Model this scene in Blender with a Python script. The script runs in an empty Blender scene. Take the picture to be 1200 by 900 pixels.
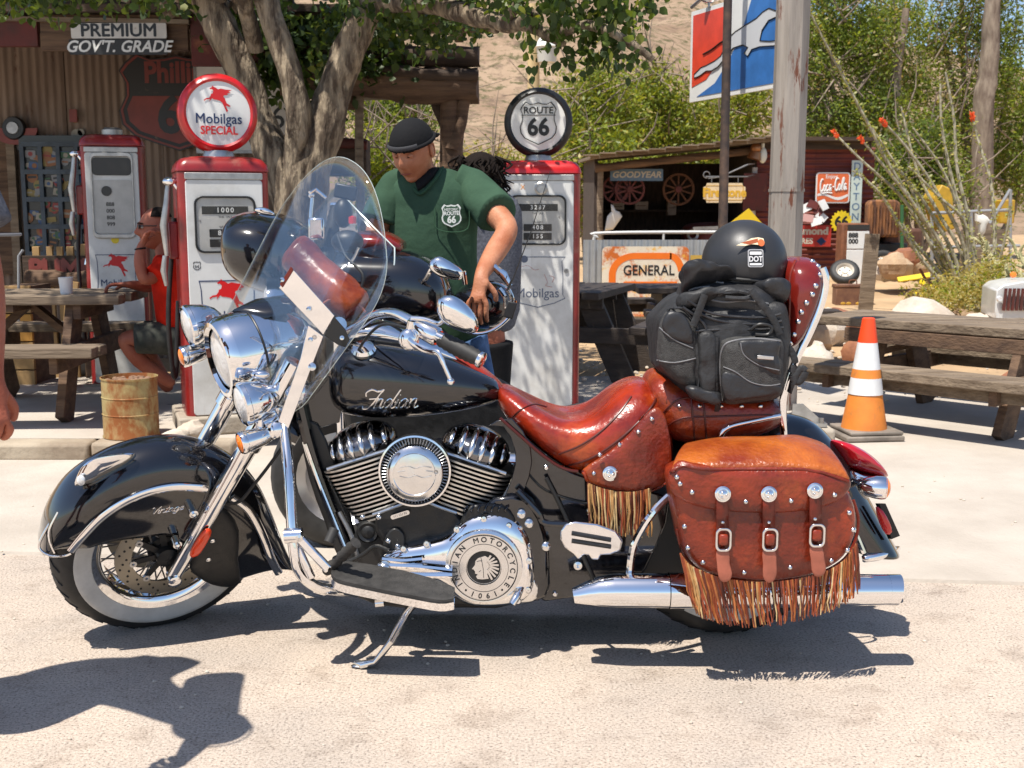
import bpy, bmesh, math, random
from mathutils import Vector, Matrix, noise
from math import radians, sin, cos, pi, tan, atan2, sqrt
random.seed(66)
S = bpy.context.scene
COL = S.collection
# ------------------------------------------------ camera, sky, sun, exposure
FPX, HCAM = 1350.0, 1.27
PITCH = math.atan(198.0 / FPX)
cam_d = bpy.data.cameras.new('camera'); cam = bpy.data.objects.new('camera', cam_d); COL.objects.link(cam)
cam.location = (0, 0, HCAM); cam.rotation_euler = (pi/2 - PITCH, 0, 0)
cam_d.sensor_width = 36; cam_d.lens = 36 * FPX / 1200
cam_d.clip_start = 0.05; cam_d.clip_end = 3000
cam_d.dof.use_dof = True; cam_d.dof.focus_distance = 3.6; cam_d.dof.aperture_fstop = 9.0
S.camera = cam
SUN_DIR = Vector((-0.27, -0.33, 1.0)).normalized()          # towards the sun
W = bpy.data.worlds.new('World'); S.world = W; W.use_nodes = True
wn = W.node_tree.nodes; wl = W.node_tree.links; wn.clear()
sky = wn.new('ShaderNodeTexSky'); sky.sky_type = 'NISHITA'; sky.sun_disc = False
sky.sun_elevation = math.asin(SUN_DIR.z)
sky.sun_rotation = math.atan2(SUN_DIR.x, SUN_DIR.y)
sky.air_density = 1.0; sky.dust_density = 1.6; sky.ozone_density = 1.2; sky.altitude = 1000
bg = wn.new('ShaderNodeBackground'); bg.inputs['Strength'].default_value = 0.125
wo = wn.new('ShaderNodeOutputWorld'); wl.new(sky.outputs[0], bg.inputs[0]); wl.new(bg.outputs[0], wo.inputs[0])
sl = bpy.data.lights.new('sun', 'SUN'); sl.energy = 5.0; sl.angle = radians(0.53); sl.color = (1.0, 0.945, 0.86)
so = bpy.data.objects.new('sun', sl); COL.objects.link(so)
so.rotation_euler = SUN_DIR.to_track_quat('Z', 'Y').to_euler(); so.location = (-8, -8, 30)
S.view_settings.view_transform = 'Standard'; S.view_settings.look = 'None'
S.view_settings.exposure = 0.44; S.view_settings.gamma = 1
S.cycles.max_bounces = 7; S.cycles.diffuse_bounces = 3; S.cycles.glossy_bounces = 4
S.cycles.transmission_bounces = 5; S.cycles.transparent_max_bounces = 14
S.cycles.caustics_reflective = False; S.cycles.caustics_refractive = False
S.cycles.sample_clamp_indirect = 6
try: S.cycles.use_denoising = True
except Exception: pass

# ------------------------------------------------ helpers: where a picture point lies in the place
CP, SP = cos(PITCH), sin(PITCH)
def ray(px, py):
    x = (px - 600) / FPX; u = (450 - py) / FPX
    return Vector((x, CP + u*SP, -SP + u*CP))
def P(px, py, Y):
    d = ray(px, py); return Vector((0, 0, HCAM)) + d * (Y / d.y)
def G(px, py, z=0.0):
    d = ray(px, py); return Vector((0, 0, HCAM)) + d * ((z - HCAM) / d.z)
YB = 3.40
def B(px, py, dy=0.0): return P(px, py, YB + dy)
def V(*a): return Vector(a)
def lerp(a, b, t): return a + (b - a) * t
def crom(p, n):
    """smooth curve through points: n steps per span (tuples of numbers or Vectors)"""
    p = [tuple(q) for q in p]; out = []
    for i in range(len(p) - 1):
        a = p[max(i-1, 0)]; b = p[i]; c = p[i+1]; d = p[min(i+2, len(p)-1)]
        for k in range(n):
            t = k / n
            out.append(tuple(0.5*((2*y) + (-x+z)*t + (2*x-5*y+4*z-w)*t*t + (-x+3*y-3*z+w)*t**3) for x, y, z, w in zip(a, b, c, d)))
    out.append(p[-1]); return out
def cromc(p, n):
    p = [tuple(q) for q in p]; out = []; m = len(p)
    for i in range(m):
        a = p[(i-1) % m]; b = p[i]; c = p[(i+1) % m]; d = p[(i+2) % m]
        for k in range(n):
            t = k / n
            out.append(tuple(0.5*((2*y) + (-x+z)*t + (2*x-5*y+4*z-w)*t*t + (-x+3*y-3*z+w)*t**3) for x, y, z, w in zip(a, b, c, d)))
    return out

# ------------------------------------------------ mesh builder
class MB:
    def __init__(s): s.v = []; s.f = []; s.m = []
    def add(s, vs, fs, mi=0):
        o = len(s.v); s.v += [tuple(v) for v in vs]; s.f += [tuple(i + o for i in f) for f in fs]; s.m += [mi]*len(fs); return s
    def box(s, c, d, R=None, mi=0, taper=1.0):
        c = Vector(c); hx, hy, hz = d[0]/2, d[1]/2, d[2]/2; vs = []
        for z in (-1, 1):
            k = taper if z > 0 else 1
            for x, y in ((-1,-1),(1,-1),(1,1),(-1,1)): vs.append(Vector((x*hx*k, y*hy*k, z*hz)))
        if R is not None: vs = [R @ v for v in vs]
        return s.add([v + c for v in vs], [(3,2,1,0),(4,5,6,7),(0,1,5,4),(1,2,6,5),(2,3,7,6),(3,0,4,7)], mi)
    def beam(s, a, b, w, t, up=(0,0,1), mi=0):
        """square bar from a to b, w across, t along 'up'"""
        a = Vector(a); b = Vector(b); d = (b-a).normalized(); u = Vector(up)
        r = d.cross(u)
        if r.length < 1e-5: r = d.cross(Vector((1,0,0)))
        r.normalize(); u = r.cross(d).normalized(); vs = []
        for p in (a, b):
            for x, y in ((-1,-1),(1,-1),(1,1),(-1,1)): vs.append(p + r*x*w/2 + u*y*t/2)
        return s.add(vs, [(3,2,1,0),(4,5,6,7),(0,1,5,4),(1,2,6,5),(2,3,7,6),(3,0,4,7)], mi)
    def tube(s, pts, r, n=10, cap=True, closed=False, mi=0, flat=None, up=None):
        pts = [Vector(p) for p in pts]; m = len(pts)
        rs = r if isinstance(r, (list, tuple)) else [r]*m
        if len(rs) != m: rs = [lerp(rs[0], rs[-1], i/(m-1)) for i in range(m)]
        fr = None; vs = []
        for i, p in enumerate(pts):
            if closed: t = pts[(i+1) % m] - pts[i-1]
            else: t = pts[min(i+1, m-1)] - pts[max(i-1, 0)]
            if t.length < 1e-9: t = Vector((0,0,1))
            t.normalize()
            if up is not None: fr = Vector(up)
            if fr is None: fr = Vector((0,0,1)) if abs(t.z) < 0.9 else Vector((1,0,0))
            u = fr - t*fr.dot(t)
            if u.length < 1e-6: u = t.orthogonal()
            u.normalize(); w = t.cross(u); fr = u
            k = flat if flat else 1
            for j in range(n):
                a = 2*pi*j/n; vs.append(p + (u*cos(a) + w*sin(a)*k)*rs[i])
        fs = []
        for i in range(m if closed else m-1):
            for j in range(n):
                a = i*n+j; b = i*n+(j+1) % n; c = ((i+1) % m)*n+(j+1) % n; d = ((i+1) % m)*n+j
                fs.append((a, b, c, d))
        if cap and not closed: fs.append(tuple(range(n))[::-1]); fs.append(tuple((m-1)*n+j for j in range(n)))
        return s.add(vs, fs, mi)
    def lathe(s, prof, c, axis, n=32, mi=0, a0=0.0, a1=2*pi):
        """prof: (radius, along axis)"""
        c = Vector(c); ax = Vector(axis).normalized()
        u = (Vector((0,0,1)) - ax*ax.z) if abs(ax.z) < 0.95 else Vector((1,0,0)) - ax*ax.x
        u.normalize(); w = ax.cross(u); m = len(prof); full = abs(a1-a0-2*pi) < 1e-6
        k = n if full else n+1; vs = []
        for (r, h) in prof:
            for j in range(k):
                a = a0 + (a1-a0)*j/n; vs.append(c + ax*h + (u*cos(a) + w*sin(a))*max(r, 1e-5))
        fs = []
        for i in range(m-1):
            for j in range(n):
                j2 = (j+1) % k
                fs.append((i*k+j, i*k+j2, (i+1)*k+j2, (i+1)*k+j))
        return s.add(vs, fs, mi)
    def cyl(s, a, b, r, n=16, mi=0):
        return s.tube([a, b], r, n, mi=mi)
    def ell(s, c, r, R=None, nu=20, nv=12, mi=0, z0=-1.0, z1=1.0):
        c = Vector(c); vs = []; a0 = math.asin(z0); a1 = math.asin(z1)
        for i in range(nv+1):
            t = a0 + (a1-a0)*i/nv
            for j in range(nu):
                a = 2*pi*j/nu; v = Vector((cos(t)*cos(a)*r[0], cos(t)*sin(a)*r[1], sin(t)*r[2]))
                if R is not None: v = R @ v
                vs.append(c+v)
        fs = []
        for i in range(nv):
            for j in range(nu):
                fs.append((i*nu+j, i*nu+(j+1) % nu, (i+1)*nu+(j+1) % nu, (i+1)*nu+j))
        return s.add(vs, fs, mi)
    def prism(s, front, back, mi=0, mside=None):
        """closed outline in front joined to the same outline behind"""
        n = len(front); vs = [Vector(p) for p in front] + [Vector(p) for p in back]
        s.add(vs, [tuple(range(n)), tuple(range(n, 2*n))[::-1]], mi)
        o = len(s.v) - 2*n
        for i in range(n):
            j = (i+1) % n; s.f.append((o+j, o+i, o+n+i, o+n+j)); s.m.append(mi if mside is None else mside)
        return s
    def grid(s, rows, mi=0, closed=False, thick=None):
        m = len(rows); n = len(rows[0]); vs = [Vector(p) for r in rows for p in r]; fs = []
        for i in range(m-1):
            for j in range(n if closed else n-1):
                j2 = (j+1) % n; fs.append((i*n+j, i*n+j2, (i+1)*n+j2, (i+1)*n+j))
        return s.add(vs, fs, mi)
    def loft(s, rings, cap=True, mi=0):
        n = len(rings[0]); s.grid(rings, mi, closed=True)
        if cap:
            o = len(s.v) - n*len(rings)
            s.f.append(tuple(o+j for j in range(n))[::-1]); s.m.append(mi)
            s.f.append(tuple(o+n*(len(rings)-1)+j for j in range(n))); s.m.append(mi)
        return s
    def pillow(s, pts, nrm, th, back=0.0, steps=4, mi=0, e=1.0, c=None):
        """outline puffed out along nrm by th (and the other way by back)"""
        pts = [Vector(p) for p in pts]; n = len(pts); nrm = Vector(nrm).normalized()
        c = Vector(c) if c is not None else sum(pts, Vector())/n; rings = []
        for i in range(-steps if back else 0, steps+1):
            t = abs(i)/steps*(pi/2)*.97; k = cos(t)**e; h = sin(t)*(th if i >= 0 else -back)
            rings.append([c + (p-c)*k + nrm*h for p in pts])
        return s.loft(rings, True, mi)
    def sec(s, secs, dyc=0.0, sil=None, n=26, e=2.4, k=4, dip=None, mi=0, base=None):
        """loft through upright sections (px, top, bottom, half width) of a body lying along the picture"""
        base = YB if base is None else base; sil = dyc if sil is None else sil; rings = []
        for q in crom(secs, k):
            x, t, b_, hw = q[:4]; T = P(x, t, base+sil); Bt = P(x, b_, base+sil); hw = max(hw, .002)
            mz = (T.z+Bt.z)/2; hz = max((T.z-Bt.z)/2, .002); r = []
            for j in range(n):
                a = 2*pi*j/n; ca, sa = cos(a), sin(a)
                y = math.copysign(abs(ca)**(2/e), ca)*hw; z = math.copysign(abs(sa)**(2/e), sa)*hz
                if dip and sa > 0: z -= dip(x)*(1-abs(y/hw)**2)*sa
                r.append((T.x + (Bt.x-T.x)*(.5-z/hz/2), base+dyc+y, mz+z))
            rings.append(r)
        return s.loft(rings, True, mi)
    def jitter(s, amp, freq, start=0, seed=0.0):
        for i in range(start, len(s.v)):
            v = Vector(s.v[i]); d = noise.noise_vector(v*freq + Vector((seed, seed, seed)))
            s.v[i] = tuple(v + d*amp)
        return s
    def build(s, name, mat, parent=None, smooth=40, bevel=0, sub=0, solid=0, label=None, cat=None, group=None, kind=None, weld=False):
        me = bpy.data.meshes.new(name); me.from_pydata(s.v, [], s.f)
        mats = mat if isinstance(mat, (list, tuple)) else [mat]
        for q in mats: me.materials.append(q)
        for p, i in zip(me.polygons, s.m): p.material_index = i
        bm = bmesh.new(); bm.from_mesh(me)
        if weld: bmesh.ops.remove_doubles(bm, verts=bm.verts, dist=weld)
        bmesh.ops.recalc_face_normals(bm, faces=bm.faces)
        if smooth:
            th = radians(smooth)
            for f in bm.faces: f.smooth = True
            for e in bm.edges:
                if len(e.link_faces) == 2 and e.calc_face_angle(0) > th: e.smooth = False
        bm.to_mesh(me); bm.free()
        o = bpy.data.objects.new(name, me); COL.objects.link(o)
        if solid: m_ = o.modifiers.new('solid', 'SOLIDIFY'); m_.thickness = solid; m_.offset = 0
        if bevel: m_ = o.modifiers.new('bevel', 'BEVEL'); m_.width = bevel; m_.segments = 2; m_.limit_method = 'ANGLE'; m_.angle_limit = radians(35)
        if sub: m_ = o.modifiers.new('sub', 'SUBSURF'); m_.levels = sub; m_.render_levels = sub
        if parent: setpar(o, parent)
        tag(o, label, cat, group, kind); return o
def setpar(o, p):
    o.parent = p
    o.matrix_parent_inverse = wmat(p).inverted()
def wmat(p):
    if p.parent is None: return p.matrix_basis.copy()
    return wmat(p.parent) @ p.matrix_parent_inverse @ p.matrix_basis
from mathutils.bvhtree import BVHTree
_bvh = {}
def bvh(o):
    if o.name not in _bvh:
        bpy.context.view_layer.update(); dg = bpy.context.evaluated_depsgraph_get(); e = o.evaluated_get(dg); me = e.to_mesh(); M = e.matrix_world
        _bvh[o.name] = BVHTree.FromPolygons([M @ v.co for v in me.vertices], [p.vertices for p in me.polygons]); e.to_mesh_clear()
    return _bvh[o.name]
def snap(objs, p, off=0.0, d=None):
    """the point of the nearest of these surfaces met when walking from the camera's side through p"""
    p = Vector(p); o = V(0,0,HCAM) if d is None else p - Vector(d)*.6; d = (p-o).normalized() if d is None else Vector(d).normalized(); best = None
    for ob in (objs if isinstance(objs, (list, tuple)) else [objs]):
        h, n, i, L = bvh(ob).ray_cast(o, d)
        if h is not None and (best is None or L < best[2]): best = (h, n, L)
    if best is None: return p, V(0,-1,0)
    n = best[1] if best[1].dot(d) < 0 else -best[1]
    return best[0] + n*off, n
def tag(o, label=None, cat=None, group=None, kind=None):
    if label: o['label'] = label
    if cat: o['category'] = cat
    if group: o['group'] = group
    if kind: o['kind'] = kind
    return o
def thing(name, label, cat, loc, group=None):
    o = bpy.data.objects.new(name, None); COL.objects.link(o); o.location = Vector(loc); o.empty_display_size = .1
    return tag(o, label, cat, group)
def copy_tree(o, parent=None):
    c = o.copy(); COL.objects.link(c)
    if parent is not None: c.parent = parent; c.matrix_parent_inverse = o.matrix_parent_inverse.copy()
    for ch in [x for x in bpy.data.objects if x.parent == o and x != c]: copy_tree(ch, c)
    return c
def text_mesh(name, txt, mat, M, size, parent=None, ext=0.001, bold=0.0, shear=0.0, sx=1.0, align='CENTER', space=1.0):
    """raised lettering; M maps x right, y up, z out of the surface"""
    cu = bpy.data.curves.new(name, 'FONT'); cu.body = txt; cu.size = size; cu.extrude = ext; fat = bold if any(q in txt for q in 'MW') else 0; cu.offset = 0 if fat else bold; cu.shear = shear
    cu.align_x = align; cu.align_y = 'CENTER'; cu.space_character = space; cu.resolution_u = 3
    t = bpy.data.objects.new(name+'_tmp', cu); COL.objects.link(t)
    bpy.context.view_layer.update()
    me = bpy.data.meshes.new_from_object(t.evaluated_get(bpy.context.evaluated_depsgraph_get()))
    bpy.data.objects.remove(t)
    if fat:
        vs = [v.co.copy() for v in me.vertices]; fs = [tuple(p.vertices) for p in me.polygons]; av = []; af = []
        for k_, (dx, dy) in enumerate(((0,0),(fat,0),(-fat,0),(0,fat),(0,-fat))):
            o_ = len(av); av += [v + Vector((dx, dy, -.00025*k_)) for v in vs]; af += [tuple(i + o_ for i in f) for f in fs]
        me.clear_geometry(); me.from_pydata(av, [], af)
    me.transform(M @ Matrix.Diagonal((sx, 1, 1, 1)))
    me.name = name; me.materials.clear(); me.materials.append(mat)
    o = bpy.data.objects.new(name, me); COL.objects.link(o)
    if parent: setpar(o, parent)
    return o
def frame_m(o, x, y, z=None):
    x = Vector(x).normalized(); z = (x.cross(Vector(y))).normalized() if z is None else Vector(z).normalized(); y = z.cross(x)
    m = Matrix.Identity(4)
    for i, a in enumerate((x, y, z)): m[0][i], m[1][i], m[2][i] = a
    m[0][3], m[1][3], m[2][3] = o; return m
def facing(px, py, Y, dz=0): return frame_m(P(px, py, Y), (1,0,0), (0,0,1))
def poly_flat(mb, pts, M, z0=0.0, t=0.001, mi=0):
    """flat shape given as 2D points in the surface's own frame, t thick"""
    mb.prism([M @ Vector((x, y, z0+t)) for x, y in pts], [M @ Vector((x, y, z0)) for x, y in pts], mi)
def circ(r, n=32, cx=0, cy=0, ry=None): return [(cx + r*cos(2*pi*i/n), cy + (ry or r)*sin(2*pi*i/n)) for i in range(n)]
def rrect(w, h, r, n=5, cx=0, cy=0):
    o = []
    for sx, sy, a in ((1,1,0),(-1,1,90),(-1,-1,180),(1,-1,270)):
        for k in range(n+1):
            t = radians(a + 90*k/n); o.append((cx + sx*(w/2-r) + r*cos(t), cy + sy*(h/2-r) + r*sin(t)))
    return o
def ring_flat(mb, outer, inner, M, z0=0.0, t=0.001, mi=0):
    n = len(outer); a = [M @ Vector((x, y, z0+t)) for x, y in outer]; b = [M @ Vector((x, y, z0+t)) for x, y in inner]
    c = [M @ Vector((x, y, z0)) for x, y in outer]; d = [M @ Vector((x, y, z0)) for x, y in inner]
    fs = []
    for i in range(n):
        j = (i+1) % n
        fs += [(i, j, n+j, n+i), (i, 2*n+i, 2*n+j, j), (n+i, n+j, 3*n+j, 3*n+i), (2*n+i, 3*n+i, 3*n+j, 2*n+j)]
    mb.add(a+b+c+d, fs, mi)
def strokes(mb, lines, M, r, mi=0, n=6, flat=0.35, sm=5, on=None):
    """hand lettering: each line is a chain of 2D points"""
    for ln in lines:
        w = r
        if isinstance(ln, dict): w = ln['r']; ln = ln['p']
        pts = crom(ln, sm) if len(ln) > 2 else ln
        if on is not None:
            mb.tube([snap(on, M @ Vector((x, y, 0)), w*.3)[0] for x, y in pts], w, n, mi=mi); continue
        mb.tube([M @ Vector((x, y, 0)) for x, y in pts], w, n, up=(M.to_3x3() @ Vector((0,0,1))), mi=mi)
def shield(k=1.0):
    """outline of a highway shield, unit wide"""
    h = [(0,.50),(.10,.47),(.22,.46),(.33,.52),(.42,.42),(.47,.33),(.42,.2),(.42,.05),(.48,-.12),(.46,-.28),(.36,-.41),(.2,-.49),(0,-.58)]
    p = h + [(-x, y) for x, y in h[-2:0:-1]]
    return [(x*k, y*k) for x, y in p]

# ------------------------------------------------ materials
MATS = {}
def mat(name, col, rough=0.5, metal=0.0, var=0.0, scale=8.0, col2=None, bump=0.0, bscale=None, coat=0.0, spec=0.5, detail=6, stretch=None, alpha=None, trans=0, lo=.35, hi=.65, rvar=0.0, coords='Object', emit=None):
    if name in MATS: return MATS[name]
    m = bpy.data.materials.new(name); m.use_nodes = True; nt = m.node_tree; N = nt.nodes; L = nt.links
    b = N['Principled BSDF']; b.inputs['Base Color'].default_value = (*col, 1); b.inputs['Roughness'].default_value = rough
    b.inputs['Metallic'].default_value = metal; b.inputs['Coat Weight'].default_value = coat; b.inputs['Coat Roughness'].default_value = 0.03
    b.inputs['Specular IOR Level'].default_value = spec
    if trans: b.inputs['Transmission Weight'].default_value = trans
    if alpha is not None: b.inputs['Alpha'].default_value = alpha
    if emit: b.inputs['Emission Color'].default_value = (*emit[0], 1); b.inputs['Emission Strength'].default_value = emit[1]
    if col2 is not None or var or bump or rvar:
        tc = N.new('ShaderNodeTexCoord'); mp = N.new('ShaderNodeMapping'); L.new(tc.outputs[coords], mp.inputs[0])
        if stretch: mp.inputs['Scale'].default_value = stretch
        nz = N.new('ShaderNodeTexNoise'); nz.inputs['Scale'].default_value = scale; nz.inputs['Detail'].default_value = detail; nz.inputs['Roughness'].default_value = .62
        L.new(mp.outputs[0], nz.inputs['Vector'])
        mr = N.new('ShaderNodeMapRange'); mr.inputs[1].default_value = lo; mr.inputs[2].default_value = hi; L.new(nz.outputs[0], mr.inputs[0])
        if col2 is None and var: col2 = tuple(min(1, c*(1-var)) for c in col); col = tuple(min(1, c*(1+var)) for c in col)
        if col2 is not None:
            mx = N.new('ShaderNodeMix'); mx.data_type = 'RGBA'; mx.inputs[6].default_value = (*col, 1); mx.inputs[7].default_value = (*col2, 1)
            L.new(mr.outputs[0], mx.inputs[0]); L.new(mx.outputs[2], b.inputs['Base Color'])
        if rvar:
            r2 = N.new('ShaderNodeMapRange'); r2.inputs[3].default_value = max(0, rough-rvar); r2.inputs[4].default_value = min(1, rough+rvar)
            L.new(nz.outputs[0], r2.inputs[0]); r2.inputs[1].default_value = lo; r2.inputs[2].default_value = hi; L.new(r2.outputs[0], b.inputs['Roughness'])
        if bump:
            n2 = N.new('ShaderNodeTexNoise'); n2.inputs['Scale'].default_value = bscale or scale*4; n2.inputs['Detail'].default_value = 5
            L.new(mp.outputs[0], n2.inputs['Vector']); bp = N.new('ShaderNodeBump'); bp.inputs['Strength'].default_value = min(1, bump*1.0); bp.inputs['Distance'].default_value = 0.01
            L.new(n2.outputs[0], bp.inputs['Height']); L.new(bp.outputs[0], b.inputs['Normal'])
    MATS[name] = m; return m
def overlay(m, col, scale, lo, hi, rough=None, metal=None, stretch=None, detail=8, zfade=None):
    """a second patchy layer (rust, dirt, chips) over a material"""
    nt = m.node_tree; N = nt.nodes; L = nt.links; b = N['Principled BSDF']
    tc = N.new('ShaderNodeTexCoord'); mp = N.new('ShaderNodeMapping'); L.new(tc.outputs['Object'], mp.inputs[0]); mp.inputs['Location'].default_value = (3.1, 7.7, 1.3)
    if stretch: mp.inputs['Scale'].default_value = stretch
    nz = N.new('ShaderNodeTexNoise'); nz.inputs['Scale'].default_value = scale; nz.inputs['Detail'].default_value = detail; nz.inputs['Roughness'].default_value = .7
    L.new(mp.outputs[0], nz.inputs['Vector'])
    mr = N.new('ShaderNodeMapRange'); mr.inputs[1].default_value = lo; mr.inputs[2].default_value = hi; L.new(nz.outputs[0], mr.inputs[0])
    fac = mr.outputs[0]
    mx = N.new('ShaderNodeMix'); mx.data_type = 'RGBA'; mx.inputs[7].default_value = (*col, 1); mx.inputs[6].default_value = b.inputs['Base Color'].default_value
    if b.inputs['Base Color'].links: L.new(b.inputs['Base Color'].links[0].from_socket, mx.inputs[6])
    L.new(fac, mx.inputs[0]); L.new(mx.outputs[2], b.inputs['Base Color'])
    for key, val in (('Roughness', rough), ('Metallic', metal)):
        if val is None: continue
        r2 = N.new('ShaderNodeMapRange'); L.new(fac, r2.inputs[0]); r2.inputs[3].default_value = b.inputs[key].default_value; r2.inputs[4].default_value = val
        if b.inputs[key].links: continue
        L.new(r2.outputs[0], b.inputs[key])
    return m
def glass_mat(name, tint=(1,1,1), refl=0.14, rough=0.02, fk=0.3):
    m = bpy.data.materials.new(name); m.use_nodes = True; nt = m.node_tree; N = nt.nodes; L = nt.links; N.clear()
    t = N.new('ShaderNodeBsdfTransparent'); t.inputs[0].default_value = (*tint, 1); g = N.new('ShaderNodeBsdfGlossy'); g.inputs['Roughness'].default_value = rough
    lw = N.new('ShaderNodeLayerWeight'); lw.inputs[0].default_value = 0.35
    ma = N.new('ShaderNodeMath'); ma.operation = 'MULTIPLY_ADD'; ma.inputs[1].default_value = fk; ma.inputs[2].default_value = refl; ma.use_clamp = True
    L.new(lw.outputs['Fresnel'], ma.inputs[0]); mx = N.new('ShaderNodeMixShader'); L.new(ma.outputs[0], mx.inputs[0]); L.new(t.outputs[0], mx.inputs[1]); L.new(g.outputs[0], mx.inputs[2])
    o = N.new('ShaderNodeOutputMaterial'); L.new(mx.outputs[0], o.inputs[0]); MATS[name] = m; return m
chrome = mat('chrome', (.86,.86,.87), .04, 1.0, bump=.012, bscale=25)
chrome_worn = mat('worn chrome', (.75,.75,.75), .16, 1.0, rvar=.1, scale=30)
alu = mat('brushed aluminium', (.62,.62,.62), .3, 1.0)
steel = mat('dull steel', (.32,.31,.3), .4, .9, var=.2, scale=20)
rotor_m = mat('brake rotor steel', (.42,.38,.31), .36, .95)
black_paint = mat('black paint', (.006,.006,.008), .12, 0, coat=1.0, bump=.008, bscale=14)
black_dark = mat('black cast metal', (.018,.018,.018), .42, .2, rvar=.12, scale=30, bump=.1, bscale=160)
black_plastic = mat('black plastic', (.015,.015,.015), .45)
matte_black = mat('matte black helmet', (.028,.028,.03), .42, 0, rvar=.04, scale=40, bump=.03, bscale=500)
rubber = mat('tyre rubber', (.022,.021,.02), .62, var=.3, scale=20)
rubber_worn = mat('worn rubber', (.032,.030,.028), .7, var=.4, scale=25, stretch=(1,1,4), bump=.2)
whitewall = mat('whitewall', (.55,.54,.51), .6, var=.1, scale=18)
leather = mat('oiled red brown leather', (.37,.030,.006), .27, 0, scale=7, col2=(.16,.011,.003), bump=.22, bscale=70, coat=.3, lo=.34, hi=.60)
overlay(leather, (.48,.085,.012), 4.0, .52, .74)
leather_bag = mat('saddlebag leather', (.33,.038,.008), .33, 0, scale=7, col2=(.13,.012,.004), bump=.4, bscale=70, coat=.2, lo=.3, hi=.62)
overlay(leather_bag, (.42,.085,.013), 4.0, .50, .72)
leather_top = mat('orange tan leather', (.46,.12,.014), .3, 0, scale=6, col2=(.20,.025,.006), bump=.45, bscale=75, coat=.2, lo=.36, hi=.68)  # lid top leather, lighter and more orange than the bag sides
leather_maroon = mat('maroon leather', (.17,.013,.008), .2, 0, var=.3, scale=9, coat=.4, bump=.06, bscale=60)
leather_strap = mat('dark strap leather', (.15,.016,.007), .33, 0, var=.4, scale=14, bump=.15, bscale=90)
leather_pink = mat('worn strap end leather', (.34,.10,.06), .4, 0, var=.2, scale=16)
leather_roll = mat('mottled orange leather', (.50,.09,.015), .3, 0, scale=7, col2=(.16,.012,.004), bump=.3, bscale=40, coat=.2, lo=.36, hi=.60)
piping = mat('dark leather piping', (.07,.008,.004), .35)
fr_cols = [mat('fringe %s' % n_, c, .6, 0, var=.25, scale=40) for n_, c in (('tan', (.46,.25,.09)), ('rust', (.26,.05,.015)), ('brown', (.10,.022,.01)), ('straw', (.6,.42,.2)), ('orange', (.38,.12,.03)))]
amber = mat('amber lens', (.95,.22,.01), .15, 0, coat=.6)
red_lens = mat('red lens', (.6,.01,.008), .12, 0, coat=.6)
red_fender = mat('red reflector lens', (.45,.006,.012), .12, coat=1)
lens_glass = mat('headlight lens', (.75,.76,.77), .08, .3, coat=.5, bump=.5, bscale=45)
shield_glass = glass_mat('clear windshield', (.97,.98,.98), .035, .03, .28)
shield_glass2 = glass_mat('tinted windshield', (.86,.90,.91), .05, .05, .2)
nylon = mat('black nylon fabric', (.020,.020,.021), .6, 0, var=.3, scale=10, bump=.8, bscale=24)
nylon_shine = mat('glossy black nylon', (.020,.020,.022), .46, 0, bump=.9, bscale=16)
nylon_mesh = mat('charcoal mesh fabric', (.045,.044,.042), .8, 0, var=.3, scale=60, bump=.5, bscale=400)
grey_pipe = mat('grey reflective piping', (.16,.16,.165), .5)
skin = mat('sunburnt skin', (.50,.22,.12), .5, 0, col2=(.38,.13,.06), scale=9, bump=.22, bscale=120, spec=.35)
skin2 = mat('ruddy skin', (.38,.135,.08), .55, 0, col2=(.30,.08,.045), scale=7, bump=.3, bscale=110, spec=.3)
green_cloth = mat('dark green cotton', (.042,.084,.052), .9, 0, var=.14, scale=5, bump=.9, bscale=11, spec=.1)
black_cloth = mat('black cotton', (.012,.012,.013), .9, spec=.15, bump=.2, bscale=60)
red_cloth = mat('red cotton', (.55,.02,.008), .85, var=.2, scale=8, spec=.1, bump=.2, bscale=40)
grey_cloth = mat('grey heather cotton', (.10,.105,.125), .9, var=.3, scale=90, spec=.1, bump=.3, bscale=50)
denim = mat('blue denim', (.07,.13,.26), .85, var=.35, scale=16, spec=.1, bump=.3, bscale=120)
khaki = mat('khaki cotton', (.23,.19,.13), .9, var=.15, scale=12, spec=.1)
hair_m = mat('dark hair', (.012,.008,.006), .85, bump=.6, bscale=80, spec=.15)
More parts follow.
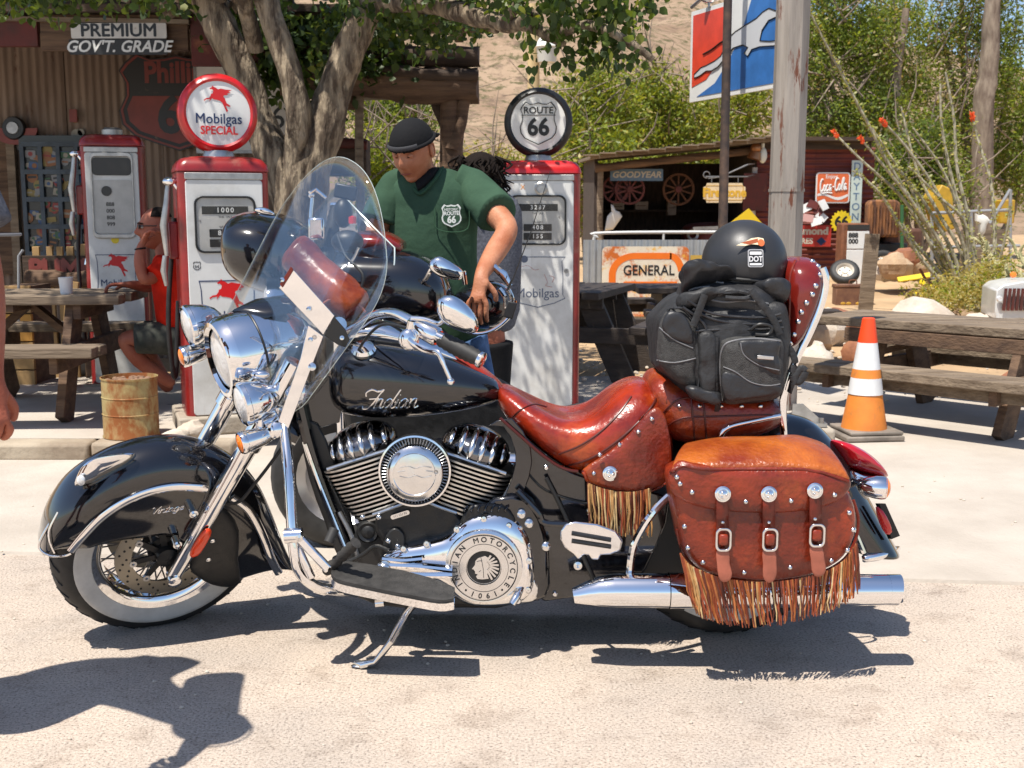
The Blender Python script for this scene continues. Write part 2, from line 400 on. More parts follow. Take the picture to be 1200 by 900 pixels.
# ------------------------------------------------ setting: ground, hill, kerbs
def road_mat():
    m = bpy.data.materials.new('sandy asphalt'); m.use_nodes = True; nt = m.node_tree; N = nt.nodes; L = nt.links; b = N['Principled BSDF']
    tc = N.new('ShaderNodeTexCoord')
    def nz(sc, de=5, ro=.6):
        n = N.new('ShaderNodeTexNoise'); n.inputs['Scale'].default_value = sc; n.inputs['Detail'].default_value = de; n.inputs['Roughness'].default_value = ro; L.new(tc.outputs['Object'], n.inputs['Vector']); return n
    a = nz(130, 4, .75); c = nz(1.3, 6); d = nz(34, 4)
    cr = N.new('ShaderNodeValToRGB'); e = cr.color_ramp.elements; e[0].position = .34; e[0].color = (.16,.135,.12,1); e[1].position = .60; e[1].color = (.63,.55,.47,1)
    k = e.new(.45); k.color = (.49,.42,.35,1); L.new(a.outputs[0], cr.inputs[0])
    c2 = N.new('ShaderNodeValToRGB'); e = c2.color_ramp.elements; e[0].position = .35; e[0].color = (.80,.79,.79,1); e[1].position = .62; e[1].color = (1.05,1.0,.96,1); L.new(c.outputs[0], c2.inputs[0])
    f2 = nz(7, 6, .7); c3 = N.new('ShaderNodeValToRGB'); e = c3.color_ramp.elements; e[0].position = .30; e[0].color = (.72,.70,.68,1); e[1].position = .48; e[1].color = (1,1,1,1); L.new(f2.outputs[0], c3.inputs[0])
    m0 = N.new('ShaderNodeMix'); m0.data_type = 'RGBA'; m0.blend_type = 'MULTIPLY'; m0.inputs[0].default_value = 1; L.new(c2.outputs[0], m0.inputs[6]); L.new(c3.outputs[0], m0.inputs[7])
    mx = N.new('ShaderNodeMix'); mx.data_type = 'RGBA'; mx.blend_type = 'MULTIPLY'; mx.inputs[0].default_value = 1; L.new(cr.outputs[0], mx.inputs[6]); L.new(m0.outputs[2], mx.inputs[7])
    f3 = nz(1.9, 5, .55); c4 = N.new('ShaderNodeValToRGB'); e = c4.color_ramp.elements; e[0].position = .665; e[0].color = (1,1,1,1); e[1].position = .72; e[1].color = (.62,.59,.57,1); L.new(f3.outputs[0], c4.inputs[0])
    m9 = N.new('ShaderNodeMix'); m9.data_type = 'RGBA'; m9.blend_type = 'MULTIPLY'; m9.inputs[0].default_value = 1; L.new(mx.outputs[2], m9.inputs[6]); L.new(c4.outputs[0], m9.inputs[7]); mx = m9
    L.new(mx.outputs[2], b.inputs['Base Color']); b.inputs['Roughness'].default_value = .88; b.inputs['Specular IOR Level'].default_value = .25
    bp = N.new('ShaderNodeBump'); bp.inputs['Strength'].default_value = .8; bp.inputs['Distance'].default_value = .006; ad = N.new('ShaderNodeMath'); ad.operation = 'ADD'
    L.new(a.outputs[0], ad.inputs[0]); L.new(d.outputs[0], ad.inputs[1]); L.new(ad.outputs[0], bp.inputs['Height']); L.new(bp.outputs[0], b.inputs['Normal']); return m
road = road_mat()
concrete = mat('pale worn concrete', (.50,.445,.38), .85, 0, col2=(.40,.35,.295), scale=1.6, bump=.35, bscale=60, spec=.25)
overlay(concrete, (.30,.26,.21), 40, .62, .8)
kerb_m = mat('kerb concrete', (.42,.35,.26), .9, 0, col2=(.27,.21,.15), scale=3, bump=.5, bscale=30)
dirt = mat('desert dirt', (.50,.345,.20), .95, 0, col2=(.36,.245,.14), scale=1.1, bump=.6, bscale=14, spec=.15)
overlay(dirt, (.22,.15,.09), 26, .6, .8)
def sheet(name, x0, x1, y0, y1, z, m, nx=1, ny=1, amp=0, zf=None):
    mb = MB(); rows = []
    for j in range(ny+1):
        r = []
        for i in range(nx+1):
            x = lerp(x0, x1, i/nx); y = lerp(y0, y1, j/ny); zz = z + (zf(x, y) if zf else 0)
            r.append((x, y, zz))
        rows.append(r)
    mb.grid(rows); return mb.build(name, m, smooth=60, kind='structure')
# the asphalt drops to the apron edge (a small lip), which runs slightly askew across the picture
ya = lambda x: 4.02 - 0.16*(x/1.6)
mb = MB(); xs = [-400,-60,-12,-6,-3,-1.5,0,1.5,3,6,12,60,400]
mb.grid([[(x, -300, 0) for x in xs], [(x, -5, 0) for x in xs], [(x, max(min(ya(x), 6), 2.5)+.02, 0) for x in xs]]); mb.build('road', road, kind='structure')
mb = MB(); lx = [-14 + i*.28 for i in range(101)]
def jag(x): return ya(max(min(x,4),-4)) + .012*noise.noise(Vector((x*5, 0, 0)))
mb.grid([[(x, jag(x), -.002) for x in lx], [(x, jag(x)+.006, .012) for x in lx], [(x, jag(x)+.03, .014) for x in lx], [(x, 6.6, .012) for x in lx], [(x, 9.0, .012) for x in lx]])
mb.build('apron', concrete, kind='structure')
def gz(y): return .25*max(0, min(1, (y-13.5)/5.5))
def dirt_z(x, y): return gz(y) + .035*noise.noise(Vector((x*.5, y*.5, 0))) * min(1, max(0, (y-9.5)/3))
sheet('yard', -90, 90, 8.0, 60, .006, dirt, 90, 52, zf=dirt_z)
hill_m = mat('hillside dirt and scrub', (.34,.245,.165), .95, 0, col2=(.22,.145,.095), scale=.09, spec=.1, bump=1, bscale=1.2)
overlay(hill_m, (.10,.09,.045), .9, .50, .60); overlay(hill_m, (.13,.09,.065), .30, .54, .66); overlay(hill_m, (.45,.34,.24), 2.2, .60, .70)
def hill_z(x, y):
    d = y - 60
    if d <= 0: return .2
    ridge = 1.0 - .0020*max(0, x-22)*1.4 if x > 22 else 1.0
    k = max(.42, 1 - max(0, x-8)*.0068)
    s = 1 - math.exp(-(d/260)**1.3)
    return .2 + (118*s*k + 7*noise.fractal(Vector((x*.02, y*.02, .3)), 1.0, 2.0, 5)*min(1, d/50) + 1.4*noise.noise(Vector((x*.12, y*.12, 0)))*min(1, d/30))
mb = MB(); rows = []
ys = [58 + 3.0*i for i in range(30)] + [148 + 7*i for i in range(60)]
for y in ys: rows.append([(x, y, hill_z(x, y)) for x in [lerp(-1, 1, i/150)*(y*.9+80) for i in range(151)]])
mb.grid(rows); mb.build('hill', hill_m, smooth=80, kind='structure')
# low raised island under the left pumps, with its broken kerb
def kerbrun(name, x0, x1, y0, y1, h):
    k = thing(name, None, None, ((x0+x1)/2, y0, 0)); k['kind'] = 'structure'
    mb = MB(); nx = 16; top = []
    top = [[(lerp(x0+.02, x1-.02, i/nx), lerp(y0+.16, y1, j), h-.006+.004*noise.noise(Vector((i, j, 0)))) for i in range(nx+1)] for j in (0, 1)]
    mb.grid(top); mb.build('island_slab', concrete, k)
    x = x0; first = True
    while x < x1 - .05:
        w = min(random.uniform(.7, 1.0), x1 - x); hh = h + random.uniform(-.004, .004)
        q = MB(); q.box((x+w/2, y0+.08, hh/2), (w-.012, .16, hh), Matrix.Rotation(random.uniform(-.01,.01), 3, 'Z')); q.build('kerb_stone', kerb_m, k, bevel=.018, smooth=50); x += w
    return k
kerbrun('pump_island', -6.4, -1.42, 5.86, 8.3, .10)
# ------------------------------------------------ the big cruiser motorcycle
moto = thing('motorcycle', 'black and chrome touring cruiser with red leather seat, fringed saddlebag and tall windscreen, in front', 'motorcycle', (0, YB, 0))
NW = V(.45, -.79, -.40).normalized()                 # axle of the turned and leaning front wheel, towards us
ST = V(.47, -.10, .87); ST = (ST - NW*ST.dot(NW)).normalized()   # steering axis
FW = NW.cross(ST).normalized(); FH = (FW*cos(radians(28)) - ST*sin(radians(28))).normalized()   # forward along the level
UPW = FH.cross(NW).normalized()
if UPW.z < 0: UPW = -UPW
WC = B(189, 634, 0)
def on_plane(px, py, C, n, h=0):
    d = ray(px, py); o = V(0, 0, HCAM); c = C + n*h; return o + d*((c-o).dot(n)/d.dot(n))
def Wp(px, py, h=0): return on_plane(px, py, WC, NW, h)
def wheel(C, ax, R=.32, front=True, name='front_wheel'):
    mb = MB(); mb.lathe([(.012,-.10),(.03,-.09),(.034,-.05),(.05,-.045),(.05,-.03),(.03,-.025),(.03,.025),(.05,.03),(.05,.045),(.034,.05),(.032,.085),(.018,.09),(.001,.09)], C, ax, 24)
    w = mb.build(name, black_dark, moto)
    k = R/.32
    mb = MB(); pr = [(.205,.040),(.215,.055),(.235,.062),(.258,.066),(.28,.062),(.298,.050),(.312,.030),(.32,.010),(.32,-.010),(.312,-.030),(.298,-.050),(.28,-.062),(.258,-.066),(.235,-.062),(.215,-.055),(.205,-.040)]
    mb.lathe([(a*k, b) for a, b in pr], C, ax, 72)
    for q in range(36):
        a = 2*pi*q/36
        u = (V(0,0,1) - ax*ax.z).normalized(); v = ax.cross(u)
        for sg in (1, -1):
            d0 = u*cos(a)+v*sin(a); d1 = u*cos(a+.09)+v*sin(a+.09)
            mb.tube([C+d0*.3205*k+ax*.012*sg, C+((d0+d1)/2)*.3135*k+ax*.030*sg, C+d1*.3015*k+ax*.048*sg], .0022, 4)
    mb.build('tyre', rubber, w)
    mb = MB(); mb.lathe([(.214*k,.056),(.236*k,.0635),(.252*k,.0668),(.262*k,.0670),(.266*k,.064)], C, ax, 72); mb.build('whitewall', whitewall, w)
    mb = MB(); mb.lathe([(.186*k,.020),(.183*k,.036),(.190*k,.046),(.202*k,.052),(.213*k,.058),(.215*k,.054),(.205*k,.044),(.20*k,.03),(.188*k,.012),(.188*k,-.012),(.20*k,-.03),(.205*k,-.044),(.215*k,-.054),(.213*k,-.058),(.202*k,-.052),(.190*k,-.046),(.183*k,-.036),(.186*k,-.020),(.182*k,0),(.186*k,.020)], C, ax, 64); mb.build('rim', chrome, w)
    u = (V(0,0,1) - ax*ax.z).normalized(); v = ax.cross(u)
    for q in range(40):
        a = 2*pi*q/40; sg = 1 if q % 2 else -1; tw = .42 if (q//2) % 2 else -.42
        h = C + (u*cos(a+tw)+v*sin(a+tw))*.048 + ax*.037*sg; o = C + (u*cos(a)+v*sin(a))*.186*k + ax*.008*sg
        MB().tube([h, o], .0026, 5).build('spoke', steel, w)
    for sg in ((1, -1) if front else (1,)):
        mb = MB(); zz = .062*sg; mb.lathe([(.102,zz-.003),(.15,zz-.003),(.15,zz+.003),(.102,zz+.003),(.102,zz-.003)], C, ax, 56)
        r = mb.build('brake_disc', rotor_m, w, smooth=30)
        if sg > 0:
            mb = MB()
            for q in range(48):
                a = 2*pi*q/48; rr = .112 + .011*(q % 3)
                mb.lathe([(.0001, .0045),(.0036,.0045),(.0036,.002)], C + (u*cos(a)+v*sin(a))*(rr+.004) + ax*zz, ax, 8)
            mb.build('disc_holes', black_plastic, w, kind='stuff')
            for q in range(8):
                a = 2*pi*q/8+.2; c = C + (u*cos(a)+v*sin(a))*.098 + ax*zz
                mb = MB().lathe([(.011,-.004),(.011,.006),(.004,.006),(.004,-.004)], c, ax, 12); mb.build('disc_bobbin', alu, w)
            mb = MB()
            for q in range(8):
                a = 2*pi*q/8+.2; mb.beam(C+(u*cos(a)+v*sin(a))*.03+ax*zz, C+(u*cos(a)+v*sin(a))*.096+ax*(zz-.004), .018, .006, up=ax)
            mb.build('disc_carrier', black_dark, w)
    return w
fwheel = wheel(WC, NW)
RC = B(850, 628, .0); RC.z = .322
rwheel = wheel(RC, V(0,-1,0), front=False, name='rear_wheel')
# front fender
fo = [(46,641),(52,610),(68,582),(92,558),(122,538),(155,524),(190,517),(225,518),(255,527),(280,542),(300,564),(316,597),(329,632),(341,660)]
fi = [(62,652),(82,649),(95,644),(108,640),(125,635),(150,631),(172,629),(196,626),(218,640),(232,668),(247,684),(264,686),(285,683),(335,669)]
O_ = crom(fo, 3); I_ = crom(fi, 3); rings = []
for i, (o, q) in enumerate(zip(O_, I_)):
    t = i/(len(O_)-1); wd = .105*min(1, .55+2.2*min(t, 1-t)); row = []
    for f, h in ((0,.93),(.3,.98),(.55,1.0),(.75,.93),(.88,.76),(.96,.50),(1.0,.2)):
        oi = on_plane(o[0], o[1], WC, NW, 0); ii = on_plane(q[0], q[1], WC, NW, .09); ii = ii - NW*.09
        row.append(ii.lerp(oi, f) + NW*wd*h)
    oi = on_plane(o[0], o[1], WC, NW, 0)
    row = row + [p - NW*2*(p-WC).dot(NW) for p in row[::-1]]
    rings.append(row)
mb = MB(); mb.grid(rings)
ffen = mb.build('front_fender', black_paint, moto, smooth=60, solid=.004, sub=1)
def trim(pts, h, r=.007, name='fender_trim', par=None, m=None, fl=.45):
    q = crom(pts, 5); MB().tube([on_plane(x, y, WC, NW, h) for x, y in q], r, 8, up=NW, flat=2.0).build(name, m or chrome, par or ffen)
trim([(83,646),(98,628),(120,606),(148,588),(178,576),(208,571),(243,573)], .106, .0065)
trim([(272,583),(292,598),(307,625),(318,655),(327,672)], .104, .0065)
MB().tube([on_plane(x, y, WC, NW, h) for x, y, h in crom([(63,606,.03),(50,628,.04),(46,642,.05),(58,651,.07),(76,651,.085),(84,648,.1)], 4)], [.004,.008,.010,.011,.009,.004], 10).build('tip_trim', chrome, ffen)
MB().tube([on_plane(x, y, WC, NW, h) for x, y, h in crom([(68,600,.045),(58,620,.055),(58,634,.07),(64,648,.08)], 4)], .003, 8).build('tip_trim', chrome, ffen)
# marker lamp on the fender crown
lam = [(88,569),(91,556),(98,545),(112,537),(134,533),(159,532),(152,543),(136,553),(118,562),(104,569)]
fl = MB().pillow([on_plane(x, y, WC, NW, .052) for x, y in cromc(lam, 3)], (NW*.6+UPW*.8), .032, .02, e=.8).build('fender_lamp', chrome, moto)
MB().ell(on_plane(95, 563, WC, NW, .075), (.012,.008,.015)).build('lens', lens_glass, fl)
# 'Vintage' script on the skirt
def wframe(px, py, h, tilt=0):
    o = on_plane(px, py, WC, NW, h); x = -FH*cos(radians(tilt)) + UPW*sin(radians(tilt)); return frame_m(o, x, UPW, NW)
LET = {
 'V': [[(0,.9),(.12,1.0),(.22,.8),(.28,0),(.5,.6),(.75,1.05)]],
 'I': [[(.05,.72),(.0,.95),(.25,1.12),(.6,1.0),(.85,1.1),(.72,.85),(.5,.3),(.3,-.02),(.05,-.02),(0,.15)],[(.25,.55),(.75,.58)]],
 'n': [[(0,.5),(.05,.55),(.0,0)],[(.02,.3),(.2,.55),(.32,.45),(.26,.08),(.36,0),(.5,.1)]],
 'd': [[(.38,.42),(.22,.55),(.02,.3),(.08,.02),(.24,.08),(.4,.4)],[(.62,1.12),(.42,.50),(.36,.08),(.46,0),(.6,.1)]],
 'i': [[(.02,.3),(.12,.55),(.06,.1),(.16,0),(.3,.1)],[(.16,.78),(.18,.8)]],
 'a': [[(.38,.42),(.22,.55),(.02,.3),(.08,.02),(.24,.08),(.4,.5),(.34,.08),(.44,0),(.56,.1)]],
 't': [[(.2,.95),(.06,.1),(.16,0),(.3,.1)],[(-.04,.6),(.32,.64)]],
 'g': [[(.38,.42),(.22,.55),(.02,.3),(.08,.02),(.24,.08),(.4,.5),(.3,-.3),(.1,-.4),(.0,-.25),(.5,.05)]],
 'e': [[(.02,.22),(.3,.35),(.26,.53),(.1,.5),(.02,.2),(.14,0),(.38,.12)]],
}
ADV = {'V':.6,'I':.62,'n':.46,'d':.52,'i':.24,'a':.5,'t':.28,'g':.48,'e':.34}
def script_word(word, M, h, r, name, par, m=chrome, slant=.25, wx=1.0, on=None):
    mb = MB(); x = 0; lines = []
    for ch in word:
        for ln in LET[ch]: lines.append([((px + x + slant*py)*h*wx, py*h) for px, py in ln])
        x += ADV[ch]
    strokes(mb, lines, M, r, on=on); return mb.build(name, m, par)
script_word('Vintage', wframe(176, 603, .105, -4),   .022, .0012, 'script_badge', ffen, wx=1.45, on=ffen)
# skirt plate behind the fork (caliper side) with bolts
plate = [(246,592),(268,600),(280,622),(279,655),(282,681),(270,688),(248,685),(232,676),(222,665),(228,640),(238,612)]
bp = MB().pillow([on_plane(x, y, WC, NW, .108) for x, y in cromc(plate, 2)], NW, .014, .006, e=.35).build('brake_caliper_cover', black_dark, moto)
for x, y in ((249,633),(244,655),(233,612)): MB().lathe([(.008,0),(.008,.006),(.004,.009),(.001,.009)], on_plane(x, y, WC, NW, .118), NW, 10).build('bolt', chrome, bp)
# forks
def Fk(px, py, h): return on_plane(px, py, WC, NW, h)
for side, name in ((1, 'fork_leg'), (-1, 'fork_leg')):
    if side > 0: pts = [Fk(203,676,.115), Fk(250,594,.115), Fk(293,519,.115), Fk(347,425,.115)]
    else:
        d = (Fk(293,519,.115)-Fk(203,676,.115)); a0 = Fk(203,676,.115) - NW*.23; pts = [a0, a0+d*.53, a0+d, a0+d*1.6]
        dd = on_plane(233,505,WC,NW,-.115) - (a0+d); pts = [p for p in pts]
    lo = MB().tube([pts[0], pts[1], pts[2]], [.021,.027,.029], 20).build(name, chrome, moto)
    MB().tube([pts[2], pts[3]], [.033,.033], 20).build('fork_cover', chrome, lo)
    MB().tube([pts[2]-(pts[2]-pts[1]).normalized()*.012, pts[2]+(pts[3]-pts[2]).normalized()*.02], [.036,.036], 20).build('fork_collar', chrome, lo)
    MB().lathe([(.02,-.02),(.02,.02),(.012,.026),(.001,.026)], pts[0]+NW*.006*side, NW*side, 14).build('axle_cap', chrome, lo)
pp = [(265,640-22),(262,608),(238,640),(236,650),(243,652),(266,626)]
rf = [(272,617),(276,622),(262,640),(246,652),(240,650),(243,640),(258,623)]
x0, y0 = 255, 634
refl = [(269,618),(273,621),(270,630),(258,647),(247,654),(243,650),(246,641),(258,625)]
refl = [(x-23, y+0) for x, y in refl]
dxf = V(0,0,0)
MB().pillow([on_plane(x, y, WC, NW, .148) for x, y in cromc([(243,619),(248,622),(244,632),(234,648),(226,653),(222,650),(226,639),(236,624)], 2)], NW, .012, .004, e=.5).build('fork_reflector', mat('red orange lens', (.85,.06,.008), .15, coat=.6), moto)
for x, y in ((226,600),(207,636)):
    c = on_plane(x, y, WC, NW, .125); b_ = MB().tube([c - NW*.02, c + NW*.012], .013, 14).build('fender_mount', chrome, moto)
    MB().lathe([(.009,0),(.009,.008),(.003,.012)], c+NW*.012, NW, 8).build('bolt', chrome, b_)
# headlamp nacelle, headlamp
HC = B(263, 420, -.07)
AX = (-FH + V(-.02,.07,.10)).normalized(); prof = [(.0,-.004),(.115,0),(.122,.004),(.125,.03),(.124,.07),(.118,.13),(.104,.19),(.082,.235),(.05,.262),(.001,.27)]
nac = MB().lathe(prof[1:], HC, AX, 44).build('headlamp_shell', chrome, moto, smooth=50)
MB().lathe([(.092,-.012),(.100,-.022),(.112,-.020),(.121,-.006),(.124,.012),(.119,.014),(.11,0),(.092,-.004)], HC, AX, 44).build('headlamp_ring', chrome, nac)
MB().lathe([(.001,-.024),(.04,-.022),(.075,-.014),(.094,-.003)], HC, AX, 36).build('headlamp_lens', lens_glass, nac)
MB().lathe([(.1245,.085),(.1255,.088),(.1235,.091)], HC, AX, 44).build('shell_seam', black_plastic, nac)
MB().pillow([HC + AX*(.04+.16*k_) + UPW*.118 + NW*w_ for k_, w_ in ((0,-.05),(.1,-.03),(.5,.03),(1,.04),(1.2,0),(1.1,-.06),(.5,-.08))], UPW, .018, .01).build('nacelle_cap', black_paint, nac)
MB().ell(B(305,439,-.22), (.026,.016,.013)).build('lamp_bolt', chrome, nac)
def lamp(px, py, dy, r, L, lens, name, k=1.0):
    c = B(px, py, dy); ax = AX
    b_ = MB().lathe([(r*.94,-.004),(r,0),(r*1.03,.012),(r*.98,.03*k),(r*.86,.06*k),(r*.6,.088*k),(r*.25,.105*k),(.001,.11*k)], c, ax, 30).build(name, chrome, moto)
    MB().lathe([(r*.95,-.008),(r*1.05,-.004),(r*1.06,.008),(r*1.0,.012)], c, ax, 30).build('bezel', chrome, b_)
    MB().lathe([(.001,-.015*k),(r*.5,-.013*k),(r*.8,-.008),(r*.95,0)], c, ax, 26).build('lens', lens, b_); return c
c1 = lamp(284, 474, -.23, .060, .1, lens_glass, 'driving_lamp')
c2 = lamp(221, 382, .12, .062, .1, lens_glass, 'driving_lamp')
c3 = lamp(284, 519, -.25, .031, .1, amber, 'turn_signal', .95)
c4 = lamp(215, 418, .14, .032, .1, amber, 'turn_signal', .95)
bar = MB().tube([c2+AX*.06-V(0,0,.06), c2+AX*.10-V(0,0,.075), HC+AX*.16-V(0,0,.11), c1+AX*.10-V(0,0,.07), c1+AX*.06-V(0,0,.075)], .016, 12).build('lamp_bar', chrome, moto)
MB().tube([c1+AX*.05, c1+AX*.05-V(0,0,.12)], .012, 10).build('lamp_stem', chrome, moto)
MB().tube([c3+AX*.07, B(318,509,-.2), B(333,500,-.12)], [.014,.016,.022], 12).build('signal_stem', chrome, moto)
MB().lathe([(.001,.014),(.012,.012),(.022,.006),(.024,0),(.018,-.02)], B(322,504,-.22), (0,-1,.1), 20).build('hex_cap', chrome, moto)
MB().tube([c4+AX*.07, c2+AX*.09-V(0,0,.05)], .013, 10).build('signal_stem', chrome, moto)
MB().ell(B(348,460,-.15), (.043,.05,.045)).build('chrome_knob', chrome, moto)
# windscreen
FB, FT, NB, NT = B(266,366,.26), B(338,224,.20), B(338,500,-.20), B(476,312,-.27)
rows = []
for j in range(25):
    v = j/24; row = []
    for i in range(25):
        u = -1 + i/12
        w = 1.0
        if v > .62: w = 1 - .16*((v-.62)/.38)**2.5
        if v < .16: w = 1 - .18*((.16-v)/.16)**2
        uu = u*w
        a = FB.lerp(NB, .5+uu/2); b_ = FT.lerp(NT, .5+uu/2); p = a.lerp(b_, v)
        p += FH*(.085*(1-uu*uu)) + ST*(.225*v**2*(1-abs(u)**2.2)) - ST*.10*(1-v)**3*(1-u*u)*(-1)
        row.append(p)
    rows.append(row)
ws = MB().grid(rows).build('windscreen', shield_glass, moto, smooth=80, solid=.004)
edge = rows[0] + [r[-1] for r in rows[1:]] + rows[-1][::-1][1:] + [r[0] for r in rows[::-1][1:-1]]
MB().tube(edge, .0011, 6, closed=True).build('glass_edge', mat('polished glass edge', (.6,.66,.62), .1, .3), ws)
def plate_px(name, pts, dy, m, th=.004, par=None, lean=(0,0)):
    n = (V(.25,-.9,.2)).normalized(); q = [B(x, y, dy) for x, y in pts]; q2 = [p - n*th for p in q]
    return MB().prism(q, q2).build(name, m, par or moto, bevel=.0012)
br = plate_px('screen_bracket', [(327,337),(342,314),(392,370),(379,392)], -.24, chrome)
plate_px('bracket_end', [(391.5,370.5),(405,386),(410,398),(405,407),(396,404),(380,393)], -.243, black_dark, par=br)
plate_px('bracket_strap', [(328,333),(341,312),(344,316),(331,337)], -.246, leather_strap, par=br)
for x, y in ((362,362),(401,396),(364,398),(331,328)): MB().lathe([(.007,0),(.0065,.004),(.001,.005)], B(x, y, -.247), (0,-1,.2), 10).build('bolt', chrome_worn, br)
st = plate_px('screen_strut', [(361,381),(379,394),(371,414),(338,502),(326,494),(352,420)], -.215, chrome, .006)
MB().lathe([(.011,0),(.011,.004),(.004,.006),(.001,.006)], B(366,430,-.222), (0,-1,.2), 16).build('bolt', chrome_worn, st)
# leather roll bag hung behind the screen
mb = MB().tube([B(x, y, dy) for x, y, dy in crom([(338,290,.1),(350,300,.1),(375,325,.06),(400,345,.02),(420,362,0)], 4)], [.03,.048,.058,.060,.060,.060,.058,.058,.060,.060,.060,.063,.063,.060,.058,.056,.05], 20).jitter(.006, 14)
roll = mb.build('leather_roll_bag', leather_roll, moto, smooth=70)
MB().tube([B(x, y, -.03) for x, y in crom([(372,362),(385,352),(402,350),(420,357),(428,366)], 4)], .004, 8).build('roll_piping', leather_pink, roll)
# handlebars
hb = MB().tube([B(*q) for q in crom([(384,298,.27),(378,318,.22),(378,345,.12),(386,375,.02),(398,392,-.05),(420,382,-.14),(440,369,-.22),(462,367,-.29),(482,376,-.34),(505,390,-.38),(520,397,-.40)], 5)], .0135, 14).build('handlebar', chrome, moto)
MB().tube([B(388,384,-.04), B(398,380,-.10)], .022, 14).build('riser', chrome, hb)
for a_, b_, n_, m_, r_ in (((482,378,-.34),(514,396,-.385),'switch_housing',chrome,.026), ((378,318,.22),(384,294,.28),'switch_housing',black_plastic,.028)):
    MB().tube([B(*a_), B(*a_).lerp(B(*b_), .08), B(*a_).lerp(B(*b_), .92), B(*b_)], [r_*.8, r_, r_, r_*.8], 16).build(n_, m_, hb)
def grip(a, b, name='grip'):
    a = B(*a); b = B(*b); mb = MB(); n = 15; pts = [a.lerp(b, i/n) for i in range(n+1)]
    mb.tube(pts, [.0185 + .0022*(i % 2) + .003*sin(pi*i/n) for i in range(n+1)], 16); g = mb.build(name, rubber, hb)
    d = (b-a).normalized(); MB().lathe([(.016,-.002),(.022,0),(.022,.008),(.015,.012),(.001,.013)], b, d, 16).build('grip_end', chrome, g)
grip((516,397,-.388), (562,421,-.44)); grip((385,292,.285), (394,243,.33))
lv = MB().tube([B(*q) for q in crom([(474,392,-.36),(484,403,-.40),(500,411,-.43),(513,414,-.45),(520,428,-.46),(527,444,-.465)], 4)], [.010]*8+[.009]*8+[.007]*5, 10, flat=.6).build('clutch_lever', chrome, hb)
MB().ell(B(528,447,-.465), (.010,)*3, nu=12, nv=8).build('lever_ball', chrome, lv)
MB().tube([B(*q) for q in crom([(372,300,.26),(366,285,.25),(364,260,.25),(366,232,.26)], 4)], [.008]*6+[.006]*7, 10).build('brake_lever', chrome, hb)
MB().ell(B(365,229,.26), (.01,)*3, nu=12, nv=8).build('lever_ball', chrome, hb)
MB().box(B(371,268,.24), (.05,.03,.07)).build('brake_reservoir', chrome, hb, bevel=.008)
MB().tube([B(382,232,.24), B(370,222,.24), B(363,226,.22)], .006, 8).build('phone_clamp', chrome, hb)
MB().box(B(405,225,.2), (.07,.018,.045), Matrix.Rotation(.2,3,'Y')).build('phone_mount', black_plastic, hb, bevel=.006)
MB().ell(B(402,250,.2), (.03,.03,.045)).build('gauge_pod', black_plastic, hb)
MB().ell(B(407,283,.15), (.05,.04,.035)).build('gauge_pod', black_plastic, hb)
MB().lathe([(.012,0),(.012,.02),(.001,.024)], B(413,262,.15), (0,0,1), 10).build('red_button', red_lens, hb)
for q in ([(420,290,.1),(412,306,.1),(398,318,.08),(398,330,.05)], [(395,275,.1),(405,300,.06),(425,322,.02),(420,345,0)], [(425,385,-.14),(450,378,-.2),(475,392,-.28),(470,402,-.2),(440,400,-.1)], [(480,385,-.36),(450,380,-.28),(430,395,-.2),(415,420,-.12)]):
    MB().tube([B(*p) for p in crom(q, 6)], .0042, 8).build('cable', black_plastic if q[0][0] != 420 else alu, hb)
pr = MB().tube([B(478,398,-.36), B(482,376,-.37)], [.012,.010], 10).build('mirror_clamp', chrome, hb)
MB().ell(B(479,398,-.37), (.028,.02,.03)).build('clamp_body', chrome, pr)
MB().tube([B(*q) for q in crom([(482,373,-.37),(497,374,-.38),(514,379,-.40),(522,373,-.42)], 4)], .0065, 10).build('mirror_stem', chrome, hb)
mo = [(512,356),(516,349),(528,346),(540,351),(552,362),(560,376),(560,387),(552,391),(538,388),(522,380),(513,369)]
mm = MB().pillow([B(x, y, -.42) for x, y in cromc(mo, 3)], (-.1,-1,.35), .036, .008, e=.75).build('mirror', chrome, hb, smooth=60)
# tank and console
tank = MB().sec([(383,445,452,.03),(386,420,475,.10),(396,404,486,.145),(415,399,491,.165),(450,400,493,.175),(490,408,491,.17),(525,419,487,.15),(555,433,482,.115),(578,446,476,.075),(592,460,470,.02)], 0, -.09, n=40, e=2.5, k=5).build('fuel_tank', black_paint, moto, smooth=70)
sec_t = [(398,392,402,.05),(410,380,404,.075),(440,374,404,.082),(475,384,408,.08),(505,398,416,.066),(530,411,424,.05),(552,425,434,.02)]
con = MB().sec(sec_t, 0, -.02, n=28, e=2.2).build('tank_console', chrome, moto, smooth=60)
MB().lathe([(.034,-.01),(.036,0),(.030,.009),(.015,.013),(.001,.014)], B(426,409,-.13), (0,-.55,.85), 28).build('fuel_cap', chrome, tank)
MB().sec([(528,413,421,.04),(545,420,432,.05),(565,433,448,.05),(585,450,465,.05),(594,462,472,.04)], 0, -.06, n=20).build('tank_strap', leather, moto)
TN = V(0,-1,.28).normalized(); M_t = frame_m(B(424,478,-.172), (1,0,.012), (0,.28,1))
script_word('Indian', M_t, .046, .0030, 'script_badge', tank, chrome_worn, wx=1.22, on=tank)
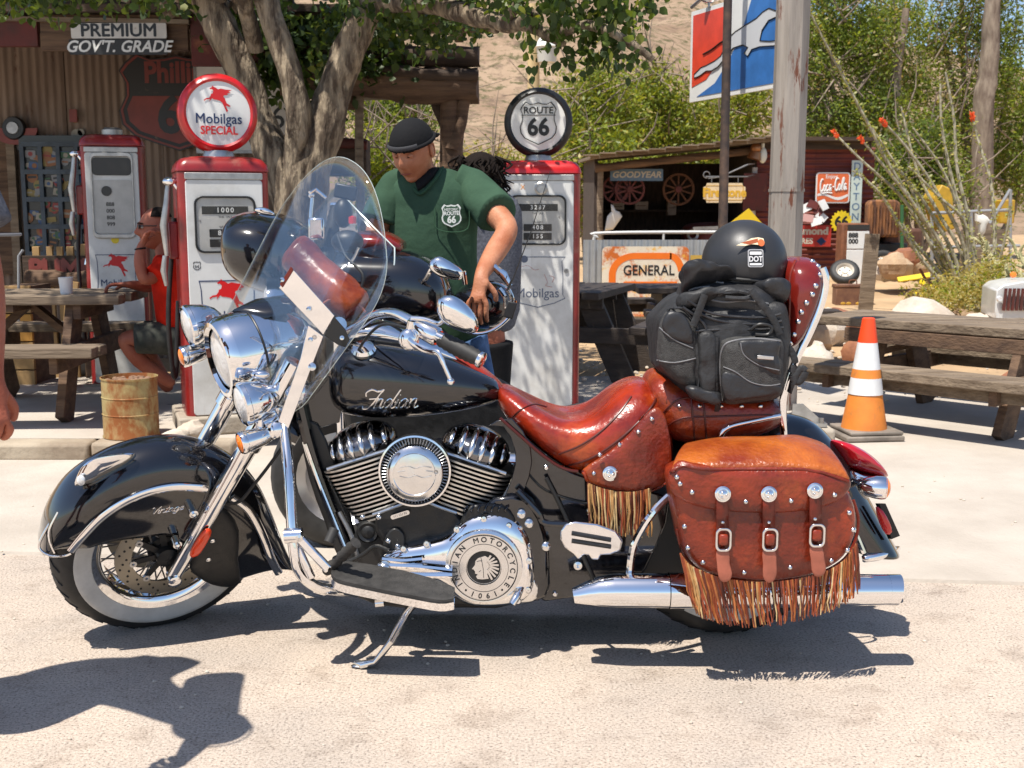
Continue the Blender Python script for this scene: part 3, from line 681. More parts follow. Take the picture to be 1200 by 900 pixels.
# seat
seat = MB().sec([(583,457,474,.05),(588,456,486,.085),(600,459,500,.12),(620,468,518,.155),(645,477,538,.18),(668,480,551,.195),(695,474,558,.205),(722,457,563,.21),(745,448,566,.205),(765,452,566,.19),(778,472,562,.16),(788,500,555,.11)], 0, -.09, n=44, e=2.7, k=5, dip=lambda x: .030*math.exp(-((x-672)/42)**2)).build('seat', leather, moto, smooth=75, sub=1)
def on_seat(x, y, dy): return B(x, y, dy)
def hw_seat(x, y):  return -.19 - .02*math.exp(-((x-720)/60)**2)
# raised cross band of the seat, studs, edge piping
band_lo = [(655,545),(688,537),(718,520),(745,498),(765,475),(770,462)]
band_hi = [(650,528),(675,520),(700,505),(724,484),(742,462),(748,449)]
sk = [(683,550),(688,562),(700,570),(722,575),(750,576),(770,571),(784,560),(787,530),(783,500),(775,480),(762,480),(740,505),(715,528)]
flap = MB().pillow([B(x, y, -.212) for x, y in cromc(sk, 3)], (0,-1,.15), .016, .02, e=.4).build('seat_skirt', leather_bag, moto, smooth=60)
def cord(pts, dy, r, name, m, par, k=5, on=None):
    if on is not None: return MB().tube([snap(on, B(p[0], p[1], -.2), r*.25)[0] for p in crom([q[:2] for q in pts], k)], r, 8).build(name, m, par)
    return MB().tube([B(p[0], p[1], p[2] if len(p) > 2 else dy) for p in crom(pts, k)], r, 8).build(name, m, par)
cord([(684,553),(690,564),(702,572),(724,577),(752,577),(772,571),(786,559)], -.232, .0052, 'piping', leather, flap, on=flap)
cord([(657,547,-.19),(690,538,-.215),(718,521,-.232),(745,498,-.225),(764,476,-.205),(770,462,-.18)], 0, .0035, 'piping', piping, seat, on=[seat, flap])
cord([(586,490,-.07),(605,507,-.12),(635,533,-.17),(660,549,-.185),(684,553,-.2)], 0, .0045, 'piping', piping, seat, on=[seat, flap])
cord([(655,532,-.20),(680,522,-.215),(705,505,-.215),(725,485,-.205),(740,465,-.19)], 0, .003, 'piping', piping, seat, on=[seat, flap])
cord([(598,492,-.12),(608,482,-.13),(625,474,-.12),(640,477,-.1)], 0, .0025, 'piping', piping, seat, on=[seat, flap])
def stud(x, y, dy, par, r=.0075, nrm=(0,-1,.12), on=None):
    p, n_ = snap(on or par, B(x, y, dy)); MB().lathe([(r,-.002),(r*.9,.002),(r*.55,.005),(.0005,.0062)], p, n_, 12).build('stud', chrome_worn, par)
for x, y, d in ((703,533,-.238),(726,521,-.24),(748,506,-.236),(764,491,-.228),(696,555,-.234)): stud(x, y, d, flap)
def concho(x, y, dy, par, r=.021, on=None):
    dy = snap(on or par, B(x, y, dy))[0].y - YB - .002
    c = MB().lathe([(r,-.003),(r,.002),(r*.82,.004),(r*.78,.0025),(r*.6,.003),(r*.5,.008),(r*.25,.010),(.0005,.0105)], B(x, y, dy), (0,-1,.1), 24).build('concho', chrome, par)
    for q in range(3):
        a = 2*pi*q/3; p = B(x, y, dy) + V(cos(a)*r*.34, -.0105, sin(a)*r*.34); MB().ell(p, (r*.16,.003,r*.16), nu=8, nv=6).build('concho_petal', chrome_worn, c)
concho(715, 555, -.236, flap)
def fringe(top, bot, dy0, dy1, n, par, seed, w=.0032, mixw=(4,3,2,4,2)):
    rnd = random.Random(seed); mb = MB(); T = crom(top, 12); Bo = crom(bot, 12); m = len(T)
    for i in range(n):
        f = (i + rnd.uniform(-.3,.3))/(n-1)*(m-1); f = max(0, min(m-1.001, f)); a = int(f); t = f-a
        p = [lerp(T[a][k_], T[a+1][k_], t) for k_ in (0,1)]; q = [lerp(Bo[a][k_], Bo[a+1][k_], t) for k_ in (0,1)]
        q = (q[0] + rnd.gauss(0, 1.5), q[1] + rnd.uniform(-5, 1.5)); d = rnd.uniform(dy0, dy1)
        a3 = B(p[0], p[1], d); b3 = B(q[0], q[1], d + rnd.uniform(-.012,.008)); mid = a3.lerp(b3, .45) + V(rnd.gauss(0,.0028), rnd.gauss(0,.004), 0)
        mid2 = a3.lerp(b3, .78) + V(rnd.gauss(0,.003), rnd.gauss(0,.004), 0)
        ww = w*rnd.uniform(.75,1.3); mb.tube([a3, mid, mid2, b3], [ww*.4, ww*.38, ww*.36, ww*.25], 4, mi=rnd.choices(range(5), mixw)[0], flat=2.1, up=(0,-1,0))
    return mb.build('fringe', fr_cols, par, kind='stuff', smooth=30)
fringe([(689,566),(705,572),(725,576),(745,576),(762,572)], [(692,612),(708,622),(726,628),(744,630),(762,628)], -.236, -.216, 70, flap, 3, w=.0026, mixw=(5,2,3,4,2))
# pillion pad
pil = MB().sec([(756,462,478,.08),(762,444,494,.13),(774,437,506,.155),(795,442,519,.17),(830,450,521,.172),(870,456,516,.17),(900,462,506,.16),(922,474,496,.10)], 0, -.08, n=36, e=2.9, k=4).build('pillion_seat', leather_bag, moto, smooth=70, sub=1)
for x in (796,820,845,869,891): stud(x, 476, -.176, pil, nrm=(0,-1,.1))
cord([(776,485,-.165),(792,470,-.172),(815,466,-.176),(860,468,-.176),(905,468,-.165)], 0, .0028, 'piping', piping, pil, on=pil)
cord([(778,502,-.166),(800,490,-.174),(840,488,-.177),(905,486,-.165)], 0, .0028, 'piping', piping, pil, on=pil)
cord([(810,466,-.176),(812,490,-.178),(814,518,-.16)], 0, .0028, 'piping', piping, pil, on=pil)
cord([(824,466,-.176),(826,490,-.178),(828,519,-.16)], 0, .0028, 'piping', piping, pil, on=pil)
# sissy bar
rings = []
for y, xl, xr, hw in crom([(302,936,952,.05),(307,925,962,.10),(318,919,967,.135),(335,918,968,.15),(358,918,961,.15),(380,919,952,.14),(398,920,942,.125),(408,922,935,.09),(412,925,930,.03)], 4):
    L_ = B(xl, y, -.1); R_ = B(xr, y, -.1); c = (L_+R_)/2; hx = (R_.x-L_.x)/2; hw = max(hw, .01)
    rings.append([c + V(math.copysign(abs(cos(a))**.75, cos(a))*hx, .1 + math.copysign(abs(sin(a))**.6, sin(a))*hw, 0) for a in [2*pi*j/32 for j in range(32)]])
pad = MB().loft(rings).build('back_pad', leather_maroon, moto, smooth=70, sub=1)
cord([(932,306,-.1),(926,325,-.145),(926,355,-.152),(925,385,-.14),(924,404,-.12)], 0, .0045, 'piping', leather_strap, pad, on=pad)
for x, y in ((951,306),(958,312),(960,322),(955,335),(951,345),(944,355),(938,366),(934,377),(929,392),(925,402)): stud(x+1, y, -.156, pad, .0085, (.15,-1,.1))
sb = MB().tube([B(x, y, -.13) for x, y in crom([(964,314),(968,330),(962,358),(949,390),(934,420),(921,452),(917,480),(919,516)], 4)], .0105, 10, flat=.55, up=(1,0,0)).build('sissy_bar', chrome, moto)
MB().tube([B(x, y, .13) for x, y in crom([(964,314),(968,330),(962,358),(949,390),(934,420),(921,452),(917,480),(919,516)], 4)], .0105, 10, flat=.55, up=(1,0,0)).build('sissy_bar', chrome, moto)
MB().tube([B(*q) for q in crom([(844,522,-.17),(846,508,-.175),(856,500,-.175),(880,494,-.17),(914,487,-.15)], 5)], .0085, 12).build('luggage_rail', chrome, moto)
# rear fender
ro = [(772,600),(786,545),(815,508),(860,490),(905,484),(945,490),(972,512),(995,545),(1015,580),(1034,615),(1050,645)]
ri = [(800,640),(815,610),(835,590),(862,580),(890,578),(920,584),(944,600),(962,618),(982,634),(1000,645),(1018,652)]
rings = []
for o, q in zip(crom(ro, 3), crom(ri, 3)):
    a = B(o[0], o[1], 0); b_ = B(q[0], q[1], -.10); b_ = V(b_.x, YB, b_.z); row = []
    for f, h in ((0,1),(.35,1.04),(.62,1.0),(.82,.82),(.94,.52),(1,.18)): row.append(b_.lerp(a, f) + V(0,-.115*h,0))
    rings.append(row + [V(p.x, 2*YB-p.y, p.z) for p in row[::-1]])
rfen = MB().grid(rings).build('rear_fender', black_paint, moto, smooth=60, solid=.004, sub=1)
MB().tube([B(*q) for q in crom([(1010,655,-.12),(1022,653,-.12),(1042,648,-.09),(1052,643,0)], 4)], [.008,.012,.012,.012,.013,.014,.014,.014,.014,.014,.014,.012,.010], 10).build('tip_trim', chrome, rfen)
cord([(985,590,-.118),(1000,620,-.118),(1012,648,-.12)], 0, .009, 'fender_trim', chrome, rfen)
tl = MB().pillow([B(x, y, -.03) for x, y in cromc([(985,548),(1000,552),(1020,556),(1037,561),(1040,570),(1030,580),(1008,580),(988,565)], 3)], (.1,-1,.2), .05, .06, e=.7).build('tail_lamp', chrome, moto)
MB().pillow([B(x, y, -.03) for x, y in cromc([(970,516),(985,517),(1004,525),(1022,538),(1036,553),(1038,560),(1022,558),(1004,553),(988,545),(978,530)], 3)], (.1,-1,.3), .06, .06, e=.7).build('red_lens', red_fender, tl)
c = B(1038,572,-.17); q = MB().lathe([(.032,0),(.034,.01),(.033,.03),(.027,.055),(.014,.075),(.001,.08)], c, (-1,.15,.05), 26).build('turn_signal', chrome, moto)
MB().lathe([(.001,-.014),(.016,-.011),(.028,-.004),(.033,.003)], c, (-1,.15,.05), 22).build('lens', amber, q)
MB().tube([B(1012,568,-.15), B(1000,562,-.05)], .012, 10).build('signal_stem', chrome, moto)
lp = plate_px('plate_holder', [(1030,590),(1038,590),(1055,628),(1045,632)], -.12, black_dark, .02)
MB().pillow([B(x, y, -.13) for x, y in cromc([(1026,594),(1034,598),(1042,612),(1045,624),(1038,626),(1030,612)], 2)], (.2,-1,.1), .014, .004).build('rear_reflector', red_lens, lp)
# saddlebags
def saddlebag(sg):
    D = lambda d: d if sg < 0 else -d
    def Q(x, y, d):
        p = B(x, y, d)
        return p if sg < 0 else V(p.x, 2*YB - p.y, p.z)
    body = [(788,560),(789,590),(795,622),(802,648),(820,668),(850,677),(900,681),(950,674),(984,658),(1000,636),(1005,610),(1000,585),(985,566),(940,556),(880,556),(820,556)]
    bo = cromc(body, 3); cc = Q(897, 615, -.4); rings = []
    for d, k in ((-.17,.86),(-.175,.93),(-.20,.97),(-.28,1.0),(-.36,1.0),(-.395,.985),(-.412,.955),(-.42,.90),(-.426,.6),(-.43,.2)):
        p = [Q(x, y, -.40) for x, y in bo]; rings.append([V(cc.x+(v.x-cc.x)*k, YB + d*(-sg)*(1 if sg > 0 else 1)*(1) if False else YB + (d if sg < 0 else -d), cc.z+(v.z-cc.z)*k) for v in p])
    b_ = MB().loft(rings).build('saddlebag', leather_bag, moto, smooth=60)
    # lid: front flap and domed top
    fl = [(783,556),(785,572),(797,585),(820,594),(850,599),(900,601),(945,598),(975,590),(992,578),(997,565),(985,556),(950,549),(900,547),(850,547),(812,542),(795,540)]
    f_ = MB().pillow([Q(x, y, -.425) for x, y in cromc(fl, 3)], (0, sg, .05), .022, .012, e=.3).build('lid_flap', leather_bag, b_, smooth=60)
    back = [(812,522),(850,515),(900,513),(930,513),(950,517)]; front = [(787,551),(830,549),(900,549),(955,551),(995,562)]
    rows = []
    Fb = crom(back, 8); Ff = crom(front, 8)
    for i in range(13):
        t = i/12; r = []
        for a, c in zip(Fb, Ff):
            p = Q(a[0], a[1], -.20).lerp(Q(c[0], c[1], -.437), t); r.append(p + V(0,0,.030*sin(pi*t)**.8*1.0))
        rows.append(r)
    tp = MB().grid(rows); tp.jitter(.004, 9); t_ = tp.build('lid_top', leather_top, b_, smooth=70, solid=.006)
    if sg > 0: return b_
    # end cheek of the lid
    MB().pillow([Q(x, y, d) for x, y, d in ((786,553,-.43),(797,540,-.40),(812,523,-.22),(800,530,-.19),(790,560,-.19),(787,575,-.3),(786,574,-.42))], (-1,0,.2), .012, .01).build('lid_cheek', leather_bag, b_)
    cord([(784,572),(797,586),(820,595),(850,600),(900,602),(945,599),(975,591),(995,577)], -.447, .0045, 'piping', leather, f_, on=[f_, t_])
    cord([(786,553),(800,546),(812,548),(830,550),(870,550),(920,550),(955,552),(994,564)], -.448, .0045, 'piping', leather_strap, f_, on=[f_, t_])
    cord([(794,620,-.42),(801,648,-.42),(819,668,-.42),(850,678,-.42),(900,682,-.42),(950,675,-.42),(985,659,-.42),(1001,637,-.42),(1006,610,-.41),(1000,586,-.40)], 0, .0048, 'piping', leather_strap, b_, on=b_)
    for x, y, d in ((811,577,-.448),(874,588,-.450),(927,587,-.45),(978,580,-.448),(793,559,-.44),(797,567,-.445)): stud(x, y, d, f_)
    for x, y in ((995,601),(1000,621),(993,645),(974,657),(926,665),(872,671),(824,659),(806,642),(802,617)): stud(x, y, -.428, b_)
    for i, (x, dx) in enumerate(((847,-1),(901,0),(955,2))):
        s_ = MB(); w = 7.2; top = 586 if i < 2 else 583
        rows = []
        for y, d in ((top-8,-.452),(top,-.455),(602,-.457),(608,-.445),(630,-.444),(650,-.446)):
            rows.append([B(x-w+dx*.4, y, d), B(x+w+dx*.4, y, d)])
        s_ = MB().grid(rows).build('strap', leather_strap, b_, solid=.005)
        concho(x, 579 - (4 if i == 2 else 0), -.455, s_)
        cy = 632 - (5 if i == 2 else 0); Mx = frame_m(B(x+1+dx*.5, cy, -.452), (1,0,0), (0,0,1))
        bk = MB(); ring_flat(bk, [(px*.9, py) for px, py in rrect(.047,.064,.016)], [(px*.9, py) for px, py in rrect(.034,.051,.012)], Mx, .002, .006); bk.build('buckle', chrome_worn, s_, bevel=.0015)
        MB().pillow([Mx @ V(px, py, .002) for px, py in rrect(.026,.032,.008)], (0,-1,0), .008, .002, e=.4).build('buckle_keeper', leather_bag, s_)
        stud(x, 612 - (4 if i == 2 else 0), -.449, s_, .006)
        en = [(x-7,644),(x+7,644),(x+9+dx,660),(x+12+dx,672),(x+9+dx,680),(x+1+dx,682),(x-4+dx,676),(x-6+dx,660)]
        if i == 1: en = [(894,644),(908,644),(910,660),(910,674),(905,682),(898,682),(894,675),(894,660)]
        if i == 2: en = [(949,640),(963,640),(966,655),(968,668),(963,675),(955,675),(951,668),(950,655)]
        MB().pillow([B(px, py, -.452) for px, py in cromc(en, 2)], (0,-1,0), .004, .003, e=.3).build('strap_end', leather_pink, s_)
    fringe([(797,648),(806,660),(820,668),(850,678),(900,682),(950,675),(985,660),(1004,636)], [(812,706),(818,720),(832,727),(862,734),(905,733),(948,724),(980,714),(1007,694)], -.436, -.412, 190, b_, 9, w=.0027, mixw=(2,8,4,1,5))
    return b_
saddlebag(-1); saddlebag(1)
# exhausts
def muffler(dy):
    e_ = MB(); pts = [(690,694),(698,693),(715,692),(782,692)]; D = lambda x, y: B(x, y, dy)
    e_.tube([D(672,698), D(690,695), D(702,693), D(720,692), D(783,692)], [.022,.034,.042,.047,.049], 26); o = e_.build('exhaust_pipe', chrome, moto, smooth=60)
    MB().tube([D(784,692), D(900,692), D(1040,691)], [.0505,.048,.043], 26, cap=False).build('muffler', chrome, o)
    a = D(1040,691); r = .043; prof = []
    rows = []
    for i in range(27):
        t = 2*pi*i/26; rows.append([a + V(0, cos(t)*r, sin(t)*r), a + V(.030 + .006*sin(t), cos(t)*r, sin(t)*r), a + V(.030+.006*sin(t), cos(t)*r*.86, sin(t)*r*.86), a + V(-.05, cos(t)*r*.84, sin(t)*r*.84)])
    MB().grid(rows).build('muffler_tip', chrome, o)
    MB().lathe([(.001,0),(.037,0)], a + V(-.03,0,0), (1,0,0), 20).build('muffler_bore', black_plastic, o)
    return o
muffler(-.30); muffler(.30)
cord([(783,582,-.26),(768,597,-.28),(752,620,-.29),(741,645,-.29),(737,682,-.28)], 0, .011, 'bag_guard', chrome, moto)
cord([(735,690,-.28),(760,705,-.27),(800,712,-.2)], 0, .010, 'bag_guard', black_dark, moto)
# frame, side covers and power train
def slab(name, pts, d0, d1, m, par=None, e=.25, bev=.006, sm=2, **k):
    q = cromc(pts, sm) if sm > 1 else pts
    return MB().prism([B(x, y, d0) for x, y in q], [B(x, y, d1) for x, y in q]).build(name, m, par or moto, bevel=bev, **k)
slab('side_cover', [(598,498),(625,520),(655,545),(690,560),(760,575),(784,590),(770,640),(740,690),(700,695),(650,703),(632,700),(636,660),(620,620),(598,590),(606,545)], -.165, .165, black_paint)
slab('belt_guard', [(600,580),(625,592),(640,625),(644,665),(640,700),(600,706),(560,700),(560,600)], -.215, -.13, black_paint, bev=.012)
slab('frame_rail', [(570,500),(590,500),(604,530),(600,560),(585,600),(600,604),(620,560),(622,525),(600,490)], -.19, -.15, black_paint)
slab('rear_mudguard_inner', [(735,600),(800,590),(800,700),(740,690)], -.12, .12, black_plastic)
slab('crankcase', [(430,600),(470,590),(540,590),(600,600),(620,640),(615,705),(540,712),(470,712),(420,700),(405,660)], -.17, .17, black_dark, bev=.012)
slab('radiator', [(352,500),(372,496),(392,540),(410,600),(420,650),(400,660),(380,610),(362,560)], -.11, .13, black_plastic)
for d, a in ((-.12, [(350,470),(362,520),(378,570),(398,620),(415,655),(432,690)]), (.12, [(350,470),(362,520),(378,570),(398,620),(415,655),(432,690)])): cord([(x, y, d) for x, y in a], d, .018, 'frame_tube', black_paint, moto)
cord([(358,520,-.14),(372,560,-.14),(392,610,-.15),(408,650,-.16)], 0, .006, 'chrome_rod', chrome, moto)
mb = MB()
for i in range(26):
    t = i/25; p = B(lerp(385,408,t), lerp(560,610,t), -.16); mb.tube([p, p+V(.002,0,.001)], .009 if i % 2 else .006, 10)
mb.build('coil_hose', black_plastic, moto)
cord([(330,470,-.04),(338,500,-.05),(352,510,-.05)], 0, .035, 'steering_head', black_paint, moto)
plate_px('neck_cover', [(352,452),(385,440),(400,480),(398,495),(378,500),(360,498)], -.10, black_paint, .1)
cord([(240,575,-.06),(275,590,-.1),(300,565,-.1),(330,525,-.08),(345,500,-.06)], 0, .005, 'brake_hose', black_plastic, moto)
for x, y in ((610,512),(640,548),(702,575),(756,583),(742,684),(650,696),(640,668),(690,600)):
    MB().lathe([(.008,-.004),(.008,.004),(.005,.007),(.001,.007)], B(x, y, -.168), (0,-1,0), 10).build('cover_screw', chrome_worn, moto)
cord([(612,545,-.169),(640,575,-.169),(700,592,-.169),(770,600,-.169)], 0, .003, 'cover_seam', black_plastic, moto)
cord([(640,560,-.19),(660,600,-.19),(700,690,-.2)], 0, .006, 'wiring', black_plastic, moto)
# cylinders
fin_edge = mat('machined fin edge', (.66,.63,.58), .36, .95); dark_chrome = mat('dark chrome', (.20,.20,.21), .10, 1.0)
def cylinder(cx, cy, tilt, name):
    ax = V(sin(radians(tilt)), 0, cos(radians(tilt))); lat = V(cos(radians(tilt)), 0, -sin(radians(tilt)))
    C0 = B(cx, cy, -.06); k = 1/390.
    core = MB().tube([C0 - ax*.02, C0 - ax*.20], [.062,.045], 20).build(name, black_dark, moto)
    for i in range(14):
        t = i/13; c = C0 - ax*(.013 + .170*t); w = lerp(.256, .165, t**2.0)*.5; d = lerp(.125,.10,t)
        ol = [(math.copysign(abs(cos(q))**.62, cos(q))*w, math.copysign(abs(sin(q))**.72, sin(q))*(d+.018)) for q in [2*pi*j/34 for j in range(34)]]
        f = [c + lat*x + V(0,y,0) + ax*.0027 for x, y in ol]; b_ = [c + lat*x + V(0,y,0) - ax*.0027 for x, y in ol]
        MB().prism(f, b_, 0, 1).build('cooling_fin', [black_dark, fin_edge], core, smooth=20)
    rk = MB(); R_ = Matrix.Rotation(radians(tilt), 3, 'Y'); rk.ell(C0 + ax*.018, (.104,.128,.066), R_, 36, 18, z0=-.5); r = rk.build('rocker_cover', dark_chrome, core)
    for i in range(6):
        x = -.078 + .031*i; pts = []
        for j in range(9):
            a = radians(-12 + 85*j/8); q = sqrt(max(.02, 1-(x/.1)**2)); pts.append(C0 + ax*.018 + lat*x + V(0, -cos(a)*.126*q, 0) + ax*(sin(a)*.065*q))
        MB().tube(pts, [.004,.008,.0095,.010,.010,.010,.0095,.008,.004], 10).build('rocker_rib', chrome_worn, r)
    MB().tube([C0 + ax*(-.002) - lat*.10 + V(0,-.12,0), C0 - ax*.002 + lat*.10 + V(0,-.12,0)], .006, 8).build('gasket_edge', alu, core)
cylinder(428, 527, -18, 'front_cylinder'); cylinder(556, 531, 19, 'rear_cylinder')
# air cleaner
c = B(487, 549, -.20); AC = V(.02,-1,.02).normalized()
ac = MB().lathe([(.090,-.03),(.098,-.02),(.101,.0),(.101,.03),(.098,.036),(.093,.034),(.088,.01),(.088,-.02)], c, AC, 56).build('air_cleaner', black_dark, moto)
MB().lathe([(.0965,.034),(.1015,.036),(.1015,.040),(.0965,.041)], c, AC, 56).build('air_cleaner_ring', chrome, ac)
u = V(1,0,0); v = V(0,0,1)
for q in range(64):
    a = 2*pi*q/64; d = u*cos(a)+v*sin(a); MB().tube([c + d*.078 + AC*.037, c + d*.0945 + AC*.036], .0013, 4).build('air_slat', alu, ac)
MB().lathe([(.083,.02),(.0845,.034)], c, AC, 40).build('filter_mesh', black_plastic, ac)
MB().lathe([(.081,.032),(.081,.044),(.077,.050),(.060,.055),(.058,.0535),(.04,.056),(.001,.058)], c + V(0,0,-.006), AC, 56).build('air_cleaner_cap', chrome_worn, ac)
for x, y in ((461,553),(511,553)): MB().lathe([(.0065,0),(.006,.004),(.001,.003)], B(x, y, -.25), AC, 10).build('screw', steel, ac)
sc_ = MB(); Mc = frame_m(B(487,553,-.2575), (1,0,0), (0,0,1)); strokes(sc_, [[(-.045,.012),(-.02,.016),(0,.01),(.02,.016),(.045,.012)],[(-.045,-.012),(-.02,-.016),(0,-.01),(.02,-.016),(.045,-.012)],[(-.05,0),(-.03,.003)],[(.03,.003),(.05,0)]], Mc, .0012); sc_.build('engraved_lines', steel, ac)
# nameplate and valley
slab('valley_cover', [(440,602),(470,590),(487,588),(505,588),(535,600),(545,625),(500,640),(450,640)], -.19, -.1, black_dark, bev=.01)
cord([(437,603,-.2),(455,597,-.205),(478,588,-.205)], 0, .005, 'chrome_edge', alu, moto); cord([(500,588,-.205),(515,594,-.205),(535,601,-.2)], 0, .005, 'chrome_edge', alu, moto)
npm = facing(469, 603, YB-.2); npm = npm @ Matrix.Rotation(radians(18), 4, 'Z')
np_ = MB(); poly_flat(np_, rrect(.056,.013,.006), npm, 0, .004); nameplate = np_.build('nameplate', chrome_worn, moto)
text_mesh('lettering', '111 CU IN', black_plastic, npm @ Matrix.Translation((0,0,.0045)), .009, nameplate, .0003)
# primary cover
pc = [(446,652),(462,641),(492,634),(522,626),(536,612),(552,602),(578,598),(602,604),(618,622),(626,650),(627,685),(616,702),(592,709),(556,709),(534,700),(515,684),(480,672),(450,664)]
prim = MB().pillow([B(x, y, -.20) for x, y in cromc(pc, 3)], (0,-1,.05), .045, .05, e=.35, steps=6, c=B(565,660,-.2)).build('primary_cover', chrome, moto, smooth=50)
slab('cover_fins_housing', [(540,618),(545,598),(560,590),(590,592),(603,606),(606,625),(570,600)], -.225, -.12, black_dark, bev=.008)
for i in range(7):
    cord([(546+8*i, 606-3*abs(i-3)*-.4-6, -.2),(544+8*i, 598, -.23),(548+8*i, 590+abs(i-3), -.22)], 0, .003, 'housing_rib', black_paint, prim)
pcC = B(567, 664, -.25); AP = V(0,-1,0)
dc = MB().lathe([(.107,-.012),(.110,0),(.108,.010),(.100,.013),(.097,.0125),(.096,.0095),(.094,.0095),(.093,.0130),(.070,.0130),(.050,.0135),(.0485,.006),(.001,.006)], pcC, AP, 64).build('primary_disc', chrome_worn, prim, smooth=25)
MB().lathe([(.0475,.007),(.001,.007)], pcC, AP, 40).build('badge_ground', black_plastic, dc)
Mp = frame_m(pcC + AP*.0135, (1,0,0), (0,0,1), -V(0,1,0))
Mp = frame_m(pcC + AP*.0135, (1,0,0), (0,0,1))
ring_lines = MB(); ring_flat(ring_lines, circ(.0960,56), circ(.0942,56), Mp, 0, .0008); ring_flat(ring_lines, circ(.0700,48), circ(.0688,48), Mp, 0, .0008); ring_lines.build('ring_line', black_plastic, dc)
def arc_text(txt, a0, a1, R, size, par, m):
    n = len(txt)
    for i, ch in enumerate(txt):
        if ch == ' ': continue
        a = radians(lerp(a0, a1, i/(n-1)) if n > 1 else a0)
        Ml = Mp @ Matrix.Translation((cos(a)*R, sin(a)*R, 0)) @ Matrix.Rotation(a - pi/2, 4, 'Z')
        text_mesh('letter', ch, m, Ml, size, par, .0007, .0006)
arc_text('INDIAN MOTORCYCLE', 216, -37, .0815, .021, dc, black_plastic)
arc_text('•1901•', 309, 232, .0815, .021, dc, black_plastic)
Mh = Mp @ Matrix.Translation((0,0,-.006))
hd = MB(); poly_flat(hd, [(x*.04, y*.04) for x, y in [(-.15,.78),(.1,.86),(.35,.7),(.42,.3),(.3,-.1),(.25,-.5),(.35,-.8),(-.1,-.85),(-.45,-.82),(-.55,-.62),(-.42,-.5),(-.62,-.42),(-.6,-.3),(-.72,-.12),(-.85,-.1),(-.62,.2),(-.58,.5),(-.4,.7)]], Mh, 0, .003); head_ = hd.build('badge_head', chrome_worn, dc)
fe = MB()
for i in range(8):
    a = radians(62 - 17*i); fe.beam(Mh @ V(.012*cos(a)+.002, .012*sin(a)+.006, .003), Mh @ V(.043*cos(a), .043*sin(a)*.95, .003), .0055, .0028, up=AP)
fe.build('badge_feathers', chrome_worn, dc)
fc = MB(); strokes(fc, [[(-.02,.018),(-.012,.02),(-.004,.02)],[(-.014,-.012),(-.008,-.008)],[(-.008,.03),(-.002,.0),(0,-.03)]], Mh @ Matrix.Translation((0,0,.0035)), .0009); fc.build('badge_lines', black_plastic, dc)
for x, y in ((535,620),(567,608),(596,616),(606,641),(620,657),(500,637),(473,643),(520,648),(619,691),(607,704)):
    d = -.228 if x > 530 else -.235
    b_ = MB().lathe([(.0105,-.006),(.0105,.004),(.0075,.008),(.001,.0085)], B(x, y, d), (0,-1,.1), 12).build('cover_bolt', chrome_worn, prim)
for q in ([(446,662),(490,664),(530,668)], [(455,672),(500,674),(530,674)], [(448,655),(470,657),(495,655)]): cord([(x, y, -.27) for x, y in q], 0, .0095, 'shift_linkage', chrome, moto)
MB().ell(B(450,664,-.27), (.022,.02,.016)).build('linkage_joint', chrome_worn, moto)
sc2 = MB().pillow([B(x, y, -.20) for x, y in cromc([(608,664),(622,668),(632,685),(630,700),(618,706),(602,704),(598,690)], 2)], (0,-1,0), .02, .03, e=.3).build('sprocket_cover', chrome_worn, moto)
MB().tube([B(612,688,-.23), B(606,698,-.26), B(600,708,-.27)], [.008,.012,.011], 10).build('shift_lever', chrome, moto)
cord([(405,660,-.2),(425,650,-.2),(440,640,-.21),(455,645,-.22)], 0, .006, 'engine_hose', black_dark, moto)
cord([(398,600,-.15),(412,628,-.17),(420,655,-.18)], 0, .007, 'engine_hose', steel, moto)
MB().lathe([(.03,-.03),(.034,0),(.034,.012),(.028,.02),(.02,.016),(.012,.022),(.001,.022)], B(432,622,-.16), (0,-1,0), 22).build('horn', black_dark, moto)
slab('engine_bracket', [(452,628),(462,618),(474,626),(472,644),(455,655),(447,648)], -.205, -.16, black_dark)
for x, y in ((455,634),(466,640),(425,606),(444,606)): MB().lathe([(.007,-.01),(.007,.004),(.004,.007),(.001,.008)], B(x, y, -.21), (0,-1,.1), 10).build('bolt', chrome_worn, moto)
for x, y in ((620,613),(611,602),(640,640)): MB().lathe([(.013,-.02),(.013,.006),(.008,.01),(.001,.011)], B(x, y, -.22), (0,-1,.1), 12).build('frame_bolt', chrome_worn, moto)
cord([(606,575,-.22),(630,600,-.225),(638,612,-.225),(665,614,-.23)], 0, .010, 'brake_pipe', black_paint, moto)
# crash bar, highway peg
cb = MB().tube([B(*q) for q in crom([(327,462,-.12),(333,500,-.20),(338,550,-.28),(341,600,-.32),(344,640,-.34),(350,668,-.34),(368,686,-.32),(395,692,-.26),(430,694,-.1)], 5)], .0155, 16).build('crash_bar', chrome, moto)
MB().tube([B(*q) for q in crom([(327,462,.12),(333,500,.20),(338,550,.28),(341,600,.32),(344,640,.34),(350,668,.34),(368,686,.32),(395,692,.26),(430,694,.1)], 5)], .0155, 16).build('crash_bar', chrome, moto)
MB().tube([B(334,628,-.345), B(354,627,-.345)], .021, 16).build('bar_clamp', chrome, cb)
MB().beam(B(350,630,-.35), B(386,668,-.37), .026, .016, up=(0,-1,0)).build('peg_arm', chrome, cb, bevel=.005)
MB().beam(B(345,632,-.33), B(366,678,-.34), .02, .016, up=(0,-1,0)).build('peg_arm', chrome, cb, bevel=.005)
for x, y in ((351,630),(378,661)): MB().lathe([(.010,0),(.010,.006),(.001,.008)], B(x, y, -.36), (0,-1,0), 12).build('bolt', chrome_worn, cb)
a, b_ = B(382,670,-.34), B(417,636,-.40); n = 13
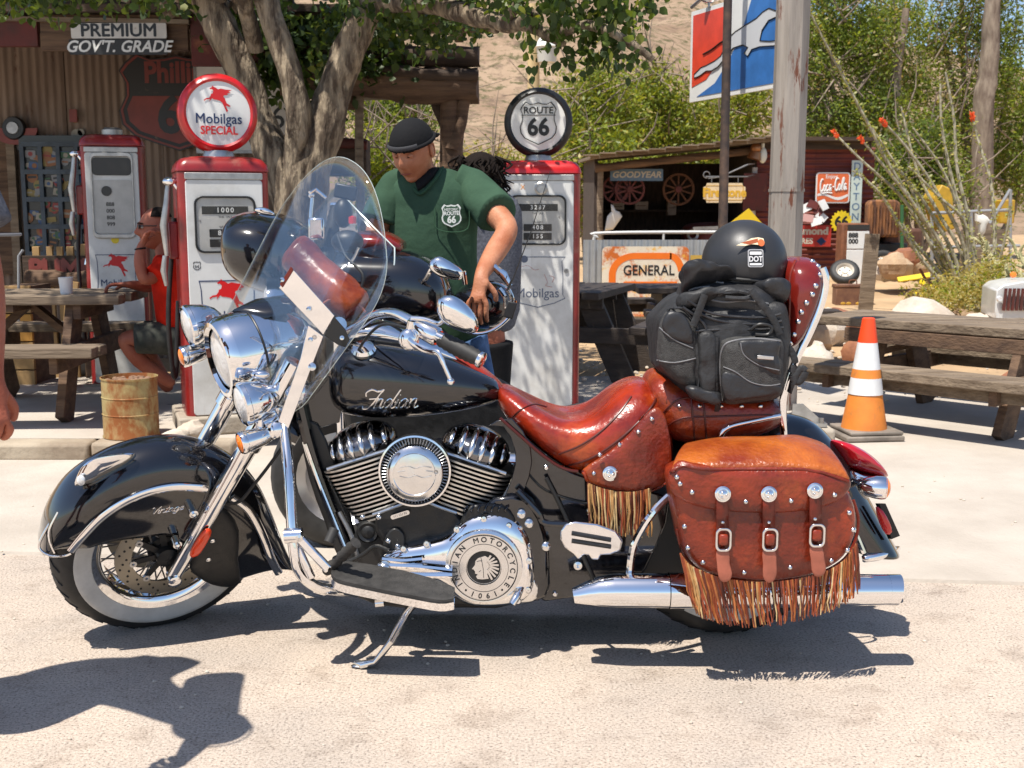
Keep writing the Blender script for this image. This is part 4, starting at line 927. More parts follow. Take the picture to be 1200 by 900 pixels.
MB().tube([a.lerp(b_, i/n) for i in range(n+1)], [.0165 if i % 2 else .0125 for i in range(n+1)], 14).build('foot_peg', rubber_worn, cb)
MB().tube([B(392,620,-.36), B(385,636,-.38)], .014, 12).build('peg_rubber', rubber, cb)
# floorboard and passenger board
near = [(388,676),(396,684),(430,692),(480,702),(515,708),(532,706)]; far = [(390,664),(400,659),(435,663),(480,672),(515,682),(533,690)]
N_ = crom(near, 3); F_ = crom(far, 3)
rows = [[B(a[0], a[1], -.42) for a in N_], [B(a[0], a[1], -.42) + V(0,0,.012) for a in N_], [B(b[0], b[1], -.30) + V(0,0,.004) for b in F_], [B(b[0], b[1], -.30) - V(0,0,.012) for b in F_]]
fb = MB().grid(rows).build('floorboard', rubber_worn, moto, smooth=40)
MB().grid([[B(a[0], a[1], -.424) + V(0,0,.001) for a in N_], [B(a[0], a[1], -.42) - V(0,0,.020) for a in N_], [B(b[0], b[1], -.30) - V(0,0,.022) for b in F_]]).build('floorboard_frame', chrome, fb)
MB().tube([B(450,706,-.36), B(440,707,-.36)], .012, 10).build('board_bolt', chrome_worn, fb)
def board_outline(): return [(657,622),(662,614),(674,611),(700,614),(722,622),(730,634),(727,645),(715,650),(704,650),(702,656),(694,656),(690,650),(684,650),(678,656),(672,649),(662,642),(657,632)]
pbd = MB().prism([B(x, y, -.30) for x, y in board_outline()], [B(x, y, -.27) for x, y in board_outline()]).build('passenger_board', chrome, moto, bevel=.005)
for k_ in range(2): MB().tube([B(670, 625+9*k_, -.303), B(716, 633+8*k_, -.303)], .006, 8).build('board_slot', black_dark, pbd)
MB().lathe([(.012,0),(.012,.01),(.005,.012),(.001,.01)], B(677,662,-.28), (0,-1,0), 12).build('bolt', chrome_worn, pbd)
# kickstand, its foot on the ground
ks = MB().tube([B(484,708,-.20), B(474,722,-.24), B(458,752,-.32), G(440,776,.02), G(424,779,.012), G(417,777,.010)], [.013,.012,.0105,.010,.012,.009], 10).build('kickstand', chrome_worn, moto)
MB().ell(G(424,780,.006), (.032,.014,.006), nu=14, nv=6).build('stand_foot', chrome_worn, ks)

# ------------------------------------------------ travel bag and helmet on the pillion
bag = MB().sec([(769,384,424,.10),(772,372,432,.15),(786,357,447,.18),(805,348,462,.20),(840,344,474,.21),(880,344,474,.21),(908,346,468,.20),(920,356,458,.15)], 0, -.1, n=48, e=4.2, k=6)
bag.jitter(.014, 10); bag = bag.build('travel_bag', nylon, None, smooth=70, sub=1, label='black nylon travel bag strapped on the pillion seat below the helmet', cat='bag')
def bagp(name, pts, dy, th, m, e=.3, nrm=(0,-1,.05), jit=.002, par=None, sm=3): 
    mb = MB().pillow([B(x, y, dy) for x, y in cromc(pts, sm+2)], nrm, th, .02, e=e, steps=7); mb.jitter(max(jit,.0045), 26); return mb.build(name, m, par or bag, smooth=60)
fpl = []; spl = []
fp = bagp('front_pocket', [(842,402),(848,396),(870,393),(905,394),(916,400),(917,430),(916,455),(908,466),(880,470),(850,472),(844,460),(842,430)], -.19, .055, nylon_mesh); fpl.append(fp)
fpl.append(bagp('pocket_panel', [(866,400),(890,398),(912,401),(914,418),(913,440),(890,430),(872,418)], -.236, .012, nylon_shine, par=fp))
fpl.append(bagp('pocket_base', [(848,436),(868,440),(890,450),(914,452),(912,462),(880,467),(850,468)], -.236, .010, nylon_shine, par=fp))
cord([(846,470,-.235),(844,430,-.24),(847,408,-.24),(858,400,-.245),(885,397,-.245),(914,400,-.24)], 0, .0028, 'zip_piping', grey_pipe, fp, on=[o_ for o_ in fpl])
cord([(848,430,-.247),(862,436,-.25),(880,448,-.25),(900,452,-.25),(914,450,-.247)], 0, .0018, 'zip_piping', grey_pipe, fp, on=[o_ for o_ in fpl])
cord([(868,402,-.25),(872,416,-.252),(890,428,-.252),(913,434,-.25)], 0, .0018, 'zip_piping', grey_pipe, fp, on=[o_ for o_ in fpl])
MB().box(B(897,419,-.256), (.045,.004,.010), Matrix.Rotation(radians(4),3,'Y')).build('maker_label', alu, fp, bevel=.001)
sp = bagp('side_pocket', [(771,398),(774,378),(782,365),(796,362),(808,372),(815,385),(817,410),(815,440),(812,456),(795,448),(778,435),(770,420)], -.165, .045, nylon_mesh); spl.append(sp)
spl.append(bagp('pocket_panel', [(775,378),(784,366),(796,366),(806,376),(812,390),(812,404),(795,400),(780,392)], -.205, .012, nylon_shine, par=sp))
cord([(773,384,-.2),(790,398,-.22),(812,408,-.225)], 0, .002, 'zip_piping', grey_pipe, sp, on=[o_ for o_ in spl]); cord([(770,422,-.2),(790,425,-.22),(815,420,-.22)], 0, .002, 'zip_piping', grey_pipe, sp, on=[o_ for o_ in spl])
cord([(782,364,-.19),(798,361,-.2),(812,374,-.21),(819,390,-.215),(820,430,-.215),(818,455,-.2)], 0, .0035, 'zip_piping', nylon_shine, sp, on=[o_ for o_ in spl])
bagp('bottom_gusset', [(805,452),(830,455),(842,462),(843,474),(825,472),(808,464)], -.20, .03, nylon_shine, jit=.006)
bagp('strap_panel', [(819,392),(838,392),(840,430),(838,462),(822,460),(819,430)], -.205, .02, nylon, jit=.004)
lid = MB().sec([(800,348,366,.08),(808,330,372,.14),(825,325,376,.17),(860,326,380,.18),(895,328,382,.175),(912,332,384,.14),(918,340,376,.08)], -.01, -.1, n=40, e=2.6, k=6); lid.jitter(.020, 12); lid = lid.build('bag_lid', nylon_shine, bag, smooth=70, sub=1)
for q in ([(806,352),(830,366),(860,371),(895,372),(915,368)], [(812,362),(835,374),(865,379),(900,380),(916,376)], [(815,388),(850,386),(890,386),(918,384)], [(800,360),(822,376),(828,390),(822,400)]):
    cord([(x, y, -.205) for x, y in q], 0, .0042, 'bag_seam', nylon_shine, lid)
for q in ([(880,340),(892,355),(905,372),(914,392)], [(826,345),(820,362),(812,382)]):
    MB().tube([B(x, y, -.215) for x, y in crom(q, 5)], .010, 8, flat=.25, up=(.9,0,.3)).build('strap', nylon, lid)
MB().tube([B(*q) for q in crom([(842,346,-.19),(852,341,-.2),(868,342,-.2),(880,346,-.2),(872,350,-.21),(850,349,-.21)], 4)], .007, 8).build('carry_handle', nylon, lid)
bagp('folded_flap', [(797,322),(803,318),(822,318),(842,322),(862,328),(858,334),(838,338),(818,342),(803,348),(797,342)], -.10, .10, nylon_shine, e=.5, nrm=(-.1,-.8,.5), jit=.012, par=lid)
bagp('folded_flap', [(792,352),(800,346),(820,340),(845,338),(872,341),(880,346),(862,350),(835,352),(812,360),(798,366)], -.16, .05, nylon, e=.4, nrm=(0,-1,.3), jit=.010, par=lid)
bagp('folded_flap', [(880,334),(900,330),(918,334),(922,346),(916,356),(896,352),(884,346)], -.12, .07, nylon_shine, e=.4, nrm=(.1,-1,.3), jit=.010, par=lid)
for q in ([(800,336),(812,332),(830,330),(848,332)], [(800,344),(815,338),(832,336)], [(828,350),(850,354),(876,352),(900,356)]): cord(q, 0, .0030, 'bag_seam', grey_pipe, lid, on=lid)
MB().tube([B(*q) for q in crom([(880,386,-.21),(890,380,-.22),(904,383,-.22),(900,392,-.22),(885,392,-.22)], 4)], .005, 8).build('buckle', black_plastic, bag)
for q in ([(840,395,-.215),(838,430,-.22),(840,465,-.21),(842,480,-.18)], [(843,468,-.2),(841,474,-.2),(840,482,-.19)]): MB().tube([B(*p) for p in crom(q, 4)], .007, 8, flat=.4, up=(1,0,0)).build('strap', nylon, bag)
tie = MB().tube([B(*q) for q in crom([(916,400,-.16),(926,410,-.17),(932,425,-.17),(928,440,-.17),(936,448,-.17),(944,436,-.17),(938,432,-.17),(930,445,-.17),(925,460,-.16)], 4)], .010, 8, flat=.3, up=(0,0,1)); tie.build('loose_strap', nylon, bag)
hC = B(872, 308, -.03)
hel = MB(); n = 48; rows = []
for i in range(17):
    t = i/16*pi*.5*1.16; row = []
    for j in range(n):
        a = 2*pi*j/n; r = sin(t); z = cos(t)
        k = .118 if z > 0 else .118*(1+.10*z)
        p = V(cos(a)*r*k*1.02, sin(a)*r*k*1.05, z*.122)
        if i > 13: p.z -= (i-13)*.004*(1 + .8*cos(a))
        row.append(hC + p)
    rows.append(row)
hel.grid(rows, closed=True); helmet = hel.build('helmet', matte_black, None, smooth=70, solid=.006, sub=1, label='matte black half helmet resting on the black travel bag', cat='helmet')
MB().tube([p + V(0,0,-.002) for p in rows[-1]], .0055, 8, closed=True).build('helmet_rim', rubber, helmet)
MB().ell(hC+V(0,0,-.045), (.104,.11,.055), nu=30, nv=10, z0=-.9, z1=.3).build('helmet_lining', nylon_shine, helmet)
Mhm = frame_m(hC + V(.006,-.1275,.018), (1,.05,0), (0,.16,1))
dt = MB(); poly_flat(dt, rrect(.044,.050,.006), Mhm, 0, .0014); dt_ = dt.build('approval_sticker', mat('sticker grey', (.42,.42,.43), .4), helmet)
mbb = MB(); poly_flat(mbb, rrect(.038,.044,.005), Mhm, .0014, .0006); mbb.build('sticker_ground', black_plastic, dt_)
text_mesh('lettering', 'DOT', mat('sticker white', (.7,.7,.7), .4), Mhm @ Matrix.Translation((0,-.003,.0022)), .021, dt_, .0003, .0006, sx=.85)
for hh, yy in ((.009,.014),(.006,-.017)): mbb = MB(); poly_flat(mbb, rrect(.034,hh,.002, cy=yy), Mhm, .002, .0006); mbb.build('sticker_bar', mat('sticker white', (.7,.7,.7)), dt_)
Me = frame_m(hC + V(-.004,-.1185,.060), (1,.04,.04), (0,.50,1))
wb = MB(); poly_flat(wb, [(x, y) for x, y in [(-.045,-.006),(-.02,.004),(0,.014),(.02,.016),(.034,.012),(.036,0),(.026,-.008),(.0,-.004),(-.02,-.008)]], Me, 0, .0016); we = wb.build('head_emblem', mat('cream enamel', (.72,.62,.42), .4), helmet)
wb = MB(); poly_flat(wb, circ(.0095, 16, .026, -.001, .011), Me, .0016, .001); wb.build('emblem_face', mat('rust enamel', (.55,.12,.03), .4), we)
for i in range(6):
    wb = MB(); wb.beam(Me @ V(.018, .012-.002*i, .002), Me @ V(-.03+.004*i, .001-.0012*i, .002), .0012, .001, up=(0,-1,0)); wb.build('emblem_feather', mat('rust enamel', (.55,.12,.03)), we)
for p in (V(-.062,-.100,.0), V(.082,-.086,-.006)): MB().lathe([(.005,-.002),(.005,.003),(.001,.004)], hC + p, (p.x,p.y,0), 10).build('snap', chrome_worn, helmet)
# ------------------------------------------------ petrol pumps
enamel_white = mat('aged white enamel', (.62,.62,.60), .3, 0, var=.06, scale=5, coat=.3); overlay(enamel_white, (.33,.20,.11), 6, .63, .78, .8, stretch=(1.4,1,.5)); overlay(enamel_white, (.40,.38,.34), 2.2, .50, .8); overlay(enamel_white, (.22,.10,.05), 22, .68, .74, .8)
enamel_red = mat('red enamel', (.25,.012,.011), .34, 0, var=.3, scale=5, coat=.3); overlay(enamel_red, (.30,.13,.09), 6, .58, .78)
enamel_red2 = mat('bright red enamel', (.50,.012,.014), .3, 0, var=.15, scale=5, coat=.3)
sign_white = mat('sign white', (.70,.70,.67), .4, 0, var=.05, scale=6)
sign_black = mat('sign black', (.012,.012,.012), .4); navy = mat('sign navy', (.012,.03,.10), .4); sign_red = mat('sign red', (.58,.012,.014), .35)
dial_grey = mat('dial plate', (.46,.45,.42), .4, .1, var=.1, scale=10); dial_dark = mat('dial window', (.03,.028,.026), .3)
worn_alu = mat('worn aluminium', (.42,.41,.39), .38, .8, var=.2, scale=14)
block_m = mat('plinth block', (.42,.37,.30), .9, col2=(.30,.25,.19), scale=6, bump=.5, bscale=40)
faint_navy = mat('faded navy print', (.10,.12,.17), .5); faint_red = mat('faded red print', (.45,.25,.22), .5)
HORSE = [(-.98,-.02),(-.80,.10),(-.62,.12),(-.50,.28),(-.48,.40),(-.36,.44),(-.30,.62),(-.42,.74),(-.52,.70),(-.55,.78),(-.42,.86),(-.34,.98),(-.26,.88),(-.12,.82),(.02,.72),(.20,.78),(.55,.72),(.98,.70),(.74,.60),(.88,.52),(.62,.46),(.72,.38),(.40,.32),(.36,.22),(.46,.12),(.52,-.06),(.60,-.24),(.78,-.34),(.84,-.46),(.70,-.44),(.58,-.38),(.50,-.42),(.60,-.60),(.66,-.74),(.56,-.84),(.50,-.70),(.40,-.46),(.30,-.22),(.14,-.06),(-.10,.0),(-.30,.02),(-.40,.10),(-.52,-.02),(-.60,-.12),(-.56,.04),(-.66,.02),(-.82,.0),(-.96,-.10)]
def horse(M, k, m, par, t=.0012):
    mb = MB(); poly_flat(mb, [(x*k, y*k) for x, y in HORSE], M, 0, t); return mb.build('winged_horse', m, par, smooth=0)
def globe(par, c, R, ax, ringm, kind, rough=0):
    ax = V(*ax).normalized()
    g = MB().lathe([(R*.80,.066),(R*.86,.074),(R*.97,.060),(R,.04),(R,-.04),(R*.97,-.06),(R*.86,-.074),(R*.80,-.066)], c, ax, 52).build('globe_rim', ringm, par, smooth=50)
    MB().lathe([(R*.81,.064),(R*.5,.069),(.001,.071)], c, ax, 44).build('globe_face', sign_white, g)
    MB().lathe([(R*.81,-.064),(R*.5,-.069),(.001,-.071)], c, ax, 44).build('globe_face', sign_white, g)
    x = V(-ax.y, ax.x, 0) * -1
    x = V(0,0,1).cross(ax).normalized()
    M = frame_m(c + ax*.0715, x, V(0,0,1))
    if kind == 'mobil':
        horse(M @ Matrix.Translation((.0,R*.33,0)), R*.36, sign_red, g)
        text_mesh('lettering', 'Mobilgas', navy, M @ Matrix.Translation((0,-R*.15,0)), R*.36, g, .0012, R*.003, sx=.93)
        text_mesh('lettering', 'SPECIAL', sign_red, M @ Matrix.Translation((0,-R*.44,0)), R*.29, g, .0012, R*.006, sx=.90)
    else:
        sh = shield(R*1.12); inn = [(x*.955, y*.955) for x, y in sh]; mb = MB(); ring_flat(mb, sh, inn, M, 0, .0015)
        mb.beam(M @ V(-R*.50, R*.20, .001), M @ V(R*.50, R*.20, .001), .004, .002, up=ax); mb.build('shield_outline', sign_black, g)
        text_mesh('lettering', 'ROUTE', sign_black, M @ Matrix.Translation((0,R*.33,0)), R*.27, g, .0012, R*.004)
        text_mesh('lettering', '66', sign_black, M @ Matrix.Translation((0,-R*.16,0)), R*.68, g, .0012, R*.022, sx=.95)
    MB().lathe([(R*.40,-R-.055),(R*.40,-R-.01),(R*.36,-R*.93)], c, (0,0,1), 28).build('globe_collar', worn_alu, g)
    return g
def pump(px, Y, w, d, h, rot, label, kind, style='tall', globe_kind=None, ringm=None, zb=.0, plinth=True):
    base = P(px, 450, Y); base.z = zb; t = thing('gas_pump', label, 'gas pump', base, 'old gas pumps')
    R_ = Matrix.Rotation(radians(rot), 3, 'Z'); T = lambda x, y, z: base + R_ @ V(x, y, z)
    z0 = .09 if plinth else .0
    if plinth: MB().box(base + V(0,0,.045), (w+.10, d+.1, .10), R_).build('plinth', block_m, t, bevel=.012)
    o = rrect(w, d, .045, 4); m = MB()
    m.prism([T(x, y, h-.06) for x, y in o], [T(x, y, z0) for x, y in o]); body = m.build('cabinet', enamel_red, t, smooth=30)
    rings = [[T(x*s, y*s, z) for x, y in o] for s, z in ((1.0,h-.058),(1.02,h-.055),(1.02,h-.045),(.99,h-.02),(.9,h+.008),(.7,h+.022),(.3,h+.028))]
    MB().loft(rings).build('cabinet_cap', enamel_red2 if style == 'right' else enamel_red, body, smooth=50)
    fw = w*.84; ff = -d/2-.012; fh = h-.09-z0
    Mf = frame_m(T(0, ff, z0+fh/2+.0), R_ @ V(1,0,0), V(0,0,1))
    mb = MB(); poly_flat(mb, rrect(fw, fh-.02, .02), Mf, -.012, .014); fr = mb.build('front_panel', enamel_white, body, bevel=.004)
    mb = MB(); poly_flat(mb, rrect(fw*1.01, .035, .006, cy=fh/2+.008), Mf, -.01, .018); mb.build('trim_band', worn_alu, fr, bevel=.003)
    top = fh/2
    Mw = lambda x, y, z=.0025: Mf @ Matrix.Translation((x, y, z))
    if style in ('left', 'right'):
        wy = top - .245; W_, H_ = fw*.80, .30
        mb = MB(); ring_flat(mb, rrect(W_, H_, .045), rrect(W_-.022, H_-.022, .038), Mw(0, wy), 0, .012); mb.build('window_gasket', sign_black, fr, bevel=.003)
        mb = MB(); poly_flat(mb, rrect(W_-.02, H_-.02, .038), Mw(0, wy), 0, .003); wd = mb.build('dial_plate', dial_grey, fr)
        for yy, ww, tx in ((.075,.24,'1000' if style == 'left' else '3287'), (-.045,.17,'80 9' if style == 'left' else '408'), (-.098,.17,'  309' if style == 'left' else '155')):
            mb = MB(); poly_flat(mb, rrect(ww, .042, .003, cy=yy), Mw(0, wy), .002, .003); q = mb.build('counter_window', dial_dark, wd)
            text_mesh('lettering', tx, sign_white, Mw(0, wy+yy, .0078), .036, q, .0006, .0004, space=1.35)
        text_mesh('lettering', 'THIS   SALE', sign_black, Mw(0, wy+.040, .0058), .014, wd, .0005); text_mesh('lettering', 'GALLONS', sign_black, Mw(0, wy-.012, .0058), .015, wd, .0005)
        for sx in (-.13, .13): MB().lathe([(.005,0),(.004,.003),(.0005,.004)], Mw(sx, wy+.02, .005) @ V(0,0,0), R_ @ V(0,-1,0), 8).build('screw', steel, wd)
        gm = glass_mat('dial glass', (.98,.98,.98), .01, .04, .06) if 'dial glass' not in MATS else MATS['dial glass']
        mb = MB(); poly_flat(mb, rrect(W_-.02, H_-.02, .038), Mw(0, wy), .010, .001); mb.build('dial_glass', gm, fr)
        ey = top - .70 if style == 'left' else top - .62
    else:
        wy = top - .30; W_, H_ = fw*.74, .44
        mb = MB(); ring_flat(mb, rrect(fw*.80, .58, .035), rrect(W_, .52, .03), Mw(0, top-.30), 0, .014); mb.build('face_frame', worn_alu, fr, bevel=.004)
        mb = MB(); poly_flat(mb, rrect(W_, .12, .03, cy=top-.105), Mw(0,0), 0, .004); mb.build('dial_window', dial_dark, fr)
        mb = MB(); poly_flat(mb, rrect(W_, .36, .02, cy=top-.375), Mw(0,0), 0, .004); q = mb.build('dial_plate', dial_grey, fr)
        MB().lathe([(.035,0),(.033,.01),(.001,.01)], Mw(-.04, top-.27, .004) @ V(0,0,0), R_ @ V(0,-1,0), 18).build('dial_port', dial_dark, q)
        for k_ in range(4): text_mesh('lettering', ('888','000','808','999')[k_], sign_black, Mw(-.02, top-.36-.045*k_, .0065), .036, q, .0004, .001)
        mb = MB(); poly_flat(mb, circ(.026, 20, 0, top-.60), Mw(0,0), 0, .002); mb.build('yellow_sticker', mat('sticker yellow', (.75,.55,.02), .4), fr)
        ey = top - .84
    # shield emblem panel
    if style != 'right':
        ew = .30 if style == 'left' else .27; eh = .32 if style == 'left' else .28
        sh = [(-.5,.5),(-.46,.5),(.46,.5),(.5,.5),(.47,.35),(.46,.0),(.48,-.3),(.5,-.42),(.3,-.47),(.1,-.53),(0,-.6),(-.1,-.53),(-.3,-.47),(-.5,-.42),(-.48,-.3),(-.46,0),(-.47,.35)]
        sh = [(x*ew, y*eh) for x, y in sh]; inn = [(x*.965, y*.965) for x, y in sh]
        mb = MB(); ring_flat(mb, sh, inn, Mw(0, ey), 0, .0012); e_ = mb.build('shield_border', navy, fr)
        horse(Mw(0, ey+eh*.22), ew*.33, sign_red, e_)
        text_mesh('lettering', 'Mobilgas', navy, Mw(0, ey-eh*(.10 if style == 'left' else .2)), ew*.235, e_, .0008, .0005, sx=.98)
        if style == 'left': text_mesh('lettering', 'SPECIAL', sign_red, Mw(0, ey-eh*.33), ew*.235, e_, .0008, .0016, sx=.9)
        if style == 'left':
            mb = MB(); ring_flat(mb, shield(.042), [(x*.85, y*.85) for x, y in shield(.042)], Mw(-.155, top-.46), 0, .001); q = mb.build('shield_sticker', sign_black, fr); text_mesh('lettering', '66', sign_black, Mw(-.155, top-.465), .024, q, .0005)
    else:
        ew, eh = .34, .31
        sh = [(-.5,.5),(.5,.5),(.44,.42),(.46,.1),(.46,-.25),(.5,-.32),(.3,-.42),(0,-.5),(-.3,-.42),(-.5,-.32),(-.46,-.25),(-.46,.1),(-.44,.42)]
        sh = [(x*ew, y*eh) for x, y in sh]
        mb = MB(); ring_flat(mb, sh, [(x*.975, y*.97) for x, y in sh], Mw(0, ey), 0, .0012); e_ = mb.build('shield_border', faint_navy, fr)
        text_mesh('lettering', 'Mobilgas', faint_navy, Mw(0, ey-eh*.22), .08, e_, .0006, .0002, sx=.95)
        mb = MB(); strokes(mb, [[(-.12,.09),(-.06,.10),(-.02,.075),(.01,.08)],[(.04,.05),(.06,.0),(.05,-.02),(.09,-.03)],[(.07,.04),(.10,.03),(.09,.0)],[(-.1,.07),(-.12,.06)]], Mw(0, ey), .0018); mb.build('worn_drawing', faint_red, e_)
        MB().lathe([(.038,0),(.040,.012),(.030,.018),(.028,.012),(.001,.012)], Mw(.02, top-.055, .002) @ V(0,0,0), R_ @ V(0,-1,0), 28).build('crank_boss', worn_alu, fr)
        text_mesh('lettering', 'X', mat('sticker orange', (.7,.25,.02)), Mw(-.09, top-.05), .04, fr, .0006)
        mb = MB(); poly_flat(mb, rrect(.07, .05, .003, cx=.13, cy=top-.055), Mw(0,0), 0, .001); q = mb.build('notice', mat('paper white', (.68,.68,.66), .6), fr); 
        for k_ in range(3): text_mesh('lettering', ('PAY HERE','CASH','ONLY')[k_], sign_black, Mw(.13, top-.042-.014*k_, .0018), .012, q, .0003)
        mb = MB(); poly_flat(mb, rrect(.10, .12, .003, cx=-.09, cy=top-.48), Mw(0,0), 0, .001); q = mb.build('notice', mat('paper white', (.68,.68,.66), .6), fr); mb = MB(); poly_flat(mb, circ(.022, 16, -.08, top-.48), Mw(0,0), .001, .001); mb.build('notice_mark', faint_navy, q)
        MB().lathe([(.014,0),(.013,.008),(.004,.008),(.001,.004)], Mw(.175, top-.55, .002) @ V(0,0,0), R_ @ V(0,-1,0), 14).build('lock', steel, fr)
    # hose and nozzle on the left flank
    if style != 'right':
        s = -1; nx = -w/2-.03
        bt = MB().box(T(nx+.01, -.03, h-.42), (.05,.10,.20), R_).build('nozzle_boot', enamel_red, body, bevel=.01)
        nz = MB().tube([T(nx-.01, -.10, h-.13), T(nx-.02, -.10, h-.22), T(nx-.04,-.10,h-.34), T(nx-.03,-.10,h-.50)], [.014,.018,.022,.013], 14).build('nozzle', worn_alu, body)
        MB().tube([T(nx+.005, -.125, h-.10), T(nx+.045,-.13,h-.16), T(nx+.045,-.13,h-.80), T(nx+.03,-.13,h-.86)], .011, 10).build('nozzle_guard', chrome, body)
        MB().ell(T(nx, -.11, h-.11), (.04,.04,.025)).build('nozzle_swivel', chrome, body)
        MB().tube([T(nx-.04,-.10,h-.5), T(nx-.05,-.10,h-.58), T(nx-.04,-.10,h-.66)], [.014,.019,.011], 12).build('nozzle_spout', worn_alu, nz)
        MB().tube([Vector(p) for p in crom([T(nx+.02,-.02,h-.3), T(nx-.03,-.0,h-.8), T(nx-.02,.05,.35), T(nx+.0,.08,.3), T(nx+.03,.08,.7)], 6)], .014, 10).build('hose', rubber, body)
        MB().tube([T(nx+.045,-.14,h-1.02), T(nx+.045,-.14,h-.84)], .009, 8).build('hose_clip', chrome, body)
    if globe_kind: globe(t, T(0, .0, h+.045+.21), .21, R_ @ V(0,-1,0), ringm, globe_kind)
    elif style == 'back': MB().lathe([(.07,-.01),(.07,.03),(.05,.045),(.001,.045)], T(0,0,h+.03), (0,0,1), 20).build('globe_collar', worn_alu, body)
    return t
pump(266, 6.38, .475, .40, 1.455, 20, 'gas pump with a red rimmed Mobilgas Special globe before the tree trunk', 'mobil', 'left', 'mobil', enamel_red2, zb=.10)
pump(630, 7.25, .515, .40, 1.575, -2, 'red and white gas pump with the black rimmed Route 66 globe', 'route', 'right', 'route', sign_black, zb=.0)
pump(146, 8.15, .41, .34, 1.78, 14, 'gas pump without a globe, behind the seated man in red', 'old', 'back', None, None, zb=.012)
# ------------------------------------------------ second motorcycle, behind the first one
Y2 = 4.30
m2 = thing('motorcycle', 'black motorcycle with tinted windscreen and antenna, half hidden behind the front cruiser', 'motorcycle', (0, Y2, 0))
def B2(px, py, dy=0): return P(px, py, Y2 + dy)
fa = MB()
fa.sec([(263,272,300,.12),(268,257,318,.22),(280,249,332,.27),(300,247,342,.29),(320,250,348,.29),(340,258,350,.26),(352,268,345,.2)], 0, -.1, n=34, e=2.6, base=Y2, k=4); fairing = fa.build('fairing', black_paint, m2, smooth=60, sub=1)
bd = MB().sec([(345,318,372,.12),(365,300,385,.2),(400,290,395,.23),(440,290,396,.24),(475,292,392,.24),(505,303,388,.22),(522,322,380,.18),(530,345,372,.1)], 0, -.1, n=34, e=2.8, base=Y2, k=4).build('fuel_tank', black_paint, m2, smooth=60, sub=1)
MB().sec([(408,278,292,.10),(420,271,296,.15),(450,272,298,.16),(470,283,300,.12)], 0, -.1, n=28, base=Y2).build('seat', leather_maroon, m2, smooth=60)
tr = MB().sec([(528,350,374,.08),(540,338,385,.14),(560,332,389,.17),(580,331,388,.17),(596,339,380,.14),(602,352,370,.09)], .17, .0, n=34, e=2.8, base=Y2, k=4).build('rear_trunk', black_paint, m2, smooth=60, sub=1)
MB().tube([B2(x, y, -.2) for x, y in crom([(528,372),(550,390),(575,388),(596,372),(604,352)], 5)], .006, 8).build('trunk_edge', chrome, tr)
MB().tube([B2(x, y, -.2) for x, y in crom([(585,338),(592,348),(594,362),(600,352),(596,340)], 5)], .009, 8).build('trunk_latch', chrome_worn, tr)
MB().box(B2(598,363,-.2), (.035,.03,.06), Matrix.Rotation(.3,3,'Y')).build('latch_block', black_plastic, tr, bevel=.004)
MB().tube([B2(545,333,-.12), B2(543,318,-.13)], .009, 8).build('trunk_hinge', chrome, tr)
MB().tube([B2(594,342,-.05), B2(600,328,-.05)], .005, 6).build('antenna_base', black_plastic, m2)
MB().tube([B2(600,330,-.05), B2(622,272,-.05), B2(645,200,-.05)], [.0028,.0018,.0010], 6).build('antenna', black_plastic, m2)
MB().tube([B2(578,312,0), B2(590,322,0), B2(598,335,0)], [.012,.016,.009], 8).build('grab_rail', chrome, tr)
mo2 = [(503,314),(505,305),(514,300),(528,306),(541,316),(542,322),(538,328),(520,326),(511,322)]
q2 = MB().pillow([B2(x, y, -.30) for x, y in cromc(mo2, 3)], (-.2,-1,.1), .03, .012, e=.6).build('mirror', chrome, m2); MB().pillow([B2(x, y, -.335) for x, y in cromc([(516,314),(537,319),(538,326),(522,324)], 2)], (-.2,-1,.1), .004, .003, e=.3).build('mirror_panel', black_paint, q2)
MB().tube([B2(507,312,-.29), B2(500,325,-.25), B2(492,335,-.2)], .008, 8).build('mirror_stem', chrome, m2)
q2 = MB().pillow([B2(x, y, -.28) for x, y in cromc([(299,248),(301,244),(312,244),(321,249),(321,253),(308,252)], 3)], (-.1,-1,.3), .02, .01, e=.6).build('mirror', chrome, m2)
lc = B2(296, 352, -.26); l2 = MB().lathe([(.05,0),(.053,.01),(.05,.03),(.035,.06),(.001,.07)], lc + V(.05,0,0), (1,.25,0), 26).build('spot_lamp', chrome, m2)
MB().lathe([(.001,-.014),(.03,-.01),(.05,0)], lc + V(.05,0,0), (1,.25,0), 22).build('lens', lens_glass, l2)
MB().sec([(255,300,335,.1),(270,292,345,.15),(295,292,352,.18)], 0, -.05, n=20, base=Y2)
rows = []
for j in range(14):
    v = j/13; row = []
    for i in range(15):
        u = -1 + i/7; a = B2(lerp(322,400,v), lerp(300,212,v), .20); b_ = B2(lerp(455,470,v), lerp(335,300,v), -.22)
        p = a.lerp(b_, .5+u/2*(1-.2*v**3)) + V(-.10*(1-u*u), 0, .085*v*(1-u*u)); row.append(p)
    rows.append(row)
ws2 = MB().grid(rows).build('windscreen', shield_glass2, m2, smooth=80, solid=.004)
MB().tube(rows[-1] + [r[-1] for r in rows[::-1]], .003, 6).build('glass_edge', MATS['polished glass edge'], ws2)
for px, nm in ((405,'front_wheel'), (690,'rear_wheel')):
    c = P(px, 560, Y2); c.z = .285; k_ = MB().lathe([(.18,.05),(.22,.065),(.26,.055),(.28,.03),(.285,0),(.28,-.03),(.26,-.055),(.22,-.065),(.18,-.05)], c, (0,-1,0), 40).build(nm, rubber, m2)
    MB().lathe([(.001,.04),(.05,.05),(.06,.02),(.15,.02),(.18,.05),(.18,-.05),(.15,-.02),(.06,-.02),(.001,-.04)], c, (0,-1,0), 30).build('rim', alu, k_)
